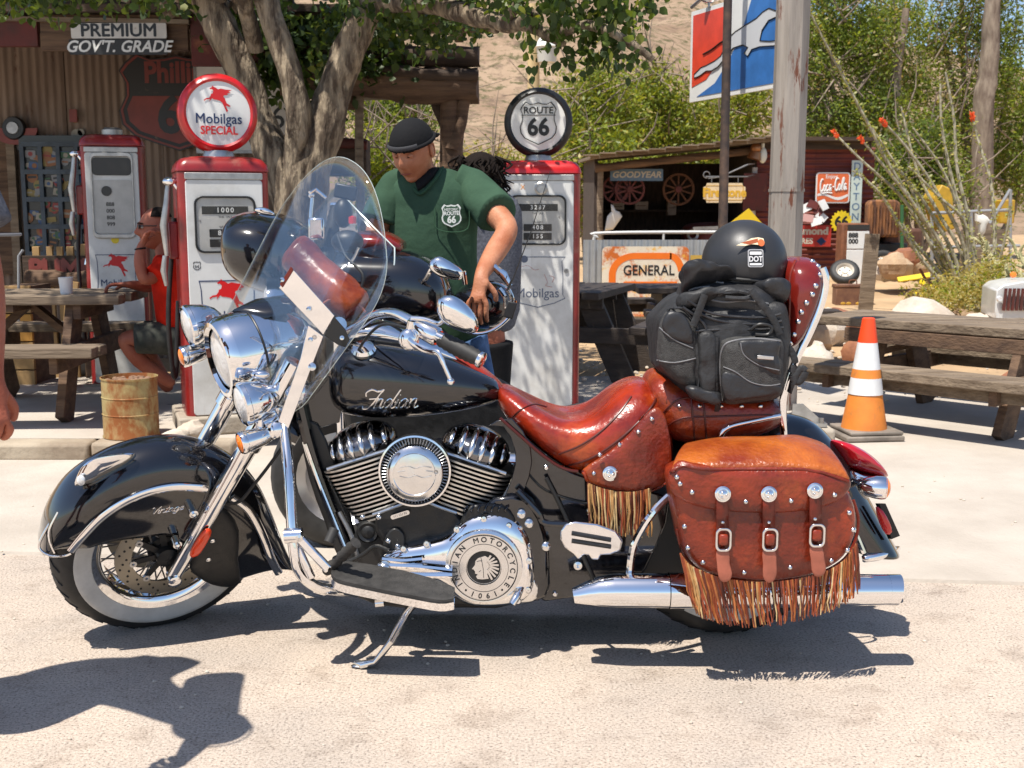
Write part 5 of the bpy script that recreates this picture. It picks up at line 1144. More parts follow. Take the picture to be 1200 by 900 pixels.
MB().prism([B2(x, y, -.18) for x, y in ((400,380),(520,385),(560,430),(690,500),(690,560),(540,560),(420,560),(400,470))], [B2(x, y, .18) for x, y in ((400,380),(520,385),(560,430),(690,500),(690,560),(540,560),(420,560),(400,470))]).build('engine', black_dark, m2, bevel=.02)
MB().tube([B2(400,400,-.1), B2(405,560,-.1)], .03, 12).build('fork_leg', chrome, m2); MB().tube([B2(400,400,.1), B2(405,560,.1)], .03, 12).build('fork_leg', chrome, m2)
MB().tube([B2(480,540,-.25), B2(640,545,-.25)], .045, 16).build('exhaust_pipe', chrome, m2)
MB().tube([B2(420,500,-.2), G(400,602,.01)], .014, 10).build('kickstand', chrome_worn, m2)

# ------------------------------------------------ people
def skin_body(name, joints, bones, m, par, root):
    me = bpy.data.meshes.new(name); ks = list(joints); me.from_pydata([joints[k][0] for k in ks], [(ks.index(a), ks.index(b)) for a, b in bones], [])
    me.materials.append(m); o = bpy.data.objects.new(name, me); COL.objects.link(o)
    md = o.modifiers.new('skin', 'SKIN'); md.use_smooth_shade = True; md.branch_smoothing = .6
    if not me.skin_vertices: me.attributes.new('skin', 'FLOAT', 'POINT') if False else None
    lay = me.skin_vertices[0] if me.skin_vertices else None
    if lay is None:
        bm = bmesh.new(); bm.from_mesh(me); bm.verts.layers.skin.verify(); bm.to_mesh(me); bm.free(); lay = me.skin_vertices[0]
    for i, k in enumerate(ks):
        r = joints[k][1]; lay.data[i].radius = (r if isinstance(r, tuple) else (r, r)); lay.data[i].use_root = (k == root)
    ss = o.modifiers.new('sub', 'SUBSURF'); ss.levels = 2; ss.render_levels = 2
    if par: setpar(o, par)
    return o
def head(par, c, f, up, m, k=1.0, name='head', neck=None, eyes=True):
    """head with brow, nose, lips, chin and ears; f = where the face points"""
    f = V(*f).normalized(); up = (V(*up) - f*f.dot(V(*up))).normalized(); r = f.cross(up)
    gs = lambda x, y, a, b, sx, sy: math.exp(-((x-a)/sx)**2 - ((y-b)/sy)**2)
    rows = []; nu, nv = 56, 44
    for i in range(nv+1):
        t = -pi/2 + pi*i/nv; row = []
        for j in range(nu):
            a = 2*pi*j/nu; x = cos(t)*sin(a); y = cos(t)*cos(a); z = sin(t)
            w = .076 - .012*max(0, -z)*1.2; X = x*w; Y_ = y*.096; Z = z*.118
            if z < -.2: Y_ = Y_*(1 - .18*(-z-.2)) + (.012 if y > 0 else .0)*(-z)
            if y < 0 and z < 0: Y_ *= 1 - .25*(-z)
            if y > 0:
                fx, fz = X/.076, Z/.118
                d = .026*gs(fx, fz, 0, -.14, .17, .16) + .013*gs(fx, fz, 0, .06, .14, .24) + .007*gs(fx, fz, 0, .30, .62, .10) \
                  - .013*(gs(fx, fz, .40, .13, .20, .11) + gs(fx, fz, -.40, .13, .20, .11)) + .005*(gs(fx, fz, .42, .11, .12, .06) + gs(fx, fz, -.42, .11, .12, .06)) \
                  + .009*gs(fx, fz, 0, -.42, .30, .06) - .004*gs(fx, fz, 0, -.475, .26, .03) + .008*gs(fx, fz, 0, -.54, .26, .055) - .006*gs(fx, fz, 0, -.64, .3, .06) + .016*gs(fx, fz, 0, -.82, .34, .14) \
                  + .006*(gs(fx, fz, .55, -.18, .2, .18) + gs(fx, fz, -.55, -.18, .2, .18)) - .003*(gs(fx, fz, .3, -.35, .08, .15) + gs(fx, fz, -.3, -.35, .08, .15))
                Y_ += d
            row.append(c + (r*X + f*Y_ + up*Z)*k)
        rows.append(row)
    mb = MB(); mb.grid(rows, closed=True)
    for s in (-1, 1):
        e = c + (r*s*.077 + f*-.006 + up*.0)*k
        R_ = Matrix((r, f, up)).transposed()
        mb.ell(e, (.009*k,.018*k,.031*k), R_ @ Matrix.Rotation(s*-.3, 3, 'Z'), 12, 8); mb.tube([e + (f*(.012*cos(q)-.004) + up*(.026*sin(q)+.003) + r*s*.006)*k for q in [pi*2*i/12 for i in range(12)]], .0035*k, 6, closed=True)
    if neck: mb.tube([c - up*.03*k - f*.02*k, c - up*.09*k - f*.03*k, V(*neck)], [.052*k,.055*k,.066*k], 18)
    h = mb.build(name, m, par, smooth=75)
    for s in ((-1, 1) if eyes else ()):
        ec = c + (r*s*.031 + f*.083 + up*.0155)*k; MB().ell(ec, (.0105*k,)*3, nu=14, nv=10).build('eye', mat('eye white', (.6,.58,.55), .2), h)
        MB().ell(ec + f*.0065*k, (.0055*k,)*3, nu=10, nv=8).build('iris', mat('iris brown', (.03,.02,.012), .15), h)
        MB().tube([c + (r*s*(.012+.012*q) + f*(.103-.0045*q*q) + up*(.034+.004*sin(q*1.5)))*k for q in range(4)], [.003,.0042,.004,.002], 6).build('eyebrow', hair_m, h)
    MB().tube([c + (r*x + f*(.1005 - abs(x)*.35) + up*(-.0555))*k for x in (-.024,-.012,0,.012,.024)], [.001,.0022,.0026,.0022,.001], 6).build('mouth', mat('lip shade', (.30,.07,.05), .5), h)
    return h
def hand_joints(pre, wrist, dirn, palm_n, curl, s=1.0, thumb_side=1):
    """palm, five bent fingers; dirn = along the hand, palm_n = out of the palm"""
    d = V(*dirn).normalized(); n = (V(*palm_n) - d*d.dot(V(*palm_n))).normalized(); sd = d.cross(n)*thumb_side
    w = V(*wrist); J = {}; E = []
    J[pre+'p0'] = (w + d*.035*s, (.030*s,.016*s)); J[pre+'p1'] = (w + d*.068*s, (.034*s,.015*s)); E.append((pre+'p0', pre+'p1'))
    for i, (off, L) in enumerate(((.030,.82),(.010,.95),(-.011,.90),(-.031,.72))):
        a = w + d*.092*s + sd*off*s; J[pre+'k%d' % i] = (a, .0098*s); E.append((pre+'p1', pre+'k%d' % i)); prev = pre+'k%d' % i; pos = a; ang = 0
        for j, l in enumerate((.038,.026,.020)):
            ang += curl[j]; v = d*cos(ang) + n*sin(ang); pos = pos + v*l*L*s; kk = pre+'f%d%d' % (i, j); J[kk] = (pos, (.0088-.0009*j)*s); E.append((prev, kk)); prev = kk
    t = w + d*.028*s + sd*.030*s + n*.008*s; J[pre+'t0'] = (t, .0125*s); E.append((pre+'p0', pre+'t0'))
    t1 = t + (d*.7 + sd*.6 + n*.35).normalized()*.036*s; t2 = t1 + (d*.9 + sd*.05 + n*.5).normalized()*.028*s; J[pre+'t1'] = (t1, .0105*s); J[pre+'t2'] = (t2, .0088*s); E += [(pre+'t0', pre+'t1'), (pre+'t1', pre+'t2')]
    return J, E
def cloth(name, rings_def, m, par, n=28, jit=.006, fr=9, e=2.2, sub=1, caps=True):
    """rings: (centre, half width, half depth, x axis)"""
    rings = []
    for c, a, b_, xa, ya in rings_def:
        xa = V(*xa).normalized(); ya = V(*ya).normalized()
        rings.append([V(*c) + xa*math.copysign(abs(cos(q))**(2/e), cos(q))*a + ya*math.copysign(abs(sin(q))**(2/e), sin(q))*b_ for q in [2*pi*j/n for j in range(n)]])
    mb = MB().loft(rings, caps); mb.jitter(jit, fr); return mb.build(name, m, par, smooth=80, sub=sub)
def limb(name, pts, rs, m, par, jit=.005, fr=12, n=20, cap=True):
    """sleeve or trouser leg"""
    mb = MB().tube(crom(pts, 5), [q[0] for q in crom([(r,) for r in rs], 5)], n, cap=cap); mb.jitter(jit, fr); return mb.build(name, m, par, smooth=80, sub=1)
def sneaker(par, a, toe, m):
    a = V(*a); d = (V(*toe)-a); d.z = 0; L = d.length; d.normalize(); s = V(-d.y, d.x, 0); rings = []
    for t, w, h in ((-.25,.028,.05),(-.15,.038,.09),(.1,.040,.10),(.4,.044,.07),(.7,.048,.05),(.92,.036,.035),(1.0,.015,.02)):
        rings.append([a + d*L*t + s*w*cos(q) + V(0,0, (h/2)*(1+sin(q))*1.0 - a.z + .004) for q in [2*pi*j/14 for j in range(14)]])
    return MB().loft(rings).build('shoe', m, par, smooth=70, sub=1)
# -- the man in the green shirt
YM = 4.74
def Mn(px, py, dy=0): return P(px, py, YM + dy)
man = thing('person', 'man in green Route 66 t-shirt and backward black cap bending over the motorcycle behind', 'person', (Mn(520,560).x, YM, 0))
sh_l = Mn(468,218); sh_r = Mn(550,218)
J = {'pelvis': (Mn(520,400), .13), 'spine': (Mn(513,320), .12), 'chest': (Mn(508,245), .13), 'neck': (Mn(500,205), .055), 'shR': (sh_r, .06), 'elR': (Mn(597,268,-.24), (.048,.048)), 'faR': (Mn(580,296,-.34), (.046,.043)), 'wrR': (Mn(563,323,-.50), (.030,.026)),
     'shL': (sh_l, .06), 'elL': (Mn(438,275,-.05), .045), 'faL': (Mn(442,305,-.2), .038), 'wrL': (Mn(460,325,-.36), .026)}
E = [('pelvis','spine'),('spine','chest'),('chest','neck'),('chest','shR'),('shR','elR'),('elR','faR'),('faR','wrR'),('chest','shL'),('shL','elL'),('elL','faL'),('faL','wrL')]
for s_, hx, kx, ax_ in (('a',545,560,565),('b',498,488,482)):
    J['hip'+s_] = (Mn(hx,412), .085); J['kn'+s_] = (V(Mn(kx,500).x, YM-.06, .50), .06); J['an'+s_] = (V(Mn(ax_,580).x, YM+.02, .10), .042); E += [('pelvis','hip'+s_),('hip'+s_,'kn'+s_),('kn'+s_,'an'+s_)]
hj, he = hand_joints('R', J['wrR'][0], V(-.10,-.25,-.95), V(.2,.95,-.2), (.3,.45,.4), 1.12, 1); J.update(hj); E += he + [('wrR','Rp0')]
hj, he = hand_joints('L', J['wrL'][0], V(.3,-.6,-.6), V(.4,.6,-.5), (.4,.6,.5), 1.0, -1); J.update(hj); E += he + [('wrL','Lp0')]
skin_body('body', J, E, skin, man, 'pelvis')
hd_c = Mn(484,177,-.10)
hf = V(-.36,-.84,-.42); hh = head(man, hd_c, hf, (-.10,-.25,1), skin, 1.02, neck=Mn(502,215,.02), eyes=False)
X, Yx = (1,.08,0), (0,1,0)
ts = cloth('shirt', [(Mn(499,201,.03), .060,.062,X,Yx),(Mn(500,197,.03), .078,.075,X,Yx),(Mn(503,201,.02), .115,.095,X,Yx),(Mn(507,208,.01), .155,.11,X,Yx),(Mn(509,219,0), .186,.12,X,Yx),(Mn(509,236,0), .190,.13,X,Yx),(Mn(508,262,0), .182,.135,X,Yx),(Mn(508,292,0), .176,.135,X,Yx),(Mn(511,325,0), .172,.135,X,Yx),(Mn(515,360,0), .176,.14,X,Yx),(Mn(518,398,0), .185,.145,X,Yx),(Mn(518,400,0), .16,.13,X,Yx)], green_cloth, man, 44, .014, 9)
limb('sleeve', [Mn(532,212), Mn(552,222,-.01), Mn(569,237,-.09), Mn(584,252,-.17)], [.075,.084,.084,.086], green_cloth, ts, jit=.011)
limb('sleeve', [Mn(484,212), Mn(468,222), Mn(455,240,-.02), Mn(446,262,-.04)], [.075,.082,.082,.084], green_cloth, ts, jit=.011)
MB().pillow([Mn(x, y, d) for x, y, d in ((478,204,-.05),(484,212,-.09),(490,224,-.125),(498,219,-.125),(508,208,-.11),(515,197,-.06),(505,196,-.03),(490,198,-.03))], (0,-1,.3), .03, .03, e=.6).build('undershirt', black_cloth, ts)
MB().tube([Mn(*p) for p in crom([(474,200,-.02),(480,212,-.09),(490,227,-.135),(500,222,-.135),(511,209,-.12),(519,196,-.04)], 5)], .0055, 8).build('neckline', mat('green rib', (.02,.065,.03), .9), ts)
Ms = frame_m(Mn(529,252,-.148), (1,.05,.03), (0,.05,1))
mb = MB(); poly_flat(mb, shield(.082), Ms, -.003, .004); bdg = mb.build('chest_print', mat('print white', (.62,.64,.60), .8), ts)
mb = MB(); poly_flat(mb, shield(.070), Ms, .001, .001); bg_ = mb.build('print_ground', green_cloth, bdg)
for tx, yy, sz, bo in (('HISTORIC',.021,.014,.0003),('ROUTE',.006,.020,.0008),('66',-.019,.038,.0016)): text_mesh('lettering', tx, MATS['print white'], Ms @ Matrix.Translation((0,yy,.0025)), sz, bdg, .0004, bo, sx=.9)
MB().tube([Mn(*p) for p in crom([(510,243,-.14),(510,266,-.15),(528,272,-.15),(548,268,-.14),(550,246,-.135)], 4)], .0022, 6).build('pocket_seam', MATS['green rib'], ts)
for s_ in (-1, 1):
    f0 = hf.normalized(); u0 = (V(-.10,-.25,1) - f0*f0.dot(V(-.10,-.25,1))).normalized(); r0 = f0.cross(u0)
    MB().ell(hd_c + r0*s_*.031 + f0*.084 + u0*.013, (.013,.009,.009), Matrix((r0, f0, u0)).transposed(), 14, 10).build('eyelid', skin, hh)
    MB().tube([hd_c + r0*s_*(.020+.0075*q) + f0*(.0945-.0016*q*q) + u0*(.009+.001*q) for q in range(4)], [.0008,.0016,.0016,.0008], 6).build('eyelash', hair_m, hh)
    MB().tube([hd_c + (r0*s_*(.014+.011*q) + f0*(.103-.0035*q*q) + u0*(.031+.003*sin(q*1.5))) for q in range(4)], [.002,.003,.003,.0015], 6).build('eyebrow', hair_m, hh)
# cap
f_ = hf.normalized(); up_ = (V(-.10,-.25,1) - f_*f_.dot(V(-.10,-.25,1))).normalized(); r_ = f_.cross(up_); Rh = Matrix((r_, f_, up_)).transposed()
cap = MB(); cap.ell(hd_c + up_*.030 - f_*.006, (.086,.107,.098), Rh, 34, 14, z0=.12); cap.tube([hd_c + up_*.040 - f_*.006 + (r_*cos(q)*.087 + f_*sin(q)*.108) for q in [2*pi*i/36 for i in range(36)]], .008, 8, closed=True)
cp = cap.build('cap', black_cloth, man, smooth=70)
Mc2 = frame_m(hd_c + up_*.052 + f_*.100, -r_, up_)
MB().tube([hd_c + up_*.046 - f_*.006 + (r_*cos(q)*.090 + f_*sin(q)*.112) for q in [pi*.25 + pi*.5*i/12 for i in range(13)]], .012, 8, flat=.35, up=up_).build('cap_strap', mat('charcoal band', (.045,.045,.048), .7), cp)
MB().tube([hd_c + up_*.035 - f_*.09, hd_c + up_*.015 - f_*.14, hd_c + up_*-.005 - f_*.165], [.012,.010,.006], 12, flat=6.0, up=up_).build('cap_peak', black_cloth, cp)
limb('trouser_leg', [Mn(538,395), Mn(546,425), J['kna'][0], J['ana'][0]], [.12,.11,.085,.07], denim, man); limb('trouser_leg', [Mn(502,395), Mn(497,425), J['knb'][0], J['anb'][0]], [.12,.11,.085,.07], denim, man)
for k_ in 'ab': sneaker(man, J['an'+k_][0], J['an'+k_][0] + V(0,-.2,0), black_cloth)
# -- the long-haired figure partly hidden behind him is dark hair over a shirt
YW = 5.6
wm = thing('person', 'person with dark curly hair hidden behind the man in green', 'person', (P(568,500,YW).x, YW, 0))
jj = {'pelvis': (P(566,395,YW), .12), 'chest': (P(566,270,YW), .11), 'neck': (P(566,225,YW), .05), 'head': (P(566,212,YW), .07), 'ha': (P(556,410,YW), .08), 'ka': (V(P(556,480,YW).x, YW, .48), .055), 'aa': (V(P(556,480,YW).x, YW, .09), .04), 'hb': (P(578,410,YW), .08), 'kb': (V(P(580,480,YW).x, YW, .48), .055), 'ab': (V(P(580,480,YW).x, YW, .09), .04)}
skin_body('body', jj, [('pelvis','chest'),('chest','neck'),('neck','head'),('pelvis','ha'),('ha','ka'),('ka','aa'),('pelvis','hb'),('hb','kb'),('kb','ab')], skin2, wm, 'pelvis')
mb = MB()
for i in range(420):
    a = random.uniform(0, 2*pi); v = random.random(); p = P(562,206,YW) + V(cos(a)*.10, sin(a)*.10, .09-.24*v); mb.tube(crom([p, p+V(random.gauss(0,.025), random.gauss(0,.025), -.03), p+V(random.gauss(0,.035), random.gauss(0,.035), -.07)], 3), [.008,.008,.007,.006,.005,.004,.002], 4)
mb.ell(P(563,205,YW), (.105,.11,.11)); mb.build('hair', hair_m, wm, smooth=60)
cloth('shirt', [(P(566,222,YW), .07,.06,X,Yx),(P(566,232,YW), .18,.10,X,Yx),(P(566,260,YW), .2,.12,X,Yx),(P(566,330,YW), .18,.12,X,Yx),(P(566,400,YW), .19,.13,X,Yx)], grey_cloth, wm)
limb('trouser_leg', [P(558,400,YW), jj['ka'][0], jj['aa'][0]], [.11,.08,.06], black_cloth, wm); limb('trouser_leg', [P(576,400,YW), jj['kb'][0], jj['ab'][0]], [.11,.08,.06], black_cloth, wm)
for k_ in ('aa','ab'): sneaker(wm, jj[k_][0], jj[k_][0] + V(0,-.2,0), black_cloth)
# -- the bystander whose arm hangs in at the left edge
YL = 2.60
def Ln(px, py, dy=0): return P(px-8, py, YA + dy)
YA = 2.30; XB = P(-125,300,YA).x - .30
by = thing('person', 'bystander in grey t-shirt cut off by the left edge of the picture, arm hanging down', 'person', (Ln(-130,600).x, YL, 0))
J = {'pelvis': (V(XB, YL+.02, .95), .13), 'spine': (V(XB, YL+.02, 1.15), .12), 'chest': (V(XB, YL, 1.38), .13), 'neck': (V(XB, YL-.02, 1.54), .055), 'shR': (Ln(-80,170), .06), 'uaR': (Ln(-34,245), .050), 'elR': (Ln(-11,330,.03), .042), 'faR': (Ln(-9,372,.0), .040), 'wrR': (Ln(-4,446,-.05), (.029,.026)),
     'shL': (V(Ln(-225,150).x, YL+.04, 1.42), .06), 'elL': (V(Ln(-240,150).x, YL, 1.14), .045), 'wrL': (V(Ln(-236,150).x, YL-.08, .90), .028)}
E = [('pelvis','spine'),('spine','chest'),('chest','neck'),('chest','shR'),('shR','uaR'),('uaR','elR'),('elR','faR'),('faR','wrR'),('chest','shL'),('shL','elL'),('elL','wrL')]
for s_, dx in (('a', .10), ('b', -.10)):
    x = J['pelvis'][0].x + dx; J['hip'+s_] = (V(x, YL+.02, .88), .09); J['kn'+s_] = (V(x+dx*.2, YL, .49), .062); J['an'+s_] = (V(x+dx*.3, YL+.03, .09), .042); E += [('pelvis','hip'+s_),('hip'+s_,'kn'+s_),('kn'+s_,'an'+s_)]
hj, he = hand_joints('R', J['wrR'][0], V(.10,-.14,-1), V(-.75,.6,0), (1.05,1.35,.9), 1.08, 1); J.update(hj); E += he + [('wrR','Rp0')]
hj, he = hand_joints('L', J['wrL'][0], V(0,-.1,-1), V(.7,.6,0), (.5,.7,.5), 1.05, -1); J.update(hj); E += he + [('wrL','Lp0')]
skin_body('body', J, E, skin2, by, 'pelvis')
head(by, V(XB, YL-.05, 1.66), (.3,.9,-.3), (0,0,1), skin2, 1.0, neck=J['neck'][0])
MB().ell(V(XB, YL-.06, 1.69), (.084,.104,.10), nu=30, nv=12, z0=-.1).build('hair', hair_m, by)
c0 = J['chest'][0].x
st_ = cloth('shirt', [(V(c0,YL,1.53), .08,.07,X,Yx),(V(c0,YL,1.50), .16,.10,X,Yx),(V(c0,YL,1.42), .215,.13,X,Yx),(V(c0,YL,1.2), .20,.14,X,Yx),(V(c0,YL,1.0), .20,.145,X,Yx),(V(c0,YL,.86), .215,.15,X,Yx)], grey_cloth, by, 30, .008)
limb('sleeve', [V(Ln(-120,140).x, YL, 1.42), Ln(-88,160), Ln(-48,222), Ln(-20,276)], [.080,.080,.080,.078], grey_cloth, st_); limb('sleeve', [V(Ln(-190,140).x, YL, 1.45), J['shL'][0], V(J['shL'][0].x-.02, YL, 1.24)], [.085,.09,.088], grey_cloth, st_)
MB().tube([Ln(-20,275)+V(.0815*cos(q),.0815*sin(q),0) for q in [2*pi*i/28 for i in range(28)]], .003, 6, closed=True).build('sleeve_hem', MATS['grey reflective piping'], st_)
for s_, dx in (('a', .10), ('b', -.10)):
    limb('shorts_leg', [V(J['pelvis'][0].x+dx*.8, YL+.02, .96), J['hip'+s_][0], V(J['kn'+s_][0].x, YL, .56)], [.13,.12,.11], black_cloth, by); sneaker(by, J['an'+s_][0], J['an'+s_][0] + V(0,.2,0), grey_cloth)
# -- the seated man in red at the left picnic table
YS = 7.0
def Sn(px, py, dy=0): return P(px, py, YS + dy)
sm = thing('person', 'seated man in red shirt and sunglasses, hand at his mouth, at the picnic table', 'person', (Sn(205,470).x, YS, 0))
J = {'pelvis': (Sn(212,392), .12), 'spine': (Sn(208,360), .11), 'chest': (Sn(202,325), .115), 'neck': (Sn(194,298), .05), 'shA': (Sn(192,318,-.12), .055), 'elA': (Sn(168,330,-.22), .043), 'faA': (Sn(163,305,-.2), .036), 'wrA': (Sn(165,287,-.17), .027),
     'shB': (Sn(208,312,.18), .055), 'elB': (Sn(176,337,.14), .042), 'wrB': (Sn(150,333,-.02), .026),
     'hipA': (Sn(205,398,-.10), .085), 'knA': (Sn(142,396,-.16), .062), 'caA': (Sn(165,424,-.12), .052), 'anA': (Sn(205,452,-.05), .040), 'hipB': (Sn(215,398,.10), .085), 'knB': (Sn(160,392,.12), .062), 'anB': (Sn(200,460,.14), .042)}
E = [('pelvis','spine'),('spine','chest'),('chest','neck'),('chest','shA'),('shA','elA'),('elA','faA'),('faA','wrA'),('chest','shB'),('shB','elB'),('elB','wrB'),('pelvis','hipA'),('hipA','knA'),('knA','caA'),('caA','anA'),('pelvis','hipB'),('hipB','knB'),('knB','anB')]
hj, he = hand_joints('A', J['wrA'][0], V(.55,-.1,.8), V(.8,.1,-.5), (.5,.7,.5), 1.0, 1); J.update(hj); E += he + [('wrA','Ap0')]
hj, he = hand_joints('B', J['wrB'][0], V(-1,-.3,0), V(0,0,-1), (.5,.7,.6), 1.0, -1); J.update(hj); E += he + [('wrB','Bp0')]
skin_body('body', J, E, skin2, sm, 'pelvis')
sh_c = Sn(184,268); sf = V(-.92,-.38,-.05)
h3 = head(sm, sh_c, sf, (0,0,1), skin2, 1.05, neck=Sn(196,300))
MB().ell(sh_c + V(.012,.005,.022), (.088,.088,.108), nu=26, nv=10, z0=.45).build('hair', hair_m, sm)
f3 = sf.normalized(); r3 = f3.cross(V(0,0,1)).normalized(); gl = MB()
for s_ in (-1, 1): gl.pillow([sh_c + f3*.106 + r3*(s_*.034+.024*cos(q)) + V(0,0,.018+.015*sin(q)) for q in [2*pi*i/16 for i in range(16)]], f3, .005, .004, e=.3); gl.tube([sh_c + f3*.10 + r3*s_*.058 + V(0,0,.022), sh_c + r3*s_*.086 + V(0,0,.018)], .003, 6)
gl.tube([sh_c+f3*.112+r3*-.012+V(0,0,.022), sh_c+f3*.112+r3*.012+V(0,0,.022)], .002, 6); gl.build('sunglasses', black_plastic, sm)
MB().tube([J['wrA'][0].lerp(J['faA'][0], .25) + V(.029*cos(q), .029*sin(q), .004*cos(q)) for q in [2*pi*i/20 for i in range(20)]], .005, 6, closed=True).build('wrist_band', black_cloth, sm)
XX = (1,0,.0)
rs_ = cloth('shirt', [(Sn(196,297), .06,.06,XX,Yx),(Sn(199,303), .09,.16,XX,Yx),(Sn(202,318), .12,.21,XX,Yx),(Sn(206,345), .125,.19,XX,Yx),(Sn(210,370), .13,.18,XX,Yx),(Sn(212,388), .135,.18,XX,Yx)], red_cloth, sm)
limb('sleeve', [Sn(197,308,-.12), Sn(190,319,-.15), Sn(182,326,-.19)], [.075,.08,.075], red_cloth, rs_); limb('sleeve', [Sn(205,310,.15), Sn(200,318,.18), Sn(190,327,.17)], [.075,.08,.075], red_cloth, rs_)
sh2 = cloth('shorts', [(Sn(212,384), .135,.18,XX,Yx),(Sn(213,400), .14,.19,XX,Yx),(Sn(213,410), .12,.18,XX,Yx)], mat('dark camouflage cotton', (.02,.025,.02), .9, col2=(.07,.07,.055), scale=14), sm)
limb('shorts_leg', [Sn(208,398,-.10), Sn(185,396,-.13), Sn(157,397,-.16)], [.10,.10,.092], MATS['dark camouflage cotton'], sh2); limb('shorts_leg', [Sn(214,398,.10), Sn(190,394,.12), Sn(168,393,.12)], [.10,.10,.092], MATS['dark camouflage cotton'], sh2)
for k_ in ('anA','anB'):
    a = J[k_][0]; sneaker(sm, a, a + V(-.2,0,0), grey_cloth)
# ------------------------------------------------ trees
bark = mat('rough grey bark', (.34,.27,.185), .95, 0, col2=(.085,.06,.04), scale=16, stretch=(1,1,.25), bump=1.0, bscale=26, lo=.40, hi=.58)
bark.node_tree.nodes['Bump'].inputs['Distance'].default_value = .05
bark2 = mat('pale bark', (.30,.24,.18), .95, 0, col2=(.14,.10,.075), scale=9, stretch=(1,1,.3), bump=.8)
def leaf_mat(name, c, tr=.35):
    m = bpy.data.materials.new(name); m.use_nodes = True; nt = m.node_tree; N = nt.nodes; L = nt.links; b = N['Principled BSDF']
    b.inputs['Base Color'].default_value = (*c, 1); b.inputs['Roughness'].default_value = .45; b.inputs['Specular IOR Level'].default_value = .35
    t = N.new('ShaderNodeBsdfTranslucent'); t.inputs[0].default_value = (c[0]*2.2, c[1]*1.9, c[2]*.8, 1); mx = N.new('ShaderNodeMixShader'); mx.inputs[0].default_value = tr
    L.new(b.outputs[0], mx.inputs[1]); L.new(t.outputs[0], mx.inputs[2]); L.new(mx.outputs[0], N['Material Output'].inputs[0]); MATS[name] = m; return m
mulb = [leaf_mat('tree leaf dark', (.035,.062,.014)), leaf_mat('tree leaf mid', (.06,.10,.018)), leaf_mat('tree leaf light', (.11,.16,.026)), leaf_mat('tree leaf yellow', (.16,.18,.03))]
lime = [leaf_mat('bush leaf lime', (.25,.29,.03)), leaf_mat('bush leaf green', (.16,.21,.03)), leaf_mat('bush leaf straw', (.34,.29,.09)), leaf_mat('bush leaf olive', (.09,.11,.02))]
tam = [leaf_mat('feathery leaf olive', (.13,.18,.035), .45), leaf_mat('feathery leaf green', (.19,.25,.045), .45), leaf_mat('feathery leaf dark', (.07,.10,.024)), leaf_mat('feathery leaf dry', (.36,.30,.14))]
def leaves(name, mats, blobs, n, size, par, seed, weights=(4,3,2,1), droop=.2, long=1.6, clump=0, shape='leaf', spread=.5):
    """blobs: (centre, (rx,ry,rz)); clump: leaves gathered round twig points"""
    R = random.Random(seed); vs = []; fs = []; mi = []; vol = [b[1][0]*b[1][1]*b[1][2] for b in blobs]
    twigs = []
    if clump:
        for _ in range(max(1, n//clump)):
            b = R.choices(blobs, vol)[0]
            while True:
                x, y, z = R.uniform(-1,1), R.uniform(-1,1), R.uniform(-1,1)
                q = x*x+y*y+z*z
                if q <= 1 and R.random() < .25 + q: break
            twigs.append((b[0].x+x*b[1][0], b[0].y+y*b[1][1], b[0].z+z*b[1][2], R.random()))
    for i in range(n):
        if clump:
            tx = twigs[i % len(twigs)]; s3 = clump**.33*size*spread; c = (tx[0]+R.gauss(0,s3), tx[1]+R.gauss(0,s3), tx[2]+R.gauss(0,s3*.9)); tone = tx[3]
        else:
            b = R.choices(blobs, vol)[0]; u = R.random()**.5; a = R.uniform(0,2*pi); zz = R.uniform(-1,1); rr = sqrt(1-zz*zz)*u
            c = (b[0].x+cos(a)*rr*b[1][0], b[0].y+sin(a)*rr*b[1][1], b[0].z+zz*u*b[1][2]); tone = R.random()
        s = size*R.uniform(.6,1.3); a = R.uniform(0,2*pi); e = R.uniform(-1.2,.9) - droop
        dx, dy, dz = cos(a)*cos(e), sin(a)*cos(e), sin(e); b2 = R.uniform(0,pi)
        px_, py_, pz_ = -sin(a)*cos(b2) - cos(a)*sin(e)*sin(b2), cos(a)*cos(b2) - sin(a)*sin(e)*sin(b2), cos(e)*sin(b2)
        w = s/long*.5; o = len(vs)
        if shape == 'leaf':
            for k, q in ((0,0),(.28,.95),(.62,.8),(1,0),(.62,-.8),(.28,-.95)): vs.append((c[0]+dx*s*k+px_*w*q, c[1]+dy*s*k+py_*w*q, c[2]+dz*s*k+pz_*w*q))
            fs.append((o,o+1,o+2,o+3,o+4,o+5))
        else:
            for k, q in ((0,.3),(.5,1),(1,0),(.5,-1)): vs.append((c[0]+dx*s*k+px_*w*q, c[1]+dy*s*k+py_*w*q, c[2]+dz*s*k+pz_*w*q))
            fs.append((o,o+1,o+2,o+3))
        k = 0; t = tone*.8 + R.random()*.2; acc = 0; tot = sum(weights)
        for j, wt in enumerate(weights):
            acc += wt/tot
            if t <= acc: k = j; break
        mi.append(k)
    me = bpy.data.meshes.new(name); me.from_pydata(vs, [], fs)
    for m in mats: me.materials.append(m)
    me.polygons.foreach_set('material_index', mi); o = bpy.data.objects.new(name, me); COL.objects.link(o)
    if par: setpar(o, par)
    return o
def limbmesh(mb, pts, rs, n=16, seed=0, k=5, amp=.09):
    c = crom([(*p, r) for p, r in zip([tuple(q) for q in pts], rs)], k); st = len(mb.v)
    mb.tube([q[:3] for q in c], [q[3] for q in c], n)
    for i in range(st, len(mb.v)):
        v = Vector(mb.v[i]); r = c[min((i-st)//n, len(c)-1)][3]
        mb.v[i] = tuple(v + noise.noise_vector(Vector((v.x*9, v.y*9, v.z*2.2)) + V(seed,0,0))*r*amp*3.2 + noise.noise_vector(Vector((v.x*26, v.y*26, v.z*5)) + V(seed,0,0))*r*amp*1.6)
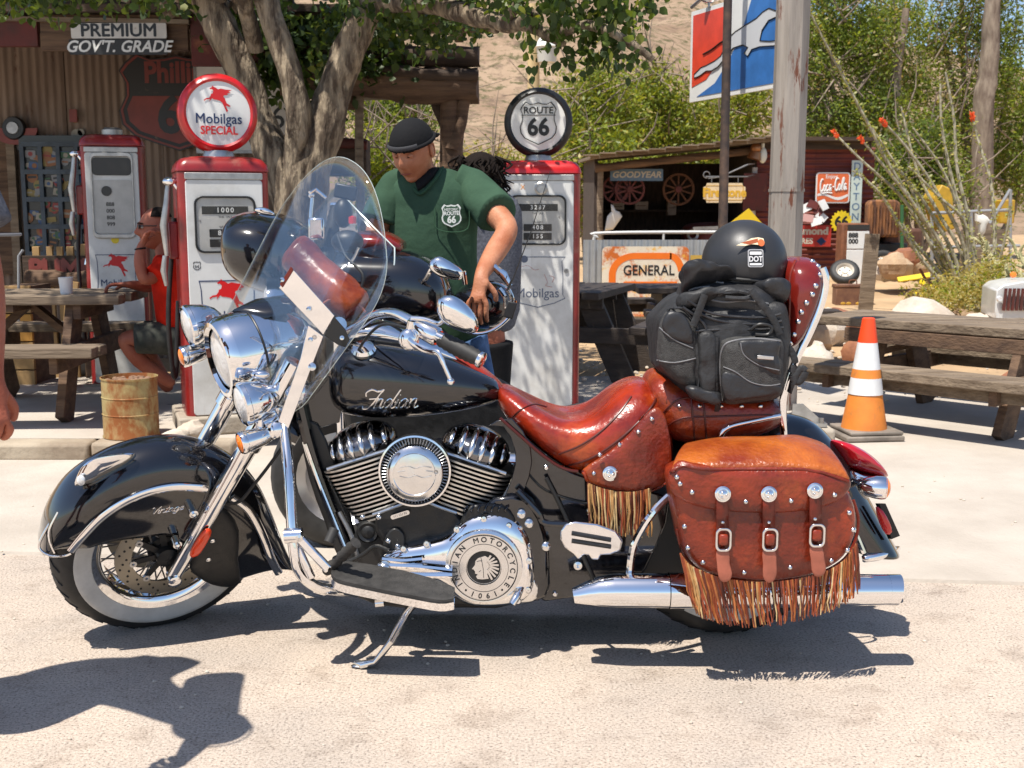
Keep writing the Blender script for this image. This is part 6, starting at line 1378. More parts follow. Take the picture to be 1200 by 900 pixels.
YT = 7.45
def Tn(px, py, dy=0): return P(px, py, YT + dy)
tree = thing('tree', 'big shade tree with forked rough trunk behind the Mobilgas Special pump', 'tree', (Tn(350,450).x, YT, 0))
mb = MB(); g0 = G(350,481)
g0 = V(Tn(350,450).x, YT, 0)
limbmesh(mb, [g0, g0+V(0,0,.35), Tn(350,330), Tn(352,270), Tn(356,215), Tn(364,180)], [.24,.18,.155,.15,.15,.12], 30, 1, 7)
limbmesh(mb, [Tn(342,245), Tn(326,195,.05), Tn(302,140,.1), Tn(284,88,.1), Tn(264,42,.1), Tn(242,0,.1), Tn(205,-60,.1), Tn(165,-120,0)], [.10,.105,.10,.095,.10,.095,.08,.06], 26, 4, 7)
limbmesh(mb, [Tn(350,225), Tn(352,185), Tn(349,130,-.1), Tn(338,80,-.1), Tn(325,40,-.1), Tn(312,0,-.1), Tn(300,-80,-.3), Tn(270,-160,-.5)], [.10,.11,.085,.075,.07,.07,.06,.05], 22, 7, 7)
limbmesh(mb, [Tn(358,230), Tn(370,180), Tn(386,125), Tn(403,75), Tn(420,35), Tn(442,0), Tn(480,-60), Tn(530,-120)], [.12,.125,.115,.105,.10,.10,.085,.06], 26, 11, 7)
limbmesh(mb, [Tn(300,60,.1), Tn(292,25,0), Tn(286,0,-.1), Tn(290,-60,-.3)], [.05,.05,.05,.04], 14, 15)
limbmesh(mb, [Tn(350,262,-.16), Tn(330,330,-.18), Tn(322,380,-.2)], [.05,.09,.08], 14, 19)
mb.build('trunk', bark, tree, smooth=70)
mb = MB()
def Bn(px, py, Y): return P(px, py, Y)
for q in ([(444,0,7.4),(500,4,7.0),(545,16,6.6),(590,28,6.4),(618,30,6.3),(640,42,6.2),(662,52,6.15)], [(590,28,6.4),(602,12,6.3),(612,-8,6.2)], [(610,28,6.3),(622,16,6.2),(632,22,6.2)], [(560,20,6.55),(578,34,6.5),(582,36,6.45)], [(640,42,6.2),(690,30,6.0),(730,45,5.9),(765,70,5.85)], [(500,4,7.0),(560,-30,6.8),(640,-30,6.4),(720,-15,6.1)]):
    limbmesh(mb, [Bn(*p) for p in q], [lerp(.075 if q[0][0] == 444 else .035, .016, i/(len(q)-1)) for i in range(len(q))], 10, 23)
mb.build('branch', bark, tree, smooth=70)
crown = [(Bn(590,-30,6.5),(.8,.5,.10)), (Bn(645,2,6.1),(.26,.4,.14)), (Bn(700,6,6.0),(.24,.3,.13)), (Bn(680,48,6.05),(.22,.22,.12)), (Bn(635,62,6.15),(.10,.16,.10)), (Bn(725,38,5.9),(.15,.2,.15)), (Bn(762,60,5.85),(.04,.08,.10)), (Bn(585,8,6.5),(.12,.2,.08)), (Bn(470,22,7.6),(.45,.4,.16)), (Bn(390,50,7.8),(.18,.2,.24)), (Bn(318,20,8.0),(.14,.2,.18)), (Bn(520,20,7.2),(.25,.3,.12)), (Bn(505,48,7.3),(.10,.2,.08)), (Bn(560,30,6.8),(.06,.1,.06)), (Bn(10,-14,6.6),(.35,.5,.12)), (Bn(110,-16,6.6),(.3,.5,.08)), (Bn(180,-14,6.6),(.2,.4,.08)), (Bn(745,-6,6.0),(.14,.2,.12)), (Bn(620,98,6.2),(.02,.04,.03)), (Bn(700,76,6.1),(.12,.12,.07))]
leaves('crown', mulb, crown, 5400, .050, tree, 5, (5,4,2,1), .5, 1.25, 9)
big = []
Rn = random.Random(12)
for i in range(46):
    x = Rn.uniform(-4.6, .25); y = Rn.uniform(5.35, 9.4); z = Rn.uniform(3.35, 5.0) + max(0, y-7.5)*.25
    if ((x+1.8)/3.4)**2 + ((y-7.2)/2.4)**2 > 1.25 or Rn.random() < .22: continue
    big.append((V(x, y, z), (Rn.uniform(.35,.7), Rn.uniform(.35,.65), Rn.uniform(.16,.30))))
leaves('crown', mulb, [(P(370,70,8.6),(.35,.25,.30)), (P(318,60,8.6),(.15,.2,.25)), (P(440,60,8.5),(.25,.2,.2)), (P(280,20,8.4),(.25,.2,.15))], 3200, .07, tree, 61, (7,3,1,0), .3, 1.3, 12)
leaves('crown', mulb, big, 14500, .078, tree, 6, (5,4,2,1), .3, 1.25, 14)
mb = MB()
for i, (c, r) in enumerate(big[::2]): limbmesh(mb, [V(-1.9+Rn.gauss(0,.3), 7.5+Rn.gauss(0,.2), 2.6), (V(-1.9,7.4,3.1)+c)/2 + V(Rn.gauss(0,.2),0,.1), c], [.05,.035,.012], 7, i, 4)
mb.build('branch', bark, tree, smooth=70)
def far_tree(name, label, cat, group, px, py_base, Y, blobs, n, size, mats, seed, trunk=None, w=(3,4,1,2), clump=34, shape='quad', long=2.6, zb=.15):
    b = P(px, py_base, Y); b.z = zb; t = thing(name, label, cat, b, group)
    bl = [(P(x, y, Y+dy), (rx*Y/1350, ry_*Y/1350, rz*Y/1350)) for x, y, dy, rx, ry_, rz in blobs]
    leaves('crown' if name != 'bush' else 'foliage', mats, bl, n, size*.8, t, seed, w, .1, long, clump, shape, .62)
    R2 = random.Random(seed+5); tw = MB()
    for c, r in bl:
        for k_ in range(11):
            q = c + V(R2.uniform(-1,1)*r[0], R2.uniform(-1,1)*r[1]-.2, R2.uniform(-1,1)*r[2]); d = V(R2.gauss(0,.6), R2.gauss(0,.3), R2.gauss(.5,.5)); tw.tube([q, q+d*.5+V(R2.gauss(0,.06),0,0), q+d], [.0008*Y,.0006*Y,.0002*Y], 4, cap=False)
    tw.build('twigs', bark2, t, kind='stuff')
    mb = MB(); R = random.Random(seed)
    for i, (c, r) in enumerate(bl):
        limbmesh(mb, [b + V(R.gauss(0,.15), R.gauss(0,.1), 0), b.lerp(c, .5) + V(R.gauss(0,.2), 0, 0), c, c + V(R.gauss(0,r[0]*.4), 0, r[2]*.6)], [.09,.07,.04,.02], 7, seed+i, 4)
    if trunk: limbmesh(mb, [P(x, y, Y+d) for x, y, d, r in trunk], [q[3] for q in trunk], 12, seed)
    mb.build('trunk' if name != 'bush' else 'stem', bark2, t, smooth=70); return t
far_tree('bush', 'yellow green bush directly behind the Route 66 globe', 'bush', 'bushes below the hill', 690, 270, 27, [(672,128,0,26,26,22),(702,112,0,32,30,30),(722,145,1,40,30,36),(668,165,-1,24,20,20),(705,180,-1,44,30,30),(672,205,-1,24,20,24),(700,250,0,50,30,20)], 15000, .17, lime, 21)
far_tree('bush', 'yellow green bush left of the greyhound sign and above the shed roof', 'bush', 'bushes below the hill', 800, 270, 29, [(768,108,0,28,30,24),(800,138,0,44,30,30),(745,150,0,34,30,30),(850,140,1,36,30,34),(882,122,1,24,30,26),(762,84,0,12,12,12),(735,108,0,18,18,16),(800,190,0,60,30,30)], 17000, .17, lime, 22)
far_tree('bush', 'lime bush seen under the porch roof left of the capped man', 'bush', 'bushes below the hill', 455, 250, 15, [(440,205,0,26,24,32),(462,215,0,30,24,30),(452,175,.5,24,24,22),(490,230,0,22,24,30)], 7000, .10, lime, 23, w=(5,3,0,2))
far_tree('bush', 'low scrub on slope right of the porch post, behind dark hair', 'bush', 'bushes below the hill', 560, 250, 24, [(555,190,0,24,24,9),(590,192,0,22,24,8),(640,185,0,14,20,16)], 2600, .13, lime, 24, w=(4,2,3,1))
far_tree('tree', 'dense olive tree hanging over the shaded porch opening', 'tree', 'trees behind the yard', 450, 250, 17, [(440,132,0,26,24,16),(470,126,0,24,24,14),(492,140,0,12,20,16)], 4200, .10, tam, 25, w=(4,3,3,0))
far_tree('tree', 'tall feathery tree right of the steel post, above the red shed', 'tree', 'trees behind the yard', 1010, 290, 25, [(962,30,0,26,30,26),(1010,50,0,36,30,40),(955,85,0,22,30,24),(975,130,0,34,30,26),(1020,135,0,40,30,34),(1050,95,1,36,30,36),(985,-14,0,40,30,16),(1048,25,1,30,30,26),(950,150,0,20,20,20)], 30000, .13, tam, 26, trunk=[(1060,290,0,.16),(1052,180,0,.13),(1050,100,0,.1),(1062,10,0,.07)])
far_tree('tree', 'feathery tree with pale upright trunk at the right edge', 'tree', 'trees behind the yard', 1150, 300, 27, [(1105,45,0,34,30,36),(1165,30,0,36,30,44),(1118,120,0,36,30,36),(1180,110,0,36,40,44),(1135,190,0,40,30,32),(1195,190,0,34,40,44),(1130,-30,0,70,40,24),(1090,150,0,24,20,30)], 32000, .13, tam, 27, trunk=[(1152,290,-1.5,.2),(1152,135,-1.5,.22),(1158,90,-1.5,.20),(1162,30,-1.5,.18),(1166,-40,-1.5,.12)])
far_tree('tree', 'dark feathery tree behind the ocotillo stems', 'tree', 'trees behind the yard', 1080, 300, 23, [(1055,195,0,34,30,24),(1085,165,0,26,30,26),(1100,215,0,36,30,24),(1056,232,0,24,30,16)], 12000, .12, tam, 28, w=(4,3,3,1))
# ------------------------------------------------ the store and its porch on the left
cor_cream = mat('stained cream metal darkened for shade', (.25,.18,.13), .65, .1, col2=(.15,.10,.07), scale=2.5, stretch=(3,1,.4), bump=.1); overlay(cor_cream, (.10,.045,.025), 4.5, .60, .66, stretch=(1.5,1,.45))  # wall tone darkened to put the porch shade into it; rust patches on top
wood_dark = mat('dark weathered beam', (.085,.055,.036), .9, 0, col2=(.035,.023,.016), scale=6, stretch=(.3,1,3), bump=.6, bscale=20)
wood_grey = mat('grey weathered wood', (.25,.19,.13), .9, 0, col2=(.12,.085,.055), scale=7, stretch=(.25,1.6,3), bump=.7, bscale=26); overlay(wood_grey, (.08,.055,.04), 11, .58, .70, stretch=(.2,1.5,3))
wood_brown = mat('brown weathered wood', (.16,.095,.055), .9, 0, col2=(.07,.04,.025), scale=7, stretch=(.3,1.6,3), bump=.6, bscale=26)
red_paint_wood = mat('faded red boards', (.12,.018,.012), .7, col2=(.07,.018,.012), scale=5, bump=.3); overlay(red_paint_wood, (.22,.07,.03), 3, .62, .72)
store = thing('store_building', 'old roadside store with stained corrugated wall and boarded porch roof', 'building', (-4, 10.2, 0))
YWL = 10.2
xl = P(-260,100,YWL).x; xr = P(345,100,YWL).x
def corrug(x0, x1, z0, z1, Y, pitch, amp, along='x', nz=1):
    mb = MB(); n = int((x1-x0)/pitch*6); rows = []
    for j in range(nz+1): rows.append([(lerp(x0, x1, i/n), Y + amp*sin(2*pi*(lerp(x0,x1,i/n))/pitch), lerp(z0, z1, j/nz)) for i in range(n+1)])
    mb.grid(rows); return mb
x = xl
while x < xr - .05:
    x2 = min(x+.82, xr); corrug(x, x2, 0, 3.0, YWL + random.uniform(-.006,.006), .068, .009).build('wall_sheet', cor_cream, store, smooth=80); x = x2 + .004
MB().box(((xl+xr)/2, YWL+.10, 1.5), (xr-xl, .12, 3.0)).build('wall_frame', wood_dark, store)
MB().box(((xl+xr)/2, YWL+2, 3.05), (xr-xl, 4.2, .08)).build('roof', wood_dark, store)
# porch roof: rafters, deck and fascia boards
YF = 8.55
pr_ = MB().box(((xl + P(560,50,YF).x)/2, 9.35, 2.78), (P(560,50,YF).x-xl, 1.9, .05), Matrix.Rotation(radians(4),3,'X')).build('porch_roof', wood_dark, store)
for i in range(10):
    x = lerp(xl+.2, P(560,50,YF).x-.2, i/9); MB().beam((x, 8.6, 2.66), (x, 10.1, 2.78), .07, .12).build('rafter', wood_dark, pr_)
for (a, b_, y0, y1, m_) in ((-260,-120,20,56,red_paint_wood),(-118,46,20,55,red_paint_wood),(48,222,18,60,wood_brown),(224,345,20,78,red_paint_wood),(-260,345,-14,16,wood_dark)):
    A = P(a, (y0+y1)/2, YF); C = P(b_, (y0+y1)/2, YF); h_ = P(0,y0,YF).z - P(0,y1,YF).z
    MB().box(((A.x+C.x)/2, YF, A.z), (C.x-A.x-.01, .05, h_), None).build('fascia_board', m_, store, bevel=.004)
A = P(0,19,YF); MB().beam(P(-260,17,YF-.04), P(222,26,YF-.04), .05, .03).build('fascia_rail', wood_grey, store)
for (a, b_, yy, r, dy) in ((330,562,62,.075,0), (330,560,96,.13,.02), (390,560,84,.04,-.1)):
    p0, p1 = P(a, yy-4, YF+dy), P(b_, yy+4, YF+dy); mb = MB(); limbmesh(mb, [p0, p0.lerp(p1,.33)+V(0,0,.01), p0.lerp(p1,.66)-V(0,0,.012), p1], [r,r*.96,r*1.0,r*.94], 12, yy); mb.build('log_beam', wood_dark if r < .1 else wood_brown, store, smooth=50)
def log(name, a, b, r, m, par, seed=0):
    mb = MB(); a = V(*a); b = V(*b); limbmesh(mb, [a, a.lerp(b,.33)+V(.01,0,0), a.lerp(b,.66)-V(.01,0,0), b], [r,r*.94,r*.9,r*.85], 14, seed); return mb.build(name, m, par, smooth=60)
for px, r in ((529,.10),(420,.035),(-60,.09)):
    p = P(px, 100, YF); log('porch_post', (p.x, YF+.05, 0), (p.x, YF+.05, p.z-.02), r, wood_brown if px != 420 else wood_grey, store, px)
log('post_brace', P(529,175,YF), P(553,95,YF), .05, wood_brown, store); log('post_brace', P(525,170,YF+.1), P(508,100,YF+.1), .045, wood_dark, store)
MB().box(P(453,100,YF+.35), (.75,.6,.16)).build('porch_shade_box', black_plastic, store)  # black box added to paint in the shade under the porch roof
MB().box(P(405,118,YF+.1), (.19,.06,.13)).build('post_block', wood_brown, store, bevel=.01)
log('red_beam', P(385,166,9.6), P(430,170,9.6), .045, red_paint_wood, store)
MB().box(P(408,185,9.8), (.34,.3,.30)).build('porch_box', wood_dark, store, bevel=.01)
MB().box(P(329,120,YWL-.1), (.05,.05,1.4)).build('wall_post', wood_dark, store)
MB().box(P(337,200,YWL-.12), (.16,.03,.5)).build('wall_board', wood_grey, store)
# doorway frame on the far left
dk = MB(); dk.box(P(5,240,YWL-.03), (.20,.04,1.2)); dk.build('doorway', wood_brown, store); MB().box(P(18,250,YWL-.06), (.07,.06,1.5)).build('door_jamb', wood_grey, store)
# the sticker door
blue_grey = mat('blue grey door paint', (.055,.075,.095), .6, var=.3, scale=8); dark_pane = mat('dark pane', (.02,.022,.025), .2)
door = MB().box(P(70,245,YWL-.08), (P(112,245,YWL).x-P(28,245,YWL).x, .04, P(0,166,YWL).z-P(0,335,YWL).z), None).build('door', dark_pane, store)
dz0, dz1 = P(0,328,YWL).z, P(0,170,YWL).z; dx0, dx1 = P(28,200,YWL-.1).x, P(112,200,YWL-.1).x
for i in range(5): x = lerp(dx0, dx1, i/4); MB().box((x, YWL-.115, (dz0+dz1)/2), (.035,.03,dz1-dz0)).build('door_bar', blue_grey, door)
for j in range(6): z = lerp(dz0, dz1, j/5); MB().box(((dx0+dx1)/2, YWL-.125, z), (dx1-dx0,.02,.04)).build('door_bar', blue_grey, door)
MB().box(((dx0+dx1)/2, YWL-.12, dz0+.06), (dx1-dx0,.03,.16)).build('kick_plate', blue_grey, door)
st_cols = [mat('sticker %s' % n_, c, .5) for n_, c in (('cream',(.30,.27,.21)),('green two',(.04,.11,.05)),('red two',(.25,.03,.025)),('blue',(.04,.09,.2)),('orange two',(.26,.10,.03)),('black two',(.02,.02,.02)),('ochre',(.26,.19,.05)),('grey two',(.22,.22,.22)))]  # sticker colours darkened, porch shade is part of the tone
Rs = random.Random(4)
for i in range(4):
    for j in range(5):
        cx = lerp(dx0, dx1, (i+.5)/4); cz = lerp(dz0, dz1, (j+.5)/5)
        for k_ in range(6):
            x = cx + Rs.uniform(-.065,.065); z = cz + Rs.uniform(-.085,.085); M_ = frame_m(V(x, YWL-.101-.0015*k_, z), (1,0,Rs.uniform(-.2,.2)), (0,0,1)); mb = MB(); s = Rs.uniform(.025,.05)
            kd = Rs.random()
            poly_flat(mb, circ(s, 14) if kd < .45 else rrect(s*2.2, s*Rs.uniform(.9,1.8), .006), M_, 0, .0012); q = mb.build('sticker', Rs.choice(st_cols), door)
            mb = MB(); poly_flat(mb, circ(s*.5, 10) if Rs.random() < .5 else rrect(s*1.5, s*.4, .002), M_, .0012, .0006); mb.build('sticker_mark', Rs.choice(st_cols), q)
for x, z, s in ((90,158,.05),(22,172,.03),(60,165,.05),(88,140,.03),(95,155,.03)):
    M_ = frame_m(P(x, z, YWL-.03), (1,0,0), (0,0,1)); mb = MB(); poly_flat(mb, circ(s, 14), M_, 0, .002); mb.build('wall_sticker', Rs.choice(st_cols), store)
text_mesh('lettering', 'WILLYS', sign_black, facing(90,166,YWL-.06), .12, store, .002, .004)
# signs on the store
def signboard(name, px0, px1, py0, py1, Y, m, label, cat='sign', t=.012, r=.02, group=None, rot=0, par=None, rust=None):
    c = P((px0+px1)/2, (py0+py1)/2, Y); w = P(px1,py0,Y).x - P(px0,py0,Y).x; h = P(px0,py0,Y).z - P(px0,py1,Y).z
    M_ = frame_m(c, V(cos(radians(rot)),0,sin(radians(rot))), (0,0,1)); mb = MB(); poly_flat(mb, rrect(w, h, min(r, w/2.1, h/2.1)), M_, -t, t)
    o = mb.build(name, m, par, label=label, cat=cat, group=group); return o, M_, w, h
chipped_w = mat('chipped sign white', (.60,.57,.52), .5, var=.08, scale=9); overlay(chipped_w, (.20,.10,.05), 9, .62, .70)
chipped_k = mat('chipped sign black', (.02,.02,.02), .5); overlay(chipped_k, (.16,.10,.07), 9, .64, .72)
s_, M_, w, h = signboard('store_sign', 83, 195, 27, 45, YF-.07, chipped_w, 'white PREMIUM sign above the GOVT GRADE sign on the porch fascia', r=.01)
text_mesh('lettering', 'PREMIUM', sign_black, M_ @ Matrix.Translation((0,0,.001)), .125, s_, .001, .0035, sx=1.06)
s_, M_, w, h = signboard('store_sign', 81, 196, 46, 64, YF-.075, chipped_k, "black GOV'T. GRADE sign under the white PREMIUM sign", r=.01)
text_mesh('lettering', "GOV'T. GRADE", sign_white, M_ @ Matrix.Translation((0,0,.001)), .112, s_, .001, .0025, sx=1.0, shear=.28)
# shield sign in dark and brick red
ck = P(208,117,YWL-.1); s_ = MB(); Mk = frame_m(ck, (1,0,0), (0,0,1)); shp = [(x*1.05, y*.74+.0) for x, y in shield(1.0)]
poly_flat(s_, shp, Mk, -.02, .02); sg = s_.build('shield_sign', chipped_k, None, label='dark shield sign with a red 66 and neon tube on the corrugated wall', cat='sign')
brick_red = mat('faded brick red enamel', (.19,.036,.026), .5, var=.15, scale=6)
mb = MB(); ring_flat(mb, [(x*.97, y*.97) for x, y in shp], [(x*.93, y*.93) for x, y in shp], Mk, 0, .004); mb.build('shield_rim', brick_red, sg)
lowp = [(x*.86, y*.86) for x, y in shp if y < .12]
mb = MB(); poly_flat(mb, lowp, Mk, 0, .004); mb.build('shield_field', brick_red, sg)
text_mesh('lettering', 'Phillips', brick_red, Mk @ Matrix.Translation((.02,.22,.002)), .24, sg, .002, .008, sx=.9); text_mesh('lettering', '66', sign_black, Mk @ Matrix.Translation((.04,-.14,.0055)), .44, sg, .002, .012)
nt = MB(); nt.tube([Mk @ V(.13+.10*cos(q), -.15+.13*sin(q), .03) for q in [pi*.5+pi*1.1*i/18 for i in range(19)]], .012, 8); nt.build('neon_tube', enamel_red2, sg)
s_, M_, w, h = signboard('price_board', 228, 320, 70, 180, YWL-.13, sign_white, 'tall white painted sheet sign behind the red rimmed globe', r=.01)
mb = MB(); ring_flat(mb, rrect(w, h, .01), rrect(w-.05, h-.05, .01), M_, 0, .006); mb.build('board_rim', steel, s_)
mb = MB(); strokes(mb, [[(-.26,-.34),(-.24,-.26),(-.16,-.24),(-.13,-.30),(-.18,-.36),(-.26,-.38)],[(.22,-.05),(.26,.0),(.28,.08)]], M_, .012); mb.build('board_mark', sign_black, s_)
s_, M_, w, h = signboard('number_sign', 316, 352, 100, 158, YWL-.14, chipped_w, 'small cream sign with a black 6, partly behind the tree trunk', r=.01)
text_mesh('lettering', '66', sign_black, M_ @ Matrix.Translation((0,-.07,.002)), .26, s_, .001, .002)
s_, M_, w, h = signboard('wall_plate', 81, 90, 128, 143, YWL-.06, brick_red, 'tiny red plate nailed to the corrugated wall', r=.005)
c = P(16,150,YWL-.1); s_ = MB().lathe([(.001,.02),(.09,.02),(.1,0),(.1,-.03)], c, (0,-1,0), 24); dsk = s_.build('round_sign', sign_black, None, label='round black and red wall sign at the left edge', cat='sign'); 
Mk2 = frame_m(c+V(0,-.022,0), (1,0,0), (0,0,1)); mb = MB(); poly_flat(mb, [(.2*cos(q)-.0, .14*sin(q)) for q in [pi+pi*i/16 for i in range(17)]] + [(.10,0),(.1*cos(-pi*.25),.1*sin(-pi*.25)-.0),(0,-.1),(-.1*cos(-pi*.25),-.07),(-.1,0)], Mk2, -.04, .012); mb.build('sign_skirt', brick_red, dsk)
MB().lathe([(.001,.03),(.05,.03),(.055,.02)], c, (0,-1,0), 16).build('sign_boss', steel, dsk)

# ------------------------------------------------ picnic tables
def picnic(px_or, Y, rot, L, label, m_top, m_leg, seed=0, H=.74, W=.72, n=5, bench=True, zb=.0, group='picnic tables', w_b=.26, fo_=.28, lw=.14, bh=.43):
    base = V(*px_or) if not isinstance(px_or, (int, float)) else P(px_or, 450, Y); base.z = zb; t = thing('picnic_table', label, 'picnic table', base, group)
    Rz = Matrix.Rotation(radians(rot), 3, 'Z'); T = lambda x, y, z: base + Rz @ V(x, y, z); R = random.Random(seed)
    pw = W/n
    for i in range(n):
        y = -W/2 + pw*(i+.5); dx = R.uniform(-.02,.02)
        MB().box(T(dx, y, H-.02+R.uniform(-.003,.003)), (L, pw-.012, .055), Rz).build('plank', m_top, t, bevel=.006)
    for s in (-1, 1):
        if bench:
            for k_ in range(2): MB().box(T(R.uniform(-.02,.02), s*(W/2+.34-.065+.135*k_), bh+R.uniform(-.004,.004)), (L, .125, .055), Rz).build('bench_plank', m_top, t, bevel=.006)
    for ex in (-1, 1):
        x = ex*(L/2-fo_)
        for s in (-1, 1): MB().beam(T(x, s*.20, H-.045), T(x, s*(W/2+.14), .0), .05, lw, up=Rz @ V(0,1,0)).build('leg', m_leg, t, bevel=.004)
        if bench: MB().beam(T(x+.05*ex, -(W/2+.42), bh-.06), T(x+.05*ex, (W/2+.42), bh-.06), .045, .12).build('cross_bar', m_leg, t, bevel=.004)
        MB().beam(T(x+.05*ex, -W/2+.03, H-.085), T(x+.05*ex, W/2-.03, H-.085), .045, .09).build('cross_bar', m_leg, t, bevel=.004)
    if lw > .188:
        for y in (-W/2+.02, W/2-.02): MB().box(T(0, y, H-.095), (L-.5, .035, .085), Rz).build('apron_board', m_leg, t, bevel=.004)
        for y in (-W/2-.345, W/2+.345): MB().box(T(0, y, bh-.065), (L-.1, .035, .085), Rz).build('apron_board', m_top, t, bevel=.004)
    for s in (-1, 1): MB().beam(T(s*(L/2-.3), 0, .38), T(0, 0, H-.06), .04, .08, up=Rz @ V(0,1,0)).build('brace', m_leg, t)
    MB().box(T(0,0,H-.06), (.04,W-.05,.05), Rz).build('batten', m_leg, t)
    return t
picnic(V(2.80,7.08,0), 0, -45, 1.75, 'grey weathered picnic table behind the traffic cone, at the right', wood_grey, wood_brown, 1, H=.62, fo_=.42, lw=.19, bh=.36)
picnic(V(-2.92,6.98,.10), 0, 3, 1.22, 'grey weathered picnic table with white cup, left of the seated man', wood_grey, wood_brown, 2, H=.70, lw=.18, zb=.10)
picnic(V(.50,9.15,.01), 0, 72, 1.3, 'black stained picnic table partly behind the Route 66 pump', mat('black stained wood', (.055,.04,.03), .7, col2=(.025,.018,.014), scale=8, stretch=(.3,2,3), bump=.4), MATS['black stained wood'], 3, H=.70, lw=.18)
picnic(V(1.98,10.7,.02), 0, 2, 1.7, 'black picnic table in front of the GENERAL sign, partly behind travel bag', MATS['black stained wood'], MATS['black stained wood'], 4, H=.62, lw=.2)
cup = MB().lathe([(.001,.002),(.027,.002),(.030,.0),(.038,.10),(.041,.10),(.040,.095),(.034,.012),(.001,.01)], P(75,333,6.75)+V(0,0,-.015), (0,0,1), 24); cpz = None
cz = P(75,333,6.75); zt = .10+.70; cup = MB().lathe([(.001,.002),(.027,.002),(.030,.0),(.040,.105),(.043,.105),(.041,.098),(.034,.012),(.001,.01)], V(cz.x, 6.78, zt+.004), (0,0,1), 24).build('foam_cup', mat('white foam', (.75,.75,.74), .7), None, label='white foam cup standing on the left picnic table', cat='cup')
# rusty paint drum
dm = mat('rusty cream drum', (.42,.34,.15), .5, .1, col2=(.36,.27,.11), scale=4, bump=.1); overlay(dm, (.24,.075,.015), 4.5, .42, .56, .8, stretch=(1,1,.6))
dc_ = G(151,517,.10); dc_ = V(dc_.x-.03, dc_.y+.14, .105)
drm = MB().lathe([(.001,.002),(.142,.002),(.147,0),(.147,.006),(.143,.012),(.143,.12),(.146,.124),(.143,.128),(.143,.21),(.146,.214),(.143,.218),(.143,.305),(.148,.311),(.148,.318),(.143,.318),(.141,.305),(.139,.29),(.001,.29)], dc_, (0,0,1), 44).build('metal_drum', dm, None, smooth=35, label='small rusty cream metal drum on the pump island', cat='drum')
mb = MB()
R9 = random.Random(9)
for i in range(60): a = R9.uniform(0,2*pi); r = sqrt(R9.random())*.12; p = dc_+V(cos(a)*r, sin(a)*r, .295); mb.ell(p, (.018,.018,.012), nu=6, nv=4)
mb.build('ash_fill', mat('ash', (.22,.13,.08), .9, var=.3, scale=20), drm, kind='stuff')
def rock(c, r, m, label=None, cat='rock', group=None, seed=0, par=None, name='rock'):
    mb = MB(); mb.ell(c, r, Matrix.Rotation(seed*1.3, 3, 'Z'), 14, 9)
    for i, v in enumerate(mb.v):
        v = Vector(v); d = v - V(*c); n_ = noise.cell(Vector((d.x/r[0]*1.3+seed, d.y/r[1]*1.3, d.z/r[2]*1.3+seed*2))); k = 1 + .16*n_ + .18*noise.noise(d*6/max(r)*.3 + V(seed*3, 0, 0)); mb.v[i] = tuple(V(*c) + d*k)
    return mb.build(name, m, par, smooth=30, sub=0, bevel=.0, label=label, cat=cat if label else None, group=group)
rock_t = mat('tan rock', (.50,.36,.22), .95, col2=(.36,.23,.14), scale=5, bump=.7, bscale=30); rock_r = mat('red brown rock', (.36,.15,.07), .95, col2=(.22,.09,.05), scale=5, bump=.7, bscale=30); rock_w = mat('pale rock', (.62,.55,.46), .95, col2=(.46,.38,.30), scale=5, bump=.7, bscale=30)
rock(dc_+V(.27,-.12,.02), (.085,.05,.035), rock_w, 'flat pale stone lying beside the rusty drum', 'stone', None, 3)
rock(V(dc_.x+.33, dc_.y-.02, .135), (.09,.07,.05), rock_w, 'pale stone against the plinth of the left pump', 'stone', None, 5)
# ------------------------------------------------ steel post, its base and the cone
post_m = mat('peeling grey paint post', (.33,.29,.25), .75, 0, col2=(.20,.175,.15), scale=9, stretch=(1.6,1.6,.14), bump=.5); overlay(post_m, (.14,.05,.028), 6.5, .57, .63, .9, stretch=(3,1,.45)); overlay(post_m, (.50,.40,.28), 4, .66, .74, .9, stretch=(1,1,.6))
YP = 6.35
pb = P(929,450,YP); sp_ = thing('steel_post', 'tall grey peeling steel post with bolted base, right of the travel bag', 'post', (pb.x, YP, 0))
def Pp(px, py, dy=0): return P(px, py, YP+dy)
rr = .094; oc = [(rr*cos(pi/8+pi/4*i), rr*.9*sin(pi/8+pi/4*i)) for i in range(8)]
x0 = Pp(919,300).x
MB().loft([[V(x0+x*1.04, YP+y, .20) for x, y in oc], [V(x0+x, YP+y, 1.40) for x, y in oc], [V(x0+x, YP+y, 1.41) for x, y in oc], [V(x0+x*.92+.006, YP+y, 3.6) for x, y in oc]]).build('shaft', post_m, sp_, smooth=20)
MB().loft([[V(x0+x*1.05, YP+y*1.05, 1.395) for x, y in oc], [V(x0+x*1.05, YP+y*1.05, 1.412) for x, y in oc]]).build('weld_band', post_m, sp_, smooth=20)
bx = Pp(945,480).x
MB().box((bx, YP, .055), (.26,.30,.11)).build('footing', block_m, sp_, bevel=.02)
MB().box((bx-.02, YP, .125), (.22,.22,.02)).build('base_plate', worn_alu, sp_)
MB().prism([V(bx-.10,YP-.09,.135), V(bx+.08,YP-.09,.135), V(bx-.04,YP-.09,.24), V(bx-.10,YP-.09,.24)], [V(bx-.10,YP-.075,.135), V(bx+.08,YP-.075,.135), V(bx-.04,YP-.075,.24), V(bx-.10,YP-.075,.24)]).build('gusset', worn_alu, sp_)
for q in (-.08, .06): MB().lathe([(.012,0),(.012,.03),(.001,.03)], (bx+q, YP-.10, .135), (0,0,1), 8).build('bolt', steel, sp_)
cc_ = G(1008,512); cc_ = V(cc_.x, cc_.y-.06, .012)
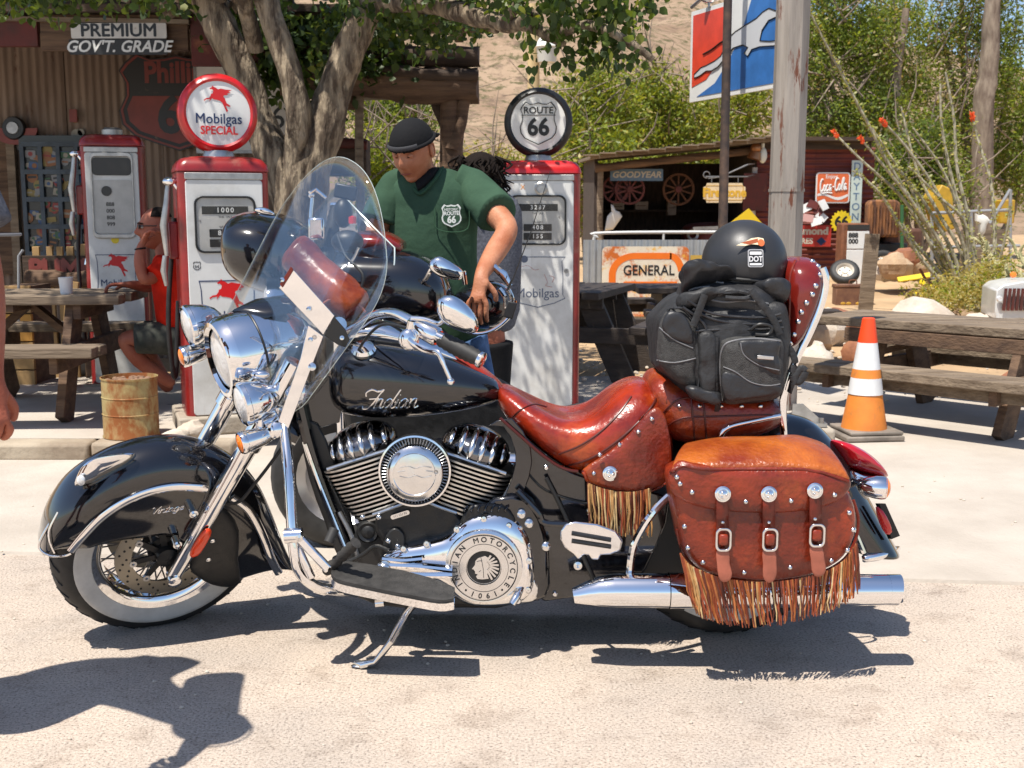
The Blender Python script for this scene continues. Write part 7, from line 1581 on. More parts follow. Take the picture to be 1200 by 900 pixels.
cone_o = mat('faded cone orange', (.80,.26,.04), .5, 0, col2=(.62,.19,.03), scale=5, bump=.05); overlay(cone_o, (.30,.16,.07), 7, .60, .78); cone_r = mat('cone red orange', (.85,.07,.012), .45); cone_w = mat('cone reflective white', (.72,.72,.71), .45, var=.06, scale=12)
cone = MB().lathe([(.128,.055),(.124,.075),(.094,.25),(.0935,.252)], cc_, (0,0,1), 44).build('traffic_cone', cone_o, None, smooth=50, label='orange traffic cone with two white bands in front of the right picnic table', cat='traffic cone')
def cz_(z): return lerp(.124, .036, (z-.075)/(.60))
for a, b_, m_ in ((.252,.345,cone_w),(.345,.395,cone_o),(.395,.545,cone_w),(.545,.68,cone_r)): MB().lathe([(cz_(a),a),(cz_(b_),b_)] + ([(.028,.685),(.001,.685)] if b_ > .6 else []), cc_, (0,0,1), 44).build('cone_band', m_, cone, smooth=40)
MB().box(cc_+V(0,0,.018), (.34,.34,.030), Matrix.Rotation(.12,3,'Z')).build('cone_foot', mat('black cone base', (.20,.17,.14), .8, var=.3, scale=9), cone, bevel=.008)
MB().box(cc_+V(.012,0,.046), (.31,.31,.02), Matrix.Rotation(.12,3,'Z')).build('cone_foot', MATS['black cone base'], cone, bevel=.006)
# ------------------------------------------------ greyhound sign on its thin pole
YG = 8.4
def Gn(px, py, dy=0): return P(px, py, YG+dy)
gp = thing('sign_pole', 'thin dark pole in front of the greyhound sign and shed', 'pole', (P(848,400,7.6).x, 7.6, 0))
MB().tube([V(P(847,300,7.6).x, 7.6, 0), V(P(851,60,7.6).x, 7.6, 3.2)], [.034,.026], 14).build('pole_shaft', mat('rusty dark pipe', (.06,.045,.04), .7, .3, col2=(.16,.10,.07), scale=9, lo=.45, hi=.7), gp)
g_bl = V(P(808,120,8.4).x, 8.4, P(808,120,8.4).z); g_d = V(.40,-.97,0).normalized(); gw = 1.10; gh = .62
def quad_uv(u, v): return g_bl + g_d*gw*u + V(0,0,gh*(1-v))
Mg = frame_m(g_bl, g_d, V(0,0,1))
mb = MB(); poly_flat(mb, [(0,0),(gw,0),(gw,gh),(0,gh)], Mg, -.02, .02); gsn = mb.build('bus_sign', sign_white, None, label='red and blue sign with a running white greyhound, hung behind thin pole', cat='sign')
s_red = mat('sign orange red', (.66,.055,.02), .35, var=.12, scale=8); s_blue = mat('sign blue', (.035,.15,.42), .35, var=.15, scale=8)
mb = MB(); poly_flat(mb, [(.03,.10),(.03,gh-.03),(gw*.46,gh-.03),(gw*.46,gh*.66),(gw*.36,gh*.42),(gw*.2,gh*.22)], Mg, 0, .003); mb.build('red_field', s_red, gsn)
mb = MB(); poly_flat(mb, [(.10,.03),(gw-.03,.03),(gw-.03,gh-.03),(gw*.68,gh-.03),(gw*.58,gh*.62),(gw*.46,gh*.38),(gw*.3,gh*.16)], Mg, 0, .003); mb.build('blue_field', s_blue, gsn)
dog = [(.06,.30),(.14,.36),(.20,.37),(.30,.40),(.37,.44),(.41,.52),(.44,.60),(.52,.655),(.64,.70),(.74,.735),(.80,.78),(.86,.80),(.93,.755),(.975,.735),(.97,.70),(.91,.69),(.86,.68),(.80,.60),(.78,.50),(.88,.47),(.97,.46),(.975,.41),(.90,.42),(.78,.44),(.70,.43),(.66,.37),(.62,.41),(.66,.46),(.60,.50),(.50,.49),(.42,.41),(.34,.33),(.26,.30),(.20,.31),(.12,.27),(.06,.26)]
mb = MB(); poly_flat(mb, [(x*gw, y*gh) for x, y in dog], Mg, .003, .003); d_ = mb.build('greyhound_figure', mat('dog grey white', (.55,.56,.57), .4), gsn)
mb = MB(); mb.tube([Mg @ V(x*gw, y*gh, .006) for x, y in dog], .004, 5, closed=True); mb.tube([Mg @ V(x*gw, y*gh, .006) for x, y in crom([(.16,.50),(.26,.53),(.36,.58),(.44,.60)], 4)], .006, 5); mb.build('greyhound_outline', sign_black, d_)
MB().tube([quad_uv(.2,.02)+V(0,-.03,0), quad_uv(.2,-.12)+V(0,-.03,0)], .008, 6).build('hanger', steel, gsn); MB().tube([quad_uv(0,-.05), quad_uv(.5,-.3)], .012, 8).build('hanger', steel, gsn)
MB().ell(quad_uv(.22,-.08), (.07,.03,.03)).build('hanger_clamp', chrome_worn, gsn)
# ------------------------------------------------ fence, GENERAL sign, shed
YC = 12.9
galv = mat('galvanised sheet', (.42,.43,.43), .45, .55, var=.15, scale=3, bump=.05)
fx0, fx1 = P(683,330,YC).x, P(905,330,YC).x; fz = P(700,281,YC).z
fen = thing('fence', 'corrugated galvanised fence with white top pipe below the shed', 'fence', (fx0, YC, 0))
x = fx0
while x < fx1-.05: x2 = min(x+.62, fx1); corrug(x, x2, 0, fz, YC + random.uniform(-.008,.008), .072, .011).build('fence_sheet', galv, fen, smooth=80); x = x2
pz = P(760,273,YC).z; w_pipe = mat('white painted pipe', (.62,.61,.58), .45)
MB().tube(crom([V(fx0+.12,YC+.06,0), V(fx0+.12,YC+.06,fz-.05), V(fx0+.16,YC+.06,pz-.05), V(fx0+.26,YC+.06,pz), V(fx1,YC+.06,pz+.01)], 5), .018, 8).build('top_pipe', w_pipe, fen)
for x in (.9, 1.9): MB().tube([(fx0+x,YC+.06,fz-.1),(fx0+x,YC+.06,pz)], .013, 8).build('pipe_post', w_pipe, fen)
gen_w = mat('rusted sign white', (.72,.64,.50), .5, var=.06, scale=8); overlay(gen_w, (.55,.13,.015), 5.0, .50, .60); overlay(gen_w, (.75,.42,.07), 9, .56, .66)
gen_o = mat('sign orange', (.80,.17,.01), .45, var=.06, scale=6)
s_, M_, w, h = signboard('general_sign', 705, 807, 289, 371, YC-.08, gen_w, 'rusty white and orange GENERAL sign leaning on the corrugated fence', r=.06, t=.01)
def arcp(cx, cy, rx, ry, a0, a1, n=14): return [(cx+rx*cos(radians(lerp(a0,a1,i/n))), cy+ry*sin(radians(lerp(a0,a1,i/n)))) for i in range(n+1)]
outer = [(w*.30,h*.41)] + [(-w*.16,h*.41)] + arcp(-w*.12, h*.10, w*.30, h*.31, 90, 180) + arcp(-w*.10, -h*.05, w*.32, h*.34, 180, 235)
inner = arcp(-w*.10, -h*.05, w*.24, h*.27, 235, 180) + arcp(-w*.12, h*.10, w*.22, h*.22, 180, 90) + [(-w*.16,h*.32),(w*.30,h*.32)]
mb = MB(); poly_flat(mb, outer+inner, M_, 0, .003); mb.build('orange_loop', gen_o, s_)
mb = MB(); poly_flat(mb, arcp(w*.28, h*.08, w*.18, h*.33, 90, 15) + arcp(w*.28, h*.08, w*.10, h*.24, 15, 90), M_, 0, .003); mb.build('orange_loop', gen_o, s_)
mb = MB(); poly_flat(mb, rrect(w*.62, h*.12, .01, cx=w*.06, cy=-h*.06), M_, 0, .003); mb.build('orange_bar', gen_o, s_)
text_mesh('lettering', 'GENERAL', sign_black, M_ @ Matrix.Translation((w*.04,h*.155,.003)), h*.20, s_, .001, .002, sx=.86)
s_, M_, w, h = signboard('small_sign', 809, 826, 299, 319, YC-.05, mat('sign ochre', (.5,.32,.06), .5), 'small ochre sign beside the GENERAL sign, behind the helmet', r=.01)
text_mesh('lettering', 'SIC', sign_black, M_ @ Matrix.Translation((0,.0,.002)), .10, s_, .001, .003)
# shed
YH = 19.5
red_cor = mat('rusty red corrugated', (.20,.040,.028), .7, .1, col2=(.13,.035,.026), scale=3, stretch=(1,1,2), bump=.1); overlay(red_cor, (.28,.12,.06), 5, .62, .72)
shed = thing('shed', 'open fronted shed with red corrugated wall, hung with old signs', 'shed', (P(790,330,YH).x, YH, 0))
def Hn(px, py, dy=0): return P(px, py, YH+dy)
def xz(px, py, dy=0): p = Hn(px, py, dy); return p
for a, m_ in ((704,wood_grey),(884,mat('whitewashed post', (.45,.42,.38), .8, var=.3, scale=9, stretch=(1,1,.3)))):
    p = Hn(a, 200, 0); log('shed_post', (p.x, YH, 0), (p.x, YH, p.z+.05), .055, m_, shed, a)
pl, pr2 = Hn(690,188), Hn(897,168)
rf = MB(); y0, y1 = YH-.45, YH+3.2
rf.prism([V(pl.x,y0,pl.z), V(pr2.x,y0,pr2.z), V(pr2.x,y0,pr2.z+.055), V(pl.x,y0,pl.z+.055)], [V(pl.x,y1,pl.z+.1), V(pr2.x,y1,pr2.z+.1), V(pr2.x,y1,pr2.z+.155), V(pl.x,y1,pl.z+.155)]); rfo = rf.build('roof', wood_grey, shed)
log('roof_beam', Hn(697,197), Hn(890,176), .07, wood_brown, shed, 3)
R7 = random.Random(7)
for i in range(12):
    x = lerp(pl.x, pr2.x, i/11); z = lerp(pl.z, pr2.z, i/11); MB().box((x, YH-.5, z+.062+R7.uniform(-.01,.01)), (.26,.28,.02), Matrix.Rotation(R7.uniform(-.04,.04),3,'Z')).build('roof_plank', wood_grey, rfo)
lx, rx = Hn(700,250).x, Hn(884,250).x
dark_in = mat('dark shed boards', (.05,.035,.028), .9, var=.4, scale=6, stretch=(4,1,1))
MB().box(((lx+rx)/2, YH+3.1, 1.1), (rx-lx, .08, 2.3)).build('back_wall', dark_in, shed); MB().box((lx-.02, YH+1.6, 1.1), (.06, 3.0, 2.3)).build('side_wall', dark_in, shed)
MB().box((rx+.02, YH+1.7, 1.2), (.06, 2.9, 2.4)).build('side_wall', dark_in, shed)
# red wall: horizontal corrugation
wx0, wx1 = Hn(886,250).x, Hn(1024,250).x
def hcor(x0, x1, z0, z1, Y, pitch, amp):
    n = int((z1-z0)/pitch*6); return MB().grid([[(x0, Y+amp*sin(2*pi*lerp(z0,z1,i/n)/pitch), lerp(z0,z1,i/n)), (x1, Y+amp*sin(2*pi*lerp(z0,z1,i/n)/pitch), lerp(z0,z1,i/n))] for i in range(n+1)])
zt = Hn(900,172).z; z = .0
while z < zt - .02:
    z2 = min(z+.62, zt)
    for k_ in range(2):
        a = lerp(wx0, wx1, k_/2); hcor(a, lerp(wx0, wx1, (k_+1)/2)-.006, z, z2-.004, YH+.05+random.uniform(-.01,.01), .088, .016).build('wall_sheet', red_cor, shed, smooth=80)
    z = z2
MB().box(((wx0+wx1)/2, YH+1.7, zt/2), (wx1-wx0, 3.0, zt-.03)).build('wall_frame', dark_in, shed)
p0, p1 = Hn(886,166), Hn(1020,166); MB().prism([V(p0.x,YH-.3,p0.z), V(p1.x,YH-.3,p1.z), V(p1.x,YH-.3,p1.z+.06), V(p0.x,YH-.3,p0.z+.06)], [V(p0.x,YH+3.2,p0.z), V(p1.x,YH+3.2,p1.z), V(p1.x,YH+3.2,p1.z+.06), V(p0.x,YH+3.2,p0.z+.06)]).build('roof', wood_dark, shed)
MB().box(((p0.x+p1.x)/2, YH-.05, p0.z-.06), (p1.x-p0.x, .05, .14)).build('eaves_board', wood_dark, shed)
fade_blue = mat('faded blue enamel', (.10,.17,.26), .5, var=.15, scale=8); cream_l = mat('cream letters', (.5,.45,.36), .5)
s_, M_, w, h = signboard('tyre_sign', 715, 777, 198, 212, YH+.35, fade_blue, 'long faded blue GOODYEAR sign in the shed opening', r=.01)
text_mesh('lettering', 'GOODYEAR', cream_l, M_ @ Matrix.Translation((0,0,.001)), h*.72, s_, .002, .004, sx=1.05, shear=.2)
def wheel_th(px, py, Y, R, label, ring, hub, ax=(0,-1,0), name='cart_wheel', sp=10, group=None):
    c = P(px, py, Y); w_ = MB().lathe([(R,.03),(R*1.0,-.03),(R*.86,-.03),(R*.86,.03),(R,.03)], c, ax, 28).build(name, ring, None, label=label, cat='wheel', group=group, smooth=30)
    a_ = V(*ax).normalized(); u = (V(0,0,1)-a_*a_.z).normalized(); v = a_.cross(u)
    for i in range(sp): q = 2*pi*i/sp; MB().beam(c, c+(u*cos(q)+v*sin(q))*R*.88, .03, .03, up=a_).build('spoke', ring, w_)
    MB().lathe([(.001,.05),(R*.2,.05),(R*.22,-.05),(.001,-.05)], c, ax, 14).build('hub', hub, w_); return w_
dr = mat('red paint darkened for shade', (.11,.018,.013), .6, var=.2, scale=8)  # red darkened so the shed interior's shade sits in the colour
wheel_th(722, 222, YH+.6, .24, 'red spoked wheel hung under the GOODYEAR sign, left one', dr, dr); wheel_th(738, 222, YH+.55, .26, 'red spoked wheel hung under the GOODYEAR sign, right one', dr, dr); wheel_th(795, 222, YH+.9, .28, 'orange brown spoked wheel hung in the middle of the shed opening', mat('rust brown darkened for shade', (.10,.04,.018), .8, var=.3, scale=8), dr)  # brown of the middle wheel also carries painted shed shade
def crate(px0, px1, py0, py1, Y, d, m, label, cat='box', name='wooden_box', n=3):
    a, b_ = P(px0, py1, Y), P(px1, py0, Y); t = thing(name, label, cat, ((a.x+b_.x)/2, Y, a.z)); hz = (b_.z-a.z)/n
    for i in range(n): MB().box(((a.x+b_.x)/2, Y, a.z+hz*(i+.5)), (b_.x-a.x, .02, hz-.012)).build('slat', m, t)
    for i in range(n): MB().box(((a.x+b_.x)/2, Y+d, a.z+hz*(i+.5)), (b_.x-a.x, .02, hz-.012)).build('slat', m, t)
    for x in (a.x, b_.x): MB().box((x, Y+d/2, (a.z+b_.z)/2), (.02, d, b_.z-a.z)).build('side', m, t)
    MB().box(((a.x+b_.x)/2, Y+d/2, a.z+.01), (b_.x-a.x-.02, d, .02)).build('bottom', m, t); return t
sh_pale = mat('dusty card', (.42,.36,.32), .8, var=.15, scale=9)
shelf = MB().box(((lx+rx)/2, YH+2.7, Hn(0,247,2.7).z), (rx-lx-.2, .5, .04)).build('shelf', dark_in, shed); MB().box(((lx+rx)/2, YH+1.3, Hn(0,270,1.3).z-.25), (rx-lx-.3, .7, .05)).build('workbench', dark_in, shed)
for (a, b_, c, d_, dy, lb) in ((718,731,237,247,2.5,'pale box at the left end of the shed shelf'),(745,759,236,246,2.5,'pinkish box on the shed shelf, right of the first'),(783,792,235,252,2.4,'tall pale box in the middle of the shed')): crate(a, b_, c, d_, YH+dy, .25, sh_pale, lb, n=2)
# old truck bonnet inside, junk
oldc = thing('old_car', 'dull red car front standing in the dark shed', 'car', Hn(825,300,1.2)); mb = MB().sec([(800,268,300,.3),(810,262,300,.7),(835,260,300,.8),(865,261,300,.8),(880,264,300,.7)], 0, 0, n=24, e=3.5, base=YH+1.4); mb.build('body', dr, oldc, smooth=50); MB().beam(Hn(812,268,.5), Hn(870,266,.5), .05, .06).build('bumper', worn_alu, oldc)
for q in (812, 868): MB().lathe([(.06,.0),(.10,.03),(.10,-.1)], Hn(q,275,.6), (0,-1,0), 16).build('headlight', worn_alu, oldc)
c = Hn(720,255,-.1); ck_ = MB(); ck_.pillow([c+V(x,0,z) for x, z in ((-.16,-.22),(-.02,-.2),(.08,-.06),(.13,.02),(.08,.10),(.02,.12),(-.02,.2),(-.06,.22),(-.05,.1),(-.12,.02))], (0,-1,0), .06, .06, e=.5); ck_.build('cow_skull', mat('bleached bone', (.66,.64,.58), .7), None, label='bleached cow skull on the left shed post', cat='skull')
# Firestone hanging sign
YQ = 18.6
fs_m = mat('cream enamel sign', (.66,.52,.32), .5, var=.08, scale=8); overlay(fs_m, (.45,.20,.07), 7, .58, .68)
c = P(849,226,YQ); Mq = frame_m(c, (1,0,0), (0,0,1)); ww = P(874,226,YQ).x-P(825,226,YQ).x; hh_ = P(0,214,YQ).z-P(0,237,YQ).z
sb_ = MB(); o = [(-.5,.3),(-.44,.34),(-.42,.5),(.42,.5),(.44,.34),(.5,.3),(.5,-.3),(.44,-.34),(.42,-.5),(-.42,-.5),(-.44,-.34),(-.5,-.3)]
poly_flat(sb_, [(x*ww, y*hh_) for x, y in o], Mq, -.03, .03); fs_ = sb_.build('hanging_sign', fs_m, None, label='cream Firestone sign hanging from an iron bracket on the shed', cat='sign')
mb = MB(); ring_flat(mb, rrect(ww*.9, hh_*.76, .03), rrect(ww*.87, hh_*.70, .02), Mq, 0, .004); mb.build('sign_rule', mat('gold ochre', (.50,.28,.03), .5), fs_)
text_mesh('lettering', 'Firestone', mat('gold yellow', (.62,.36,.03), .5), Mq @ Matrix.Translation((0,0,.001)), hh_*.62, fs_, .004, .008, sx=.95)
br_ = MB(); br_.tube([P(827,207,YQ), P(876,207,YQ), P(884,205,YQ+.6)], .012, 6); br_.tube([P(830,209,YQ), P(845,207,YQ), P(876,193,YQ), P(884,192,YQ+.6)], .012, 6); br_.tube([P(828,207,YQ)+V(.05*cos(q)-.0,0,.05*sin(q)+.03) for q in [2*pi*i/14 for i in range(12)]], .009, 6); br_.build('sign_bracket', steel, fs_)
for q in (834, 865): MB().tube([P(q,208,YQ), P(q,214,YQ)], .007, 6).build('sign_chain', steel, fs_)
# lamps on the corner
cp_ = MB(); cp_.ell(Hn(886,174,-.2), (.09,.09,.10)); cp_.lathe([(.09,0),(.12,-.12),(.05,-.1),(.001,-.05)], Hn(886,178,-.2), (.3,0,1), 18); cp_.build('barn_lamp', mat('copper', (.35,.16,.07), .35, .7), None, label='copper lamp under the shed eaves', cat='lamp')
wl_ = MB(); wl_.ell(Hn(894,182,-.2), (.07,.07,.13)); wl_.tube([Hn(894,175,-.2), Hn(894,168,-.2)], .03, 10); wl_.build('white_lamp', mat('milk glass', (.72,.74,.66), .3), None, label='white glass lamp at shed corner beside the copper lamp', cat='lamp')
# signs on the red wall
s_, M_, w, h = signboard('wall_plate', 871, 899, 203, 247, YH-.1, red_paint_wood, 'plain dark red sheet on the shed corner left of the steel post', r=.01)
c = P(877,262,15.5); mb = MB(); Md = frame_m(c, (1,0,0), (0,0,1)); poly_flat(mb, [(-.28,-.02),(0,.2),(.28,-.1),(.2,-.24),(-.2,-.24)], Md, -.02, .02); mb.build('yellow_sign', mat('warning yellow', (.72,.50,.01), .4), None, label='yellow warning sign peeping over the helmet', cat='sign')
coke = mat('faded orange red', (.62,.13,.035), .45, var=.08, scale=8)
s_, M_, w, h = signboard('drink_sign', 956, 996, 202, 238, YH-.12, sign_white, 'orange Coca-Cola sign on the red shed wall', r=.05)
mb = MB(); poly_flat(mb, rrect(w*.92, h*.92, .04), M_, 0, .004); f0 = mb.build('sign_field', coke, s_)
M4 = M_ @ Matrix.Rotation(radians(4), 4, 'Z') @ Matrix.Translation((0,0,.006))
CC = [[(.22,.92),(.10,.98),(.0,.6),(.08,.1),(.22,.02),(.34,.2)],[(.50,.5),(.40,.45),(.38,.15),(.48,.02),(.58,.2),(.50,.5)],[(.82,.48),(.70,.5),(.64,.2),(.72,.02),(.86,.12)],[(1.12,.45),(1.0,.5),(.93,.2),(1.0,.02),(1.12,.3),(1.12,.05),(1.2,.05)],[(1.26,.32),(1.4,.32)],[(1.78,.92),(1.62,.98),(1.5,.6),(1.58,.1),(1.72,.02),(1.84,.2)],[(2.0,.5),(1.9,.45),(1.88,.15),(1.98,.02),(2.08,.2),(2.0,.5)],[(2.18,.1),(2.34,.8),(2.28,1.0),(2.2,.7),(2.2,.1),(2.3,.05)],[(2.62,.45),(2.5,.5),(2.43,.2),(2.5,.02),(2.62,.3),(2.62,.05),(2.74,.12)],[(.1,.02),(.3,-.14),(.8,-.1),(1.3,-.18)]]
mb = MB(); k_ = w*.80/2.75; strokes(mb, [[((x-1.37+.2*y)*k_, (y-.5)*k_*1.25+h*.10) for x, y in ln] for ln in CC], M4, .014, n=6, flat=.5, sm=4); mb.build('script_lettering', sign_white, s_)
mb = MB(); poly_flat(mb, [(lerp(-.45,.45,i/12)*w, (-.24+.07*sin(i/12*2*pi+.6))*h) for i in range(13)] + [(lerp(.45,-.45,i/12)*w, (-.30+.07*sin((12-i)/12*2*pi+.3)-.04*sin(pi*i/12))*h) for i in range(13)], M_, .004, .003); mb.build('wave_band', sign_white, s_)
text_mesh('lettering', 'Enjoy', sign_white, M_ @ Matrix.Translation((-w*.05,h*.36,.005)), .09, s_, .001, .001)
s_, M_, w, h = signboard('vertical_sign', 997, 1010, 188, 262, YH-.11, mat('pale green enamel', (.50,.58,.52), .5, var=.06, scale=8), 'narrow pale green vertical sign right of the Coca-Cola sign', r=.01)
for i, ch in enumerate('DAYTON'): text_mesh('lettering', ch, fade_blue, M_ @ Matrix.Translation((0,h*(.40-.16*i),.001)), .17, s_, .001, .002)
s_, M_, w, h = signboard('brand_sign', 917, 974, 264, 289, YH-.13, mat('sign dark red', (.38,.025,.015), .5, var=.1, scale=8), 'red diamond tires sign partly behind the steel post', r=.01)
text_mesh('lettering', 'Diamond', cream_l, M_ @ Matrix.Translation((w*.02,h*.22,.001)), h*.46, s_, .002, .008, sx=1.12); text_mesh('lettering', 'TIRES', cream_l, M_ @ Matrix.Translation((-w*.06,-h*.25,.001)), h*.36, s_, .002, .005)
mb = MB(); poly_flat(mb, [(w*.30,-h*.05),(w*.40,-h*.25),(w*.30,-h*.45),(w*.20,-h*.25)], M_, 0, .004); mb.build('diamond_mark', navy, s_)
fl_ = thing('metal_flower', 'folded white and red metal petals fixed above the red diamond sign', 'wall decoration', P(953,248,YH-.1))
for i, (dx, dz, m_, a) in enumerate(((-8,-2,sign_white,.6),(0,-6,dr,-.2),(8,2,dr,.9),(10,8,sign_white,-.5),(-6,10,mat('faded pink', (.5,.28,.25), .6),0),(4,14,sign_white,.4),(12,-6,sign_white,-.9))):
    Mx_ = frame_m(P(952+dx, 246+dz, YH-.16-.01*i), (cos(a),0,sin(a)), (0,.2,1)); mb = MB(); poly_flat(mb, [(-.10,-.05),(.08,-.07),(.11,.05),(-.06,.08)], Mx_, 0, .02); mb.build('petal', m_, fl_)
yel = mat('gear yellow', (.70,.52,.01), .4, var=.15, scale=9)
c = P(986,260,YH-.18); Mx_ = frame_m(c, (1,0,0), (0,0,1)); mb = MB(); poly_flat(mb, [((.185 if i % 2 else .155)*cos(2*pi*i/36), (.185 if i % 2 else .155)*sin(2*pi*i/36)*1.05) for i in range(36)], Mx_, -.01, .012); gs_ = mb.build('gear_sign', yel, None, label='yellow bottle-cap shaped 66 sign below the Coca-Cola sign', cat='sign')
text_mesh('lettering', '66', sign_black, Mx_ @ Matrix.Translation((0,0,.003)), .23, gs_, .001, .008)
# small pump, wheel, post
YK = 18.2
def Kn(px, py, dy=0): return P(px, py, YK+dy)
kp = thing('gas_pump', 'small far white gas pump with rusty frame by the red shed wall', 'gas pump', (Kn(998,320).x, YK, 0), 'old gas pumps')
a, b_ = Kn(982,300), Kn(1015,262); cx = (a.x+b_.x)/2; ww = b_.x-a.x; zt2 = b_.z
rust_m = mat('rusty metal', (.26,.10,.045), .85, .2, col2=(.15,.06,.03), scale=7)
MB().box((cx, YK, zt2/2+.02), (ww, .35, zt2-.02)).build('cabinet', rust_m, kp, bevel=.03)
MB().box((cx+.04, YK-.18, zt2*.32+.03), (ww*.8, .02, zt2*.60)).build('front_panel', sign_white, kp, bevel=.005)
MB().box((cx+.04, YK-.18, zt2*.78), (ww*.8, .02, zt2*.24)).build('dial_panel', sign_white, kp, bevel=.005)
text_mesh('lettering', '888', sign_black, facing(1000,276,YK-.192), .10, kp, .001, .004); text_mesh('lettering', '000', sign_black, facing(1000,283,YK-.192), .10, kp, .001, .004)
MB().box((cx+.04, YK-.185, zt2*.95), (ww*.8, .02, zt2*.07)).build('dial_window', dial_dark, kp)
def tyre(px, py, Y, R, ax, label, name='car_wheel', wm=None, group='old wheels in the yard', z=None):
    c = P(px, py, Y)
    if z is not None: c.z = z
    w_ = MB().lathe([(R*.6,R*.28),(R*.8,R*.30),(R*.95,R*.22),(R,R*.1),(R,-R*.1),(R*.95,-R*.22),(R*.8,-R*.30),(R*.6,-R*.28)], c, ax, 36).build(name, rubber, None, label=label, cat='wheel', group=group)
    MB().lathe([(.001,R*.10),(R*.18,R*.12),(R*.2,R*.05),(R*.45,R*.05),(R*.52,R*.2),(R*.62,R*.28),(R*.62,-R*.28),(R*.5,-R*.2),(.001,-R*.1)], c, ax, 28).build('rim', wm or mat('cream wheel', (.55,.50,.42), .5), w_)
    a_ = V(*ax).normalized(); u = (V(0,0,1)-a_*a_.z).normalized(); v = a_.cross(u)
    for i in range(5): q = 2*pi*i/5; MB().lathe([(.001,R*.055),(R*.06,R*.055)], c+(u*cos(q)+v*sin(q))*R*.34+a_*R*.0, ax, 8).build('rim_hole', black_plastic, w_)
    return w_
tyre(990, 316, 17.4, .22, (-.15,-.75,.65), 'tyre with cream rim leaning against far white pump', z=.42)
wp = thing('wooden_post', 'leaning grey plank post right of the far white pump', 'post', (P(1020,335,14).x, 14, 0)); MB().beam((P(1015,330,14).x, 14, 0), (P(1023,276,14).x, 14.02, P(0,274,14).z), .17, .05, up=(0,1,0)).build('plank', wood_grey, wp, bevel=.006)
# rusty truck
YR = 19.0
trk = thing('old_truck', 'rusted truck with brown bonnet behind the leaning plank post', 'truck', (P(1040,320,YR).x, YR, 0))
rustt = mat('flaking rust', (.30,.13,.05), .9, .1, col2=(.11,.05,.03), scale=4, stretch=(4,1,.7), bump=.6, lo=.42, hi=.58)
a, b_ = P(1016,278,YR), P(1056,234,YR); q = [V(a.x,YR,a.z), V(b_.x,YR,a.z), V(b_.x,YR,b_.z-.06), V(b_.x-.08,YR,b_.z), V(a.x+.06,YR,b_.z), V(a.x,YR,b_.z-.06)]
MB().prism(q, [p+V(.3,1.6,0) for p in q]).build('bonnet', rustt, trk, bevel=.03)
for i in range(9): x = lerp(a.x+.06, b_.x-.06, i/8); MB().box((x, YR-.015, (a.z+b_.z)/2-.02), (.022,.02,(b_.z-a.z)*.78)).build('grille_bar', rustt, trk)
MB().box(((a.x+b_.x)/2+.15, YR+.9, .5), (.62, 1.5, .62)).build('chassis', black_plastic, trk, bevel=.02)
MB().box(((a.x+b_.x)/2+.62, YR+1.6, .62), (.7, 1.4, .85)).build('cab', mat('dark rust', (.09,.04,.025), .9, var=.4, scale=5), trk, bevel=.06)
c = P(1034,311,YR-.2)
w_ = MB().lathe([(.15,.08),(.2,.09),(.24,.07),(.25,.03),(.25,-.06),(.2,-.09)], c, (-.3,-1,0), 30).build('wheel', rubber, trk)
MB().lathe([(.001,.05),(.05,.06),(.06,.02),(.10,.02),(.12,.06),(.15,.08)], c, (-.3,-1,0), 24).build('rim', alu, w_)
for i in range(5): q_ = 2*pi*i/5; MB().beam(c+V(0,-.03,0), c+V(cos(q_)*.13,-.06,sin(q_)*.13), .04, .02, up=(0,-1,0)).build('wheel_arm', alu, w_)
MB().tube([P(1057,300,YR-.1), P(1057,240,YR-.1)], .03, 8).build('green_pipe', mat('green pipe', (.03,.12,.04), .6), trk)
# suitcase-like box on the near yard
YX = 15.4
a, b_ = P(977,357,YX), P(1021,333,YX); bxo = thing('toolbox', 'brown rusty metal box with handle standing behind the right picnic table', 'box', ((a.x+b_.x)/2, YX, 0))
boxm = mat('brown painted tin', (.13,.06,.04), .6, .1, col2=(.22,.11,.06), scale=7); zt3 = b_.z
MB().box(((a.x+b_.x)/2, YX, zt3*.45), (b_.x-a.x, .20, zt3*.9)).build('box_body', boxm, bxo, bevel=.01); MB().box(((a.x+b_.x)/2, YX, zt3*.95), (b_.x-a.x+.015, .215, zt3*.1)).build('box_lid', boxm, bxo, bevel=.006)
MB().tube(crom([V((a.x+b_.x)/2-.05,YX,zt3), V((a.x+b_.x)/2-.04,YX,zt3+.05), V((a.x+b_.x)/2+.04,YX,zt3+.05), V((a.x+b_.x)/2+.05,YX,zt3)], 4), .008, 6).build('handle', rust_m, bxo)
for q_ in (-.3,-.15,.1,.25): MB().ell(V((a.x+b_.x)/2+q_*.5, YX-.10, zt3*.3), (.035,.004,.02), nu=10, nv=6).build('paint_fleck', mat('gold ochre', (.5,.28,.03)), bxo)
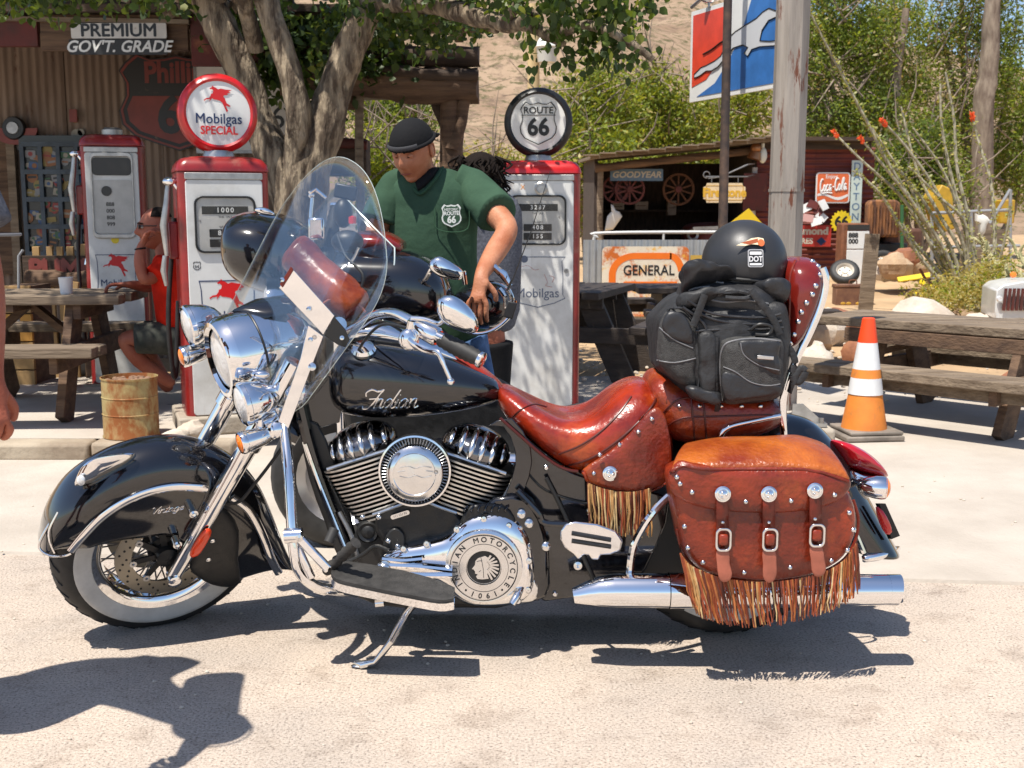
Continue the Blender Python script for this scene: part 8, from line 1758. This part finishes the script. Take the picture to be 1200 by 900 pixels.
# rocks
rocks = [(948,402,8.6,.12,rock_t),(968,395,8.8,.13,rock_w),(985,392,9.4,.13,rock_r),(1010,418,8.4,.10,rock_r),(955,425,8.1,.10,rock_w),(1046,392,8.8,.09,rock_w),(1058,382,9.5,.08,rock_r),(1082,395,8.7,.17,rock_w),(1105,388,9.3,.12,rock_t),(1130,398,9.0,.08,rock_w),(1140,418,8.3,.10,rock_t),(1152,398,8.8,.13,rock_w),(1180,405,8.6,.10,rock_w),(1196,398,8.9,.12,rock_t),(1168,395,9.4,.10,rock_r),(1120,372,9.8,.10,rock_t)]
Rr = random.Random(31)
lbl = ['tan rock left of the cone top','pale rock between the cone and the steel post','large red brown rock left of the cone','small red rock right of the cone waist','low pale rock nearest the steel post','small pale rock right of the cone tip','red brown rock behind the pale rocks near the cone','biggest pale boulder under the right tabletop','tan rock right of the biggest boulder','small pale rock in the table shade','tan rock low beside the right table leg','pale block behind the right table leg','pale rock at the right edge','tan rock at the right edge, furthest right','red rock in the second row at the right','tan rock high in the back of the row']
for i, (x, y, Y, r, m_) in enumerate(rocks):
    Yr = 1.27/tan(PITCH - math.atan((450-(y+10))/FPX)); Yr = min(Yr, 13.4); c = P(x, y, Yr); rr_ = r*Yr/8.8*1.35; c.z = rr_*.6
    rock(c, (rr_*Rr.uniform(1.0,1.3), rr_, rr_*.95), m_, lbl[i], 'rock', 'rocks edging the yard', i+1)
for i, (x, y, r, m_) in enumerate(((1050,312,.32,rock_t),(1062,304,.26,rock_r),(1078,312,.30,rock_t),(1042,320,.22,rock_w),(1065,321,.24,rock_w),(1090,322,.22,rock_t))):
    c = P(x, y, 16.5); rock(V(c.x, 16.5+i*.1, max(.2, c.z)), (r*.85, r*.8, r*.6), m_, ['tan boulder of the far heap, beside the truck wheel','reddish boulder on top of the far heap','tan boulder at the right of the far heap','pale stone at the left foot of the far heap','pale stone low in the far heap','small tan stone right of the far heap'][i], 'rock', 'boulders in the far heap', i+20)
rock(V(G(1180,460).x+.1, 7.95, .10), (.36,.24,.12), rock_r, 'flat red rock low behind the right picnic table bench', 'rock', 'rocks edging the yard', 44)
# iron hoop wheel and plough bits
c = P(1092,350,14.6); c.z=.22
hp = MB().lathe([(.19,.03),(.205,.03),(.205,-.03),(.19,-.03),(.19,.03)], c, (-.75,-.6,.1), 36).build('iron_wheel', rust_m, None, label='rusty iron wheel rim leaning beside the ocotillo', cat='wheel', smooth=30); MB().lathe([(.15,.02),(.162,.02),(.162,-.02),(.15,-.02),(.15,.02)], c+V(.08,.05,-.03), (-.6,-.7,.2), 30).build('inner_hoop', rust_m, hp)
for q_ in range(5): MB().tube([c+V(-.02,0,-.05), c+V(.18*cos(q_*1.3), .05, .17*sin(q_*1.3))], .010, 6).build('spoke', rust_m, hp)
pw_ = thing('plough', 'rusty farm implement lying left of the iron wheel', 'implement', (P(1070,355,14.8).x, 14.8, 0))
MB().beam(P(1064,342,14.8), P(1078,362,14.8), .12, .04, up=(0,1,0)).build('blade', wood_brown, pw_); MB().tube([P(1078,315,14.8), P(1086,330,14.8), P(1100,360,14.8)], .018, 8).build('handle', rust_m, pw_); MB().tube([P(1060,350,14.8), P(1072,365,14.8)], .012, 8).build('handle', rust_m, pw_)
yb = thing('yellow_board', 'bright yellow broken boards lying behind the iron wheel', 'board', (P(1085,335,15.6).x, 15.6, 0))
for i, (a, b_) in enumerate((((1052,328),(1092,322)),((1078,330),(1108,345)),((1072,345),(1105,350)))): MB().beam(P(*a,15.6+i*.15), P(*b_,15.6+i*.15), .07, .03, up=(0,-1,.8)).build('plank', yel, yb)
# ocotillo
YO = 14.0
oc_ = thing('ocotillo', 'ocotillo plant with long leafy canes and orange flower tips', 'cactus', (P(1135,360,YO).x, YO, 0))
cane_m = mat('ocotillo cane', (.48,.44,.32), .85, col2=(.20,.18,.12), scale=20); oleaf = [leaf_mat('ocotillo leaf', (.24,.26,.06)), leaf_mat('ocotillo leaf yellow', (.30,.26,.05))]; ofl = mat('ocotillo flower', (.80,.10,.015), .6)
canes = [((1130,358),(1095,280),(1040,190),(1020,150),(980,75),(944,4),1,0),((1126,358),(1098,300),(1060,235),(1010,188),(977,155),None,.2,1),((1128,358),(1110,300),(1075,245),(1040,200),(1008,162),None,.2,1),((1132,358),(1118,300),(1085,240),(1055,200),(1022,150),None,.9,0),((1134,358),(1130,290),(1095,220),(1060,170),(1034,142),None,.15,1),((1138,360),(1128,300),(1100,250),(1075,200),(1056,125),None,.3,0),((1140,360),(1140,310),(1128,260),(1105,200),(1070,150),None,.15,0),((1142,360),(1135,280),(1118,220),(1104,150),(1102,98),None,.5,0),((1145,360),(1140,280),(1122,200),(1118,140),(1108,84),None,.4,0),((1148,360),(1165,300),(1162,220),(1148,170),(1139,135),None,.6,1),((1130,358),(1085,310),(1055,265),(1030,225),(1000,200),None,.8,0),((1134,358),(1100,290),(1080,250),(1062,210),(1046,195),None,.9,0),((1144,360),(1136,310),(1130,260),(1100,230),(1065,195),None,.7,0),((1138,360),(1110,330),(1085,300),(1068,280),(1058,262),None,.8,0),((1150,360),(1158,330),(1172,300),(1180,270),(1184,240),None,.9,0),((1148,360),(1150,330),(1155,300),(1150,270),(1146,240),None,.9,0)]
Ro = random.Random(8); fo_ = MB()
for i, cn in enumerate(canes):
    pts = [p for p in cn[:6] if p]; lf = cn[6]; fl0 = cn[7]; Yd = YO + Ro.uniform(-.5,.5); q = crom([(*p, lerp(YO, Yd, j/(len(pts)-1))) for j, p in enumerate(pts)], 8); W3 = [P(*p) for p in q]; W3[0].z = 0
    cn_ = MB(); cn_.tube(W3, [lerp(.030,.011,j/(len(W3)-1)) for j in range(len(W3))], 7); co = cn_.build('cane', cane_m, oc_)
    lm = MB()
    for j in range(len(W3)-1):
        a, b_ = W3[j], W3[j+1]; L_ = (b_-a).length; nn = int(L_*170*max(lf,.35))
        for k_ in range(nn):
            p = a.lerp(b_, Ro.random()); d = V(Ro.gauss(0,1), Ro.gauss(0,1), Ro.gauss(.3,1)).normalized(); s = Ro.uniform(.025,.055); e_ = d.orthogonal().normalized()*s*.3; c_ = p+d*.012; lm.add([c_, c_+d*s*.5+e_, c_+d*s, c_+d*s*.5-e_], [(0,1,2,3)], 0 if Ro.random() < .75 else 1)
    if lm.v: lm.build('leaves', oleaf, co, kind='stuff', smooth=0)
    if fl0 and i != 0:
        f0 = MB(); tip = W3[-1]; dr_ = (W3[-1]-W3[-3]).normalized()
        for k_ in range(34):
            p = tip - dr_*Ro.uniform(0,.10); d = (V(Ro.gauss(0,1),Ro.gauss(0,1),Ro.gauss(0,1)).normalized()*.5 + dr_*.7).normalized(); f0.tube([p, p+d*.035, p+d*.055], [.004,.009,.003], 5)
        f0.build('flower', ofl, co)
# chollas and brush at the right edge
ch_m = mat('cholla stem', (.42,.38,.20), .9, col2=(.28,.28,.13), scale=12)
def cholla(px, Y, h, label, seed):
    R = random.Random(seed); b_ = P(px, 300, Y); b_.z = 0; t = thing('cholla_cactus', label, 'cactus', b_, 'chollas at the right edge'); st = MB(); sp = MB()
    def br(p, d, L, r, dep):
        n = 5; pts = [p]
        for i in range(n): d = (d + V(R.gauss(0,.22), R.gauss(0,.22), R.gauss(0,.12))).normalized(); pts.append(pts[-1] + d*L/n)
        st.tube(pts, [r]*n+[r*.7], 7)
        for i in range(int(L*200)):
            q = pts[min(int(R.random()*n), n-1)].lerp(pts[-1], R.random()*.3); v = V(R.gauss(0,1),R.gauss(0,1),R.gauss(0,1)).normalized(); e_ = v.orthogonal().normalized()*.0035; sp.add([q+v*r*.8-e_, q+v*r*.8+e_, q+v*(r+.035)], [(0,1,2)])
        if dep < 3:
            for k_ in range(R.choice((2,3,3))): br(pts[R.choice((2,3,4,5))], (d + V(R.gauss(0,.8), R.gauss(0,.6), R.gauss(.3,.4))).normalized(), L*R.uniform(.55,.8), r*.8, dep+1)
    for k_ in range(3): br(b_+V(R.gauss(0,.05),R.gauss(0,.05),0), V(R.gauss(0,.25),R.gauss(0,.2),1).normalized(), h*.5, .03, 0)
    st.build('stem', ch_m, t, smooth=60); sp.build('spines', mat('straw spines', (.55,.48,.26), .8), t, kind='stuff', smooth=0)
cholla(1190, 11.8, 1.3, 'tall pale cholla at the right edge behind ocotillo', 2); cholla(1168, 12.6, 1.0, 'shorter cholla just right of the ocotillo canes', 3)
leaves('brush', lime, [(P(1110,345,13.4),(.5,.3,.14)), (P(1140,335,11.9),(.34,.3,.18)), (P(1120,350,11.6),(.25,.2,.10)), (P(1165,325,12.2),(.25,.3,.2)), (P(1185,345,12.2),(.3,.3,.15))], 5200, .055, None, 77, (2,1,6,1), 0, 3, 10, 'quad')['kind'] = 'stuff'
bpy.data.objects['brush']['label'] = 'dry yellow brush around the foot of the ocotillo'
# trailer frame, yellow machine, car piece
tf = thing('trailer_frame', 'grey tubular trailer frame behind the ocotillo', 'trailer', (P(1140,330,15).x, 15, 0)); gp_ = mat('grey tube', (.34,.34,.34), .5, .4)
for a, b_ in (((1090,250),(1185,246)),((1090,290),(1195,288)),((1092,326),(1200,322)),((1092,250),(1092,326)),((1138,248),(1140,326)),((1184,222),(1184,322)),((1160,262),(1184,222))): MB().tube([P(*a,15), P(*b_,15)], .022, 8).build('tube', gp_, tf)
for px in (1100, 1180): c = P(px,328,15.1); c.z = .14; MB().lathe([(.06,.05),(.12,.06),(.14,.03),(.14,-.03),(.12,-.06),(.06,-.05)], c, (0,-1,0), 20).build('wheel', rubber, tf)
MB().box(P(1150,300,15.3), (.55,.05,.7)).build('board', wood_grey, tf)
ym = thing('yellow_machine', 'yellow machine half hidden by the trees behind the trailer frame', 'machine', (P(1106,280,17.5).x, 17.5, 0)); yo = mat('machine yellow', (.45,.27,.02), .5, var=.2, scale=5)
MB().prism([P(x,y,17.5) for x,y in ((1094,232),(1104,216),(1116,222),(1120,268),(1108,272),(1102,262))], [P(x,y,17.5)+V(0,.5,0) for x,y in ((1094,232),(1104,216),(1116,222),(1120,268),(1108,272),(1102,262))]).build('hood', yo, ym, bevel=.02)
MB().box((P(1106,300,17.6).x, 17.7, .35), (.5,.5,.7)).build('base', black_plastic, ym, bevel=.02)
MB().box(P(1176,248,17.5), (.22,.3,.35)).build('hopper', yo, ym, bevel=.02)
sk_ = MB(); c = P(1151,262,13.5); sk_.pillow([c+V(x*.7,0,z*.75) for x, z in ((-.13,.16),(-.06,.12),(0,.14),(.07,.11),(.12,.05),(.07,-.02),(.05,-.14),(0,-.2),(-.05,-.14),(-.06,0),(-.12,.04))], (0,-1,0), .05, .05, e=.5); sk_.build('cow_skull', MATS['bleached bone'], None, label='white cow skull among the ocotillo canes', cat='skull')
YV = 10.6
vc = thing('old_car', 'white car nose with red barred grille at the right edge', 'car', (P(1190,360,YV).x, YV, 0))
q = [(1166,364),(1168,340),(1176,334),(1198,330),(1240,330),(1240,374),(1166,374)]; 
MB().prism([P(x,y,YV) for x, y in q], [P(x,y,YV)+V(.15,.7,0) for x, y in q]).build('body', enamel_white, vc, bevel=.012)
for i in range(8): MB().beam(P(1179+5*i,338,YV-.03), P(1176+5*i,364,YV-.03), .022, .02, up=(0,-1,0)).build('grille_bar', red_paint_wood, vc)
MB().lathe([(.001,.02),(.022,.02),(.028,0)], P(1171,350,YV-.02), (0,-1,0), 18).build('headlight', lens_glass, vc)
for px in (1172, 1230): c = P(px,372,YV+.3); c.z = .12; MB().lathe([(.05,.05),(.11,.06),(.12,.03),(.12,-.03),(.11,-.06),(.05,-.05)], c, (0,-1,0), 20).build('wheel', rubber, vc)
MB().lathe([(.001,.03),(.025,.025),(.03,0),(.001,-.02)], P(1187,322,11), (0,-1,0), 14).build('orange_reflector', amber, None, label='small orange round reflector above the white car nose', cat='reflector')
# wooden pole and lamp on the slope
wp2 = thing('utility_pole', 'pale wooden utility pole on the slope behind the Route 66 globe', 'pole', (P(626,250,40).x, 40, .1)); MB().tube([V(P(626,250,40).x,40,.1), P(625,40,40), P(624,5,40)], [.22,.20,.18], 12).build('pole_shaft', mat('pale pole wood', (.50,.38,.20), .8, var=.15, scale=4, stretch=(1,1,.1)), wp2)
ll = thing('yard_light', 'white lantern lamp on the utility pole', 'lamp', P(641,62,39.5)); c = P(641,55,39.5)
MB().lathe([(.10,.50),(.32,.18),(.40,.0),(.36,-.02)], c, (0,0,1), 20).build('lamp_hood', sign_white, ll); MB().lathe([(.36,-.02),(.30,-.5),(.001,-.52)], c, (0,0,1), 20).build('lamp_glass', mat('frosted glass', (.5,.5,.46), .3), ll); MB().beam(P(628,52,39.9), c, .1, .1).build('lamp_arm', steel, ll)
# things by the store: bench rail, barrel, chairs
YB2 = 8.9
lb = thing('log_bench', 'low rail and upright planks behind the left picnic table', 'bench', (P(70,340,YB2).x, YB2, 0)); yw = mat('yellowed pine', (.36,.22,.09), .8, var=.2, scale=8, stretch=(1,1,.3))
for x, w in ((42,8),(58,7),(70,7),(82,8),(97,8)):
    a = P(x,318,YB2); z1 = P(x,289 if x != 97 else 286,YB2).z; MB().box((a.x, YB2+.03, z1/2), (w*YB2/1350, .03, z1), None).build('plank', yw, lb, bevel=.004)
log('rail', P(32,327,YB2-.1), P(112,327,YB2-.1), .07, wood_brown, lb, 2)
MB().box(P(70,318,YB2-.02), (.55,.04,.24)).build('back_board', wood_dark, lb)
text_mesh('lettering', 'PUMP', brick_red, facing(72,316,YB2-.045), .2, lb, .002, .012)
MB().box((P(70,340,YB2).x, YB2+.15, .40), (.62,.35,.05)).build('seat', wood_brown, lb)
MB().box((P(45,340,YB2).x, YB2+.15, .19), (.06,.3,.38)).build('leg', wood_brown, lb); MB().box((P(100,340,YB2).x, YB2+.15, .19), (.06,.3,.38)).build('leg', wood_brown, lb)
yc = thing('yellow_crate', 'yellow wooden crate at the left, behind the picnic table', 'crate', (P(16,370,8.0).x, 8.0, 0))
a, b_ = P(8,382,8.0), P(27,334,8.0)
for i in range(4): h_ = b_.z/4; MB().box(((a.x+b_.x)/2, 8.0, h_*(i+.5)), (b_.x-a.x+.1, .03, h_-.01)).build('slat', yw if i != 2 else mat('orange pine', (.5,.24,.04), .7), yc, bevel=.003)
MB().box(((a.x+b_.x)/2, 8.2, b_.z/2), (b_.x-a.x+.08, .36, b_.z-.02)).build('box_body', wood_brown, yc)
MB().beam(V(P(78,400,7.9).x-.03,7.9,.10), V(P(86,340,7.9).x,7.9,P(0,330,7.9).z), .08, .03, up=(0,1,0)).build('loose_plank', yw, None, label='yellow pine plank standing behind the left picnic table', cat='plank')
chw = thing('walking_frame', 'slim grey metal frame at the left edge beyond the picnic table', 'frame', (P(24,370,7.8).x, 7.8, .05))
MB().tube([P(22,385,7.8), P(22,300,7.8), P(27,293,7.8)], .010, 8).build('tube', gp_, chw)
# rubble strip by the island and scattered pebbles
Rp = random.Random(55); mb = MB()
for i in range(260):
    x = Rp.uniform(-2.2, 2.2); y = Rp.uniform(2.4, 5.7); s = Rp.uniform(.002,.006)
    mb.ell((x, y, s*.5 + (.013 if y > 4.0 else 0)), (s*1.2,s,s*.7), nu=5, nv=4)
for i in range(500):
    x = Rp.uniform(-1, 5); y = Rp.uniform(7.6, 12); s = Rp.uniform(.006,.022); mb.ell((x, y, s*.5+.03), (s*1.3,s,s*.7), Matrix.Rotation(Rp.random()*3,3,'Z'), 5, 4)
mb.build('gravel', rock_w, None, kind='stuff', smooth=30)
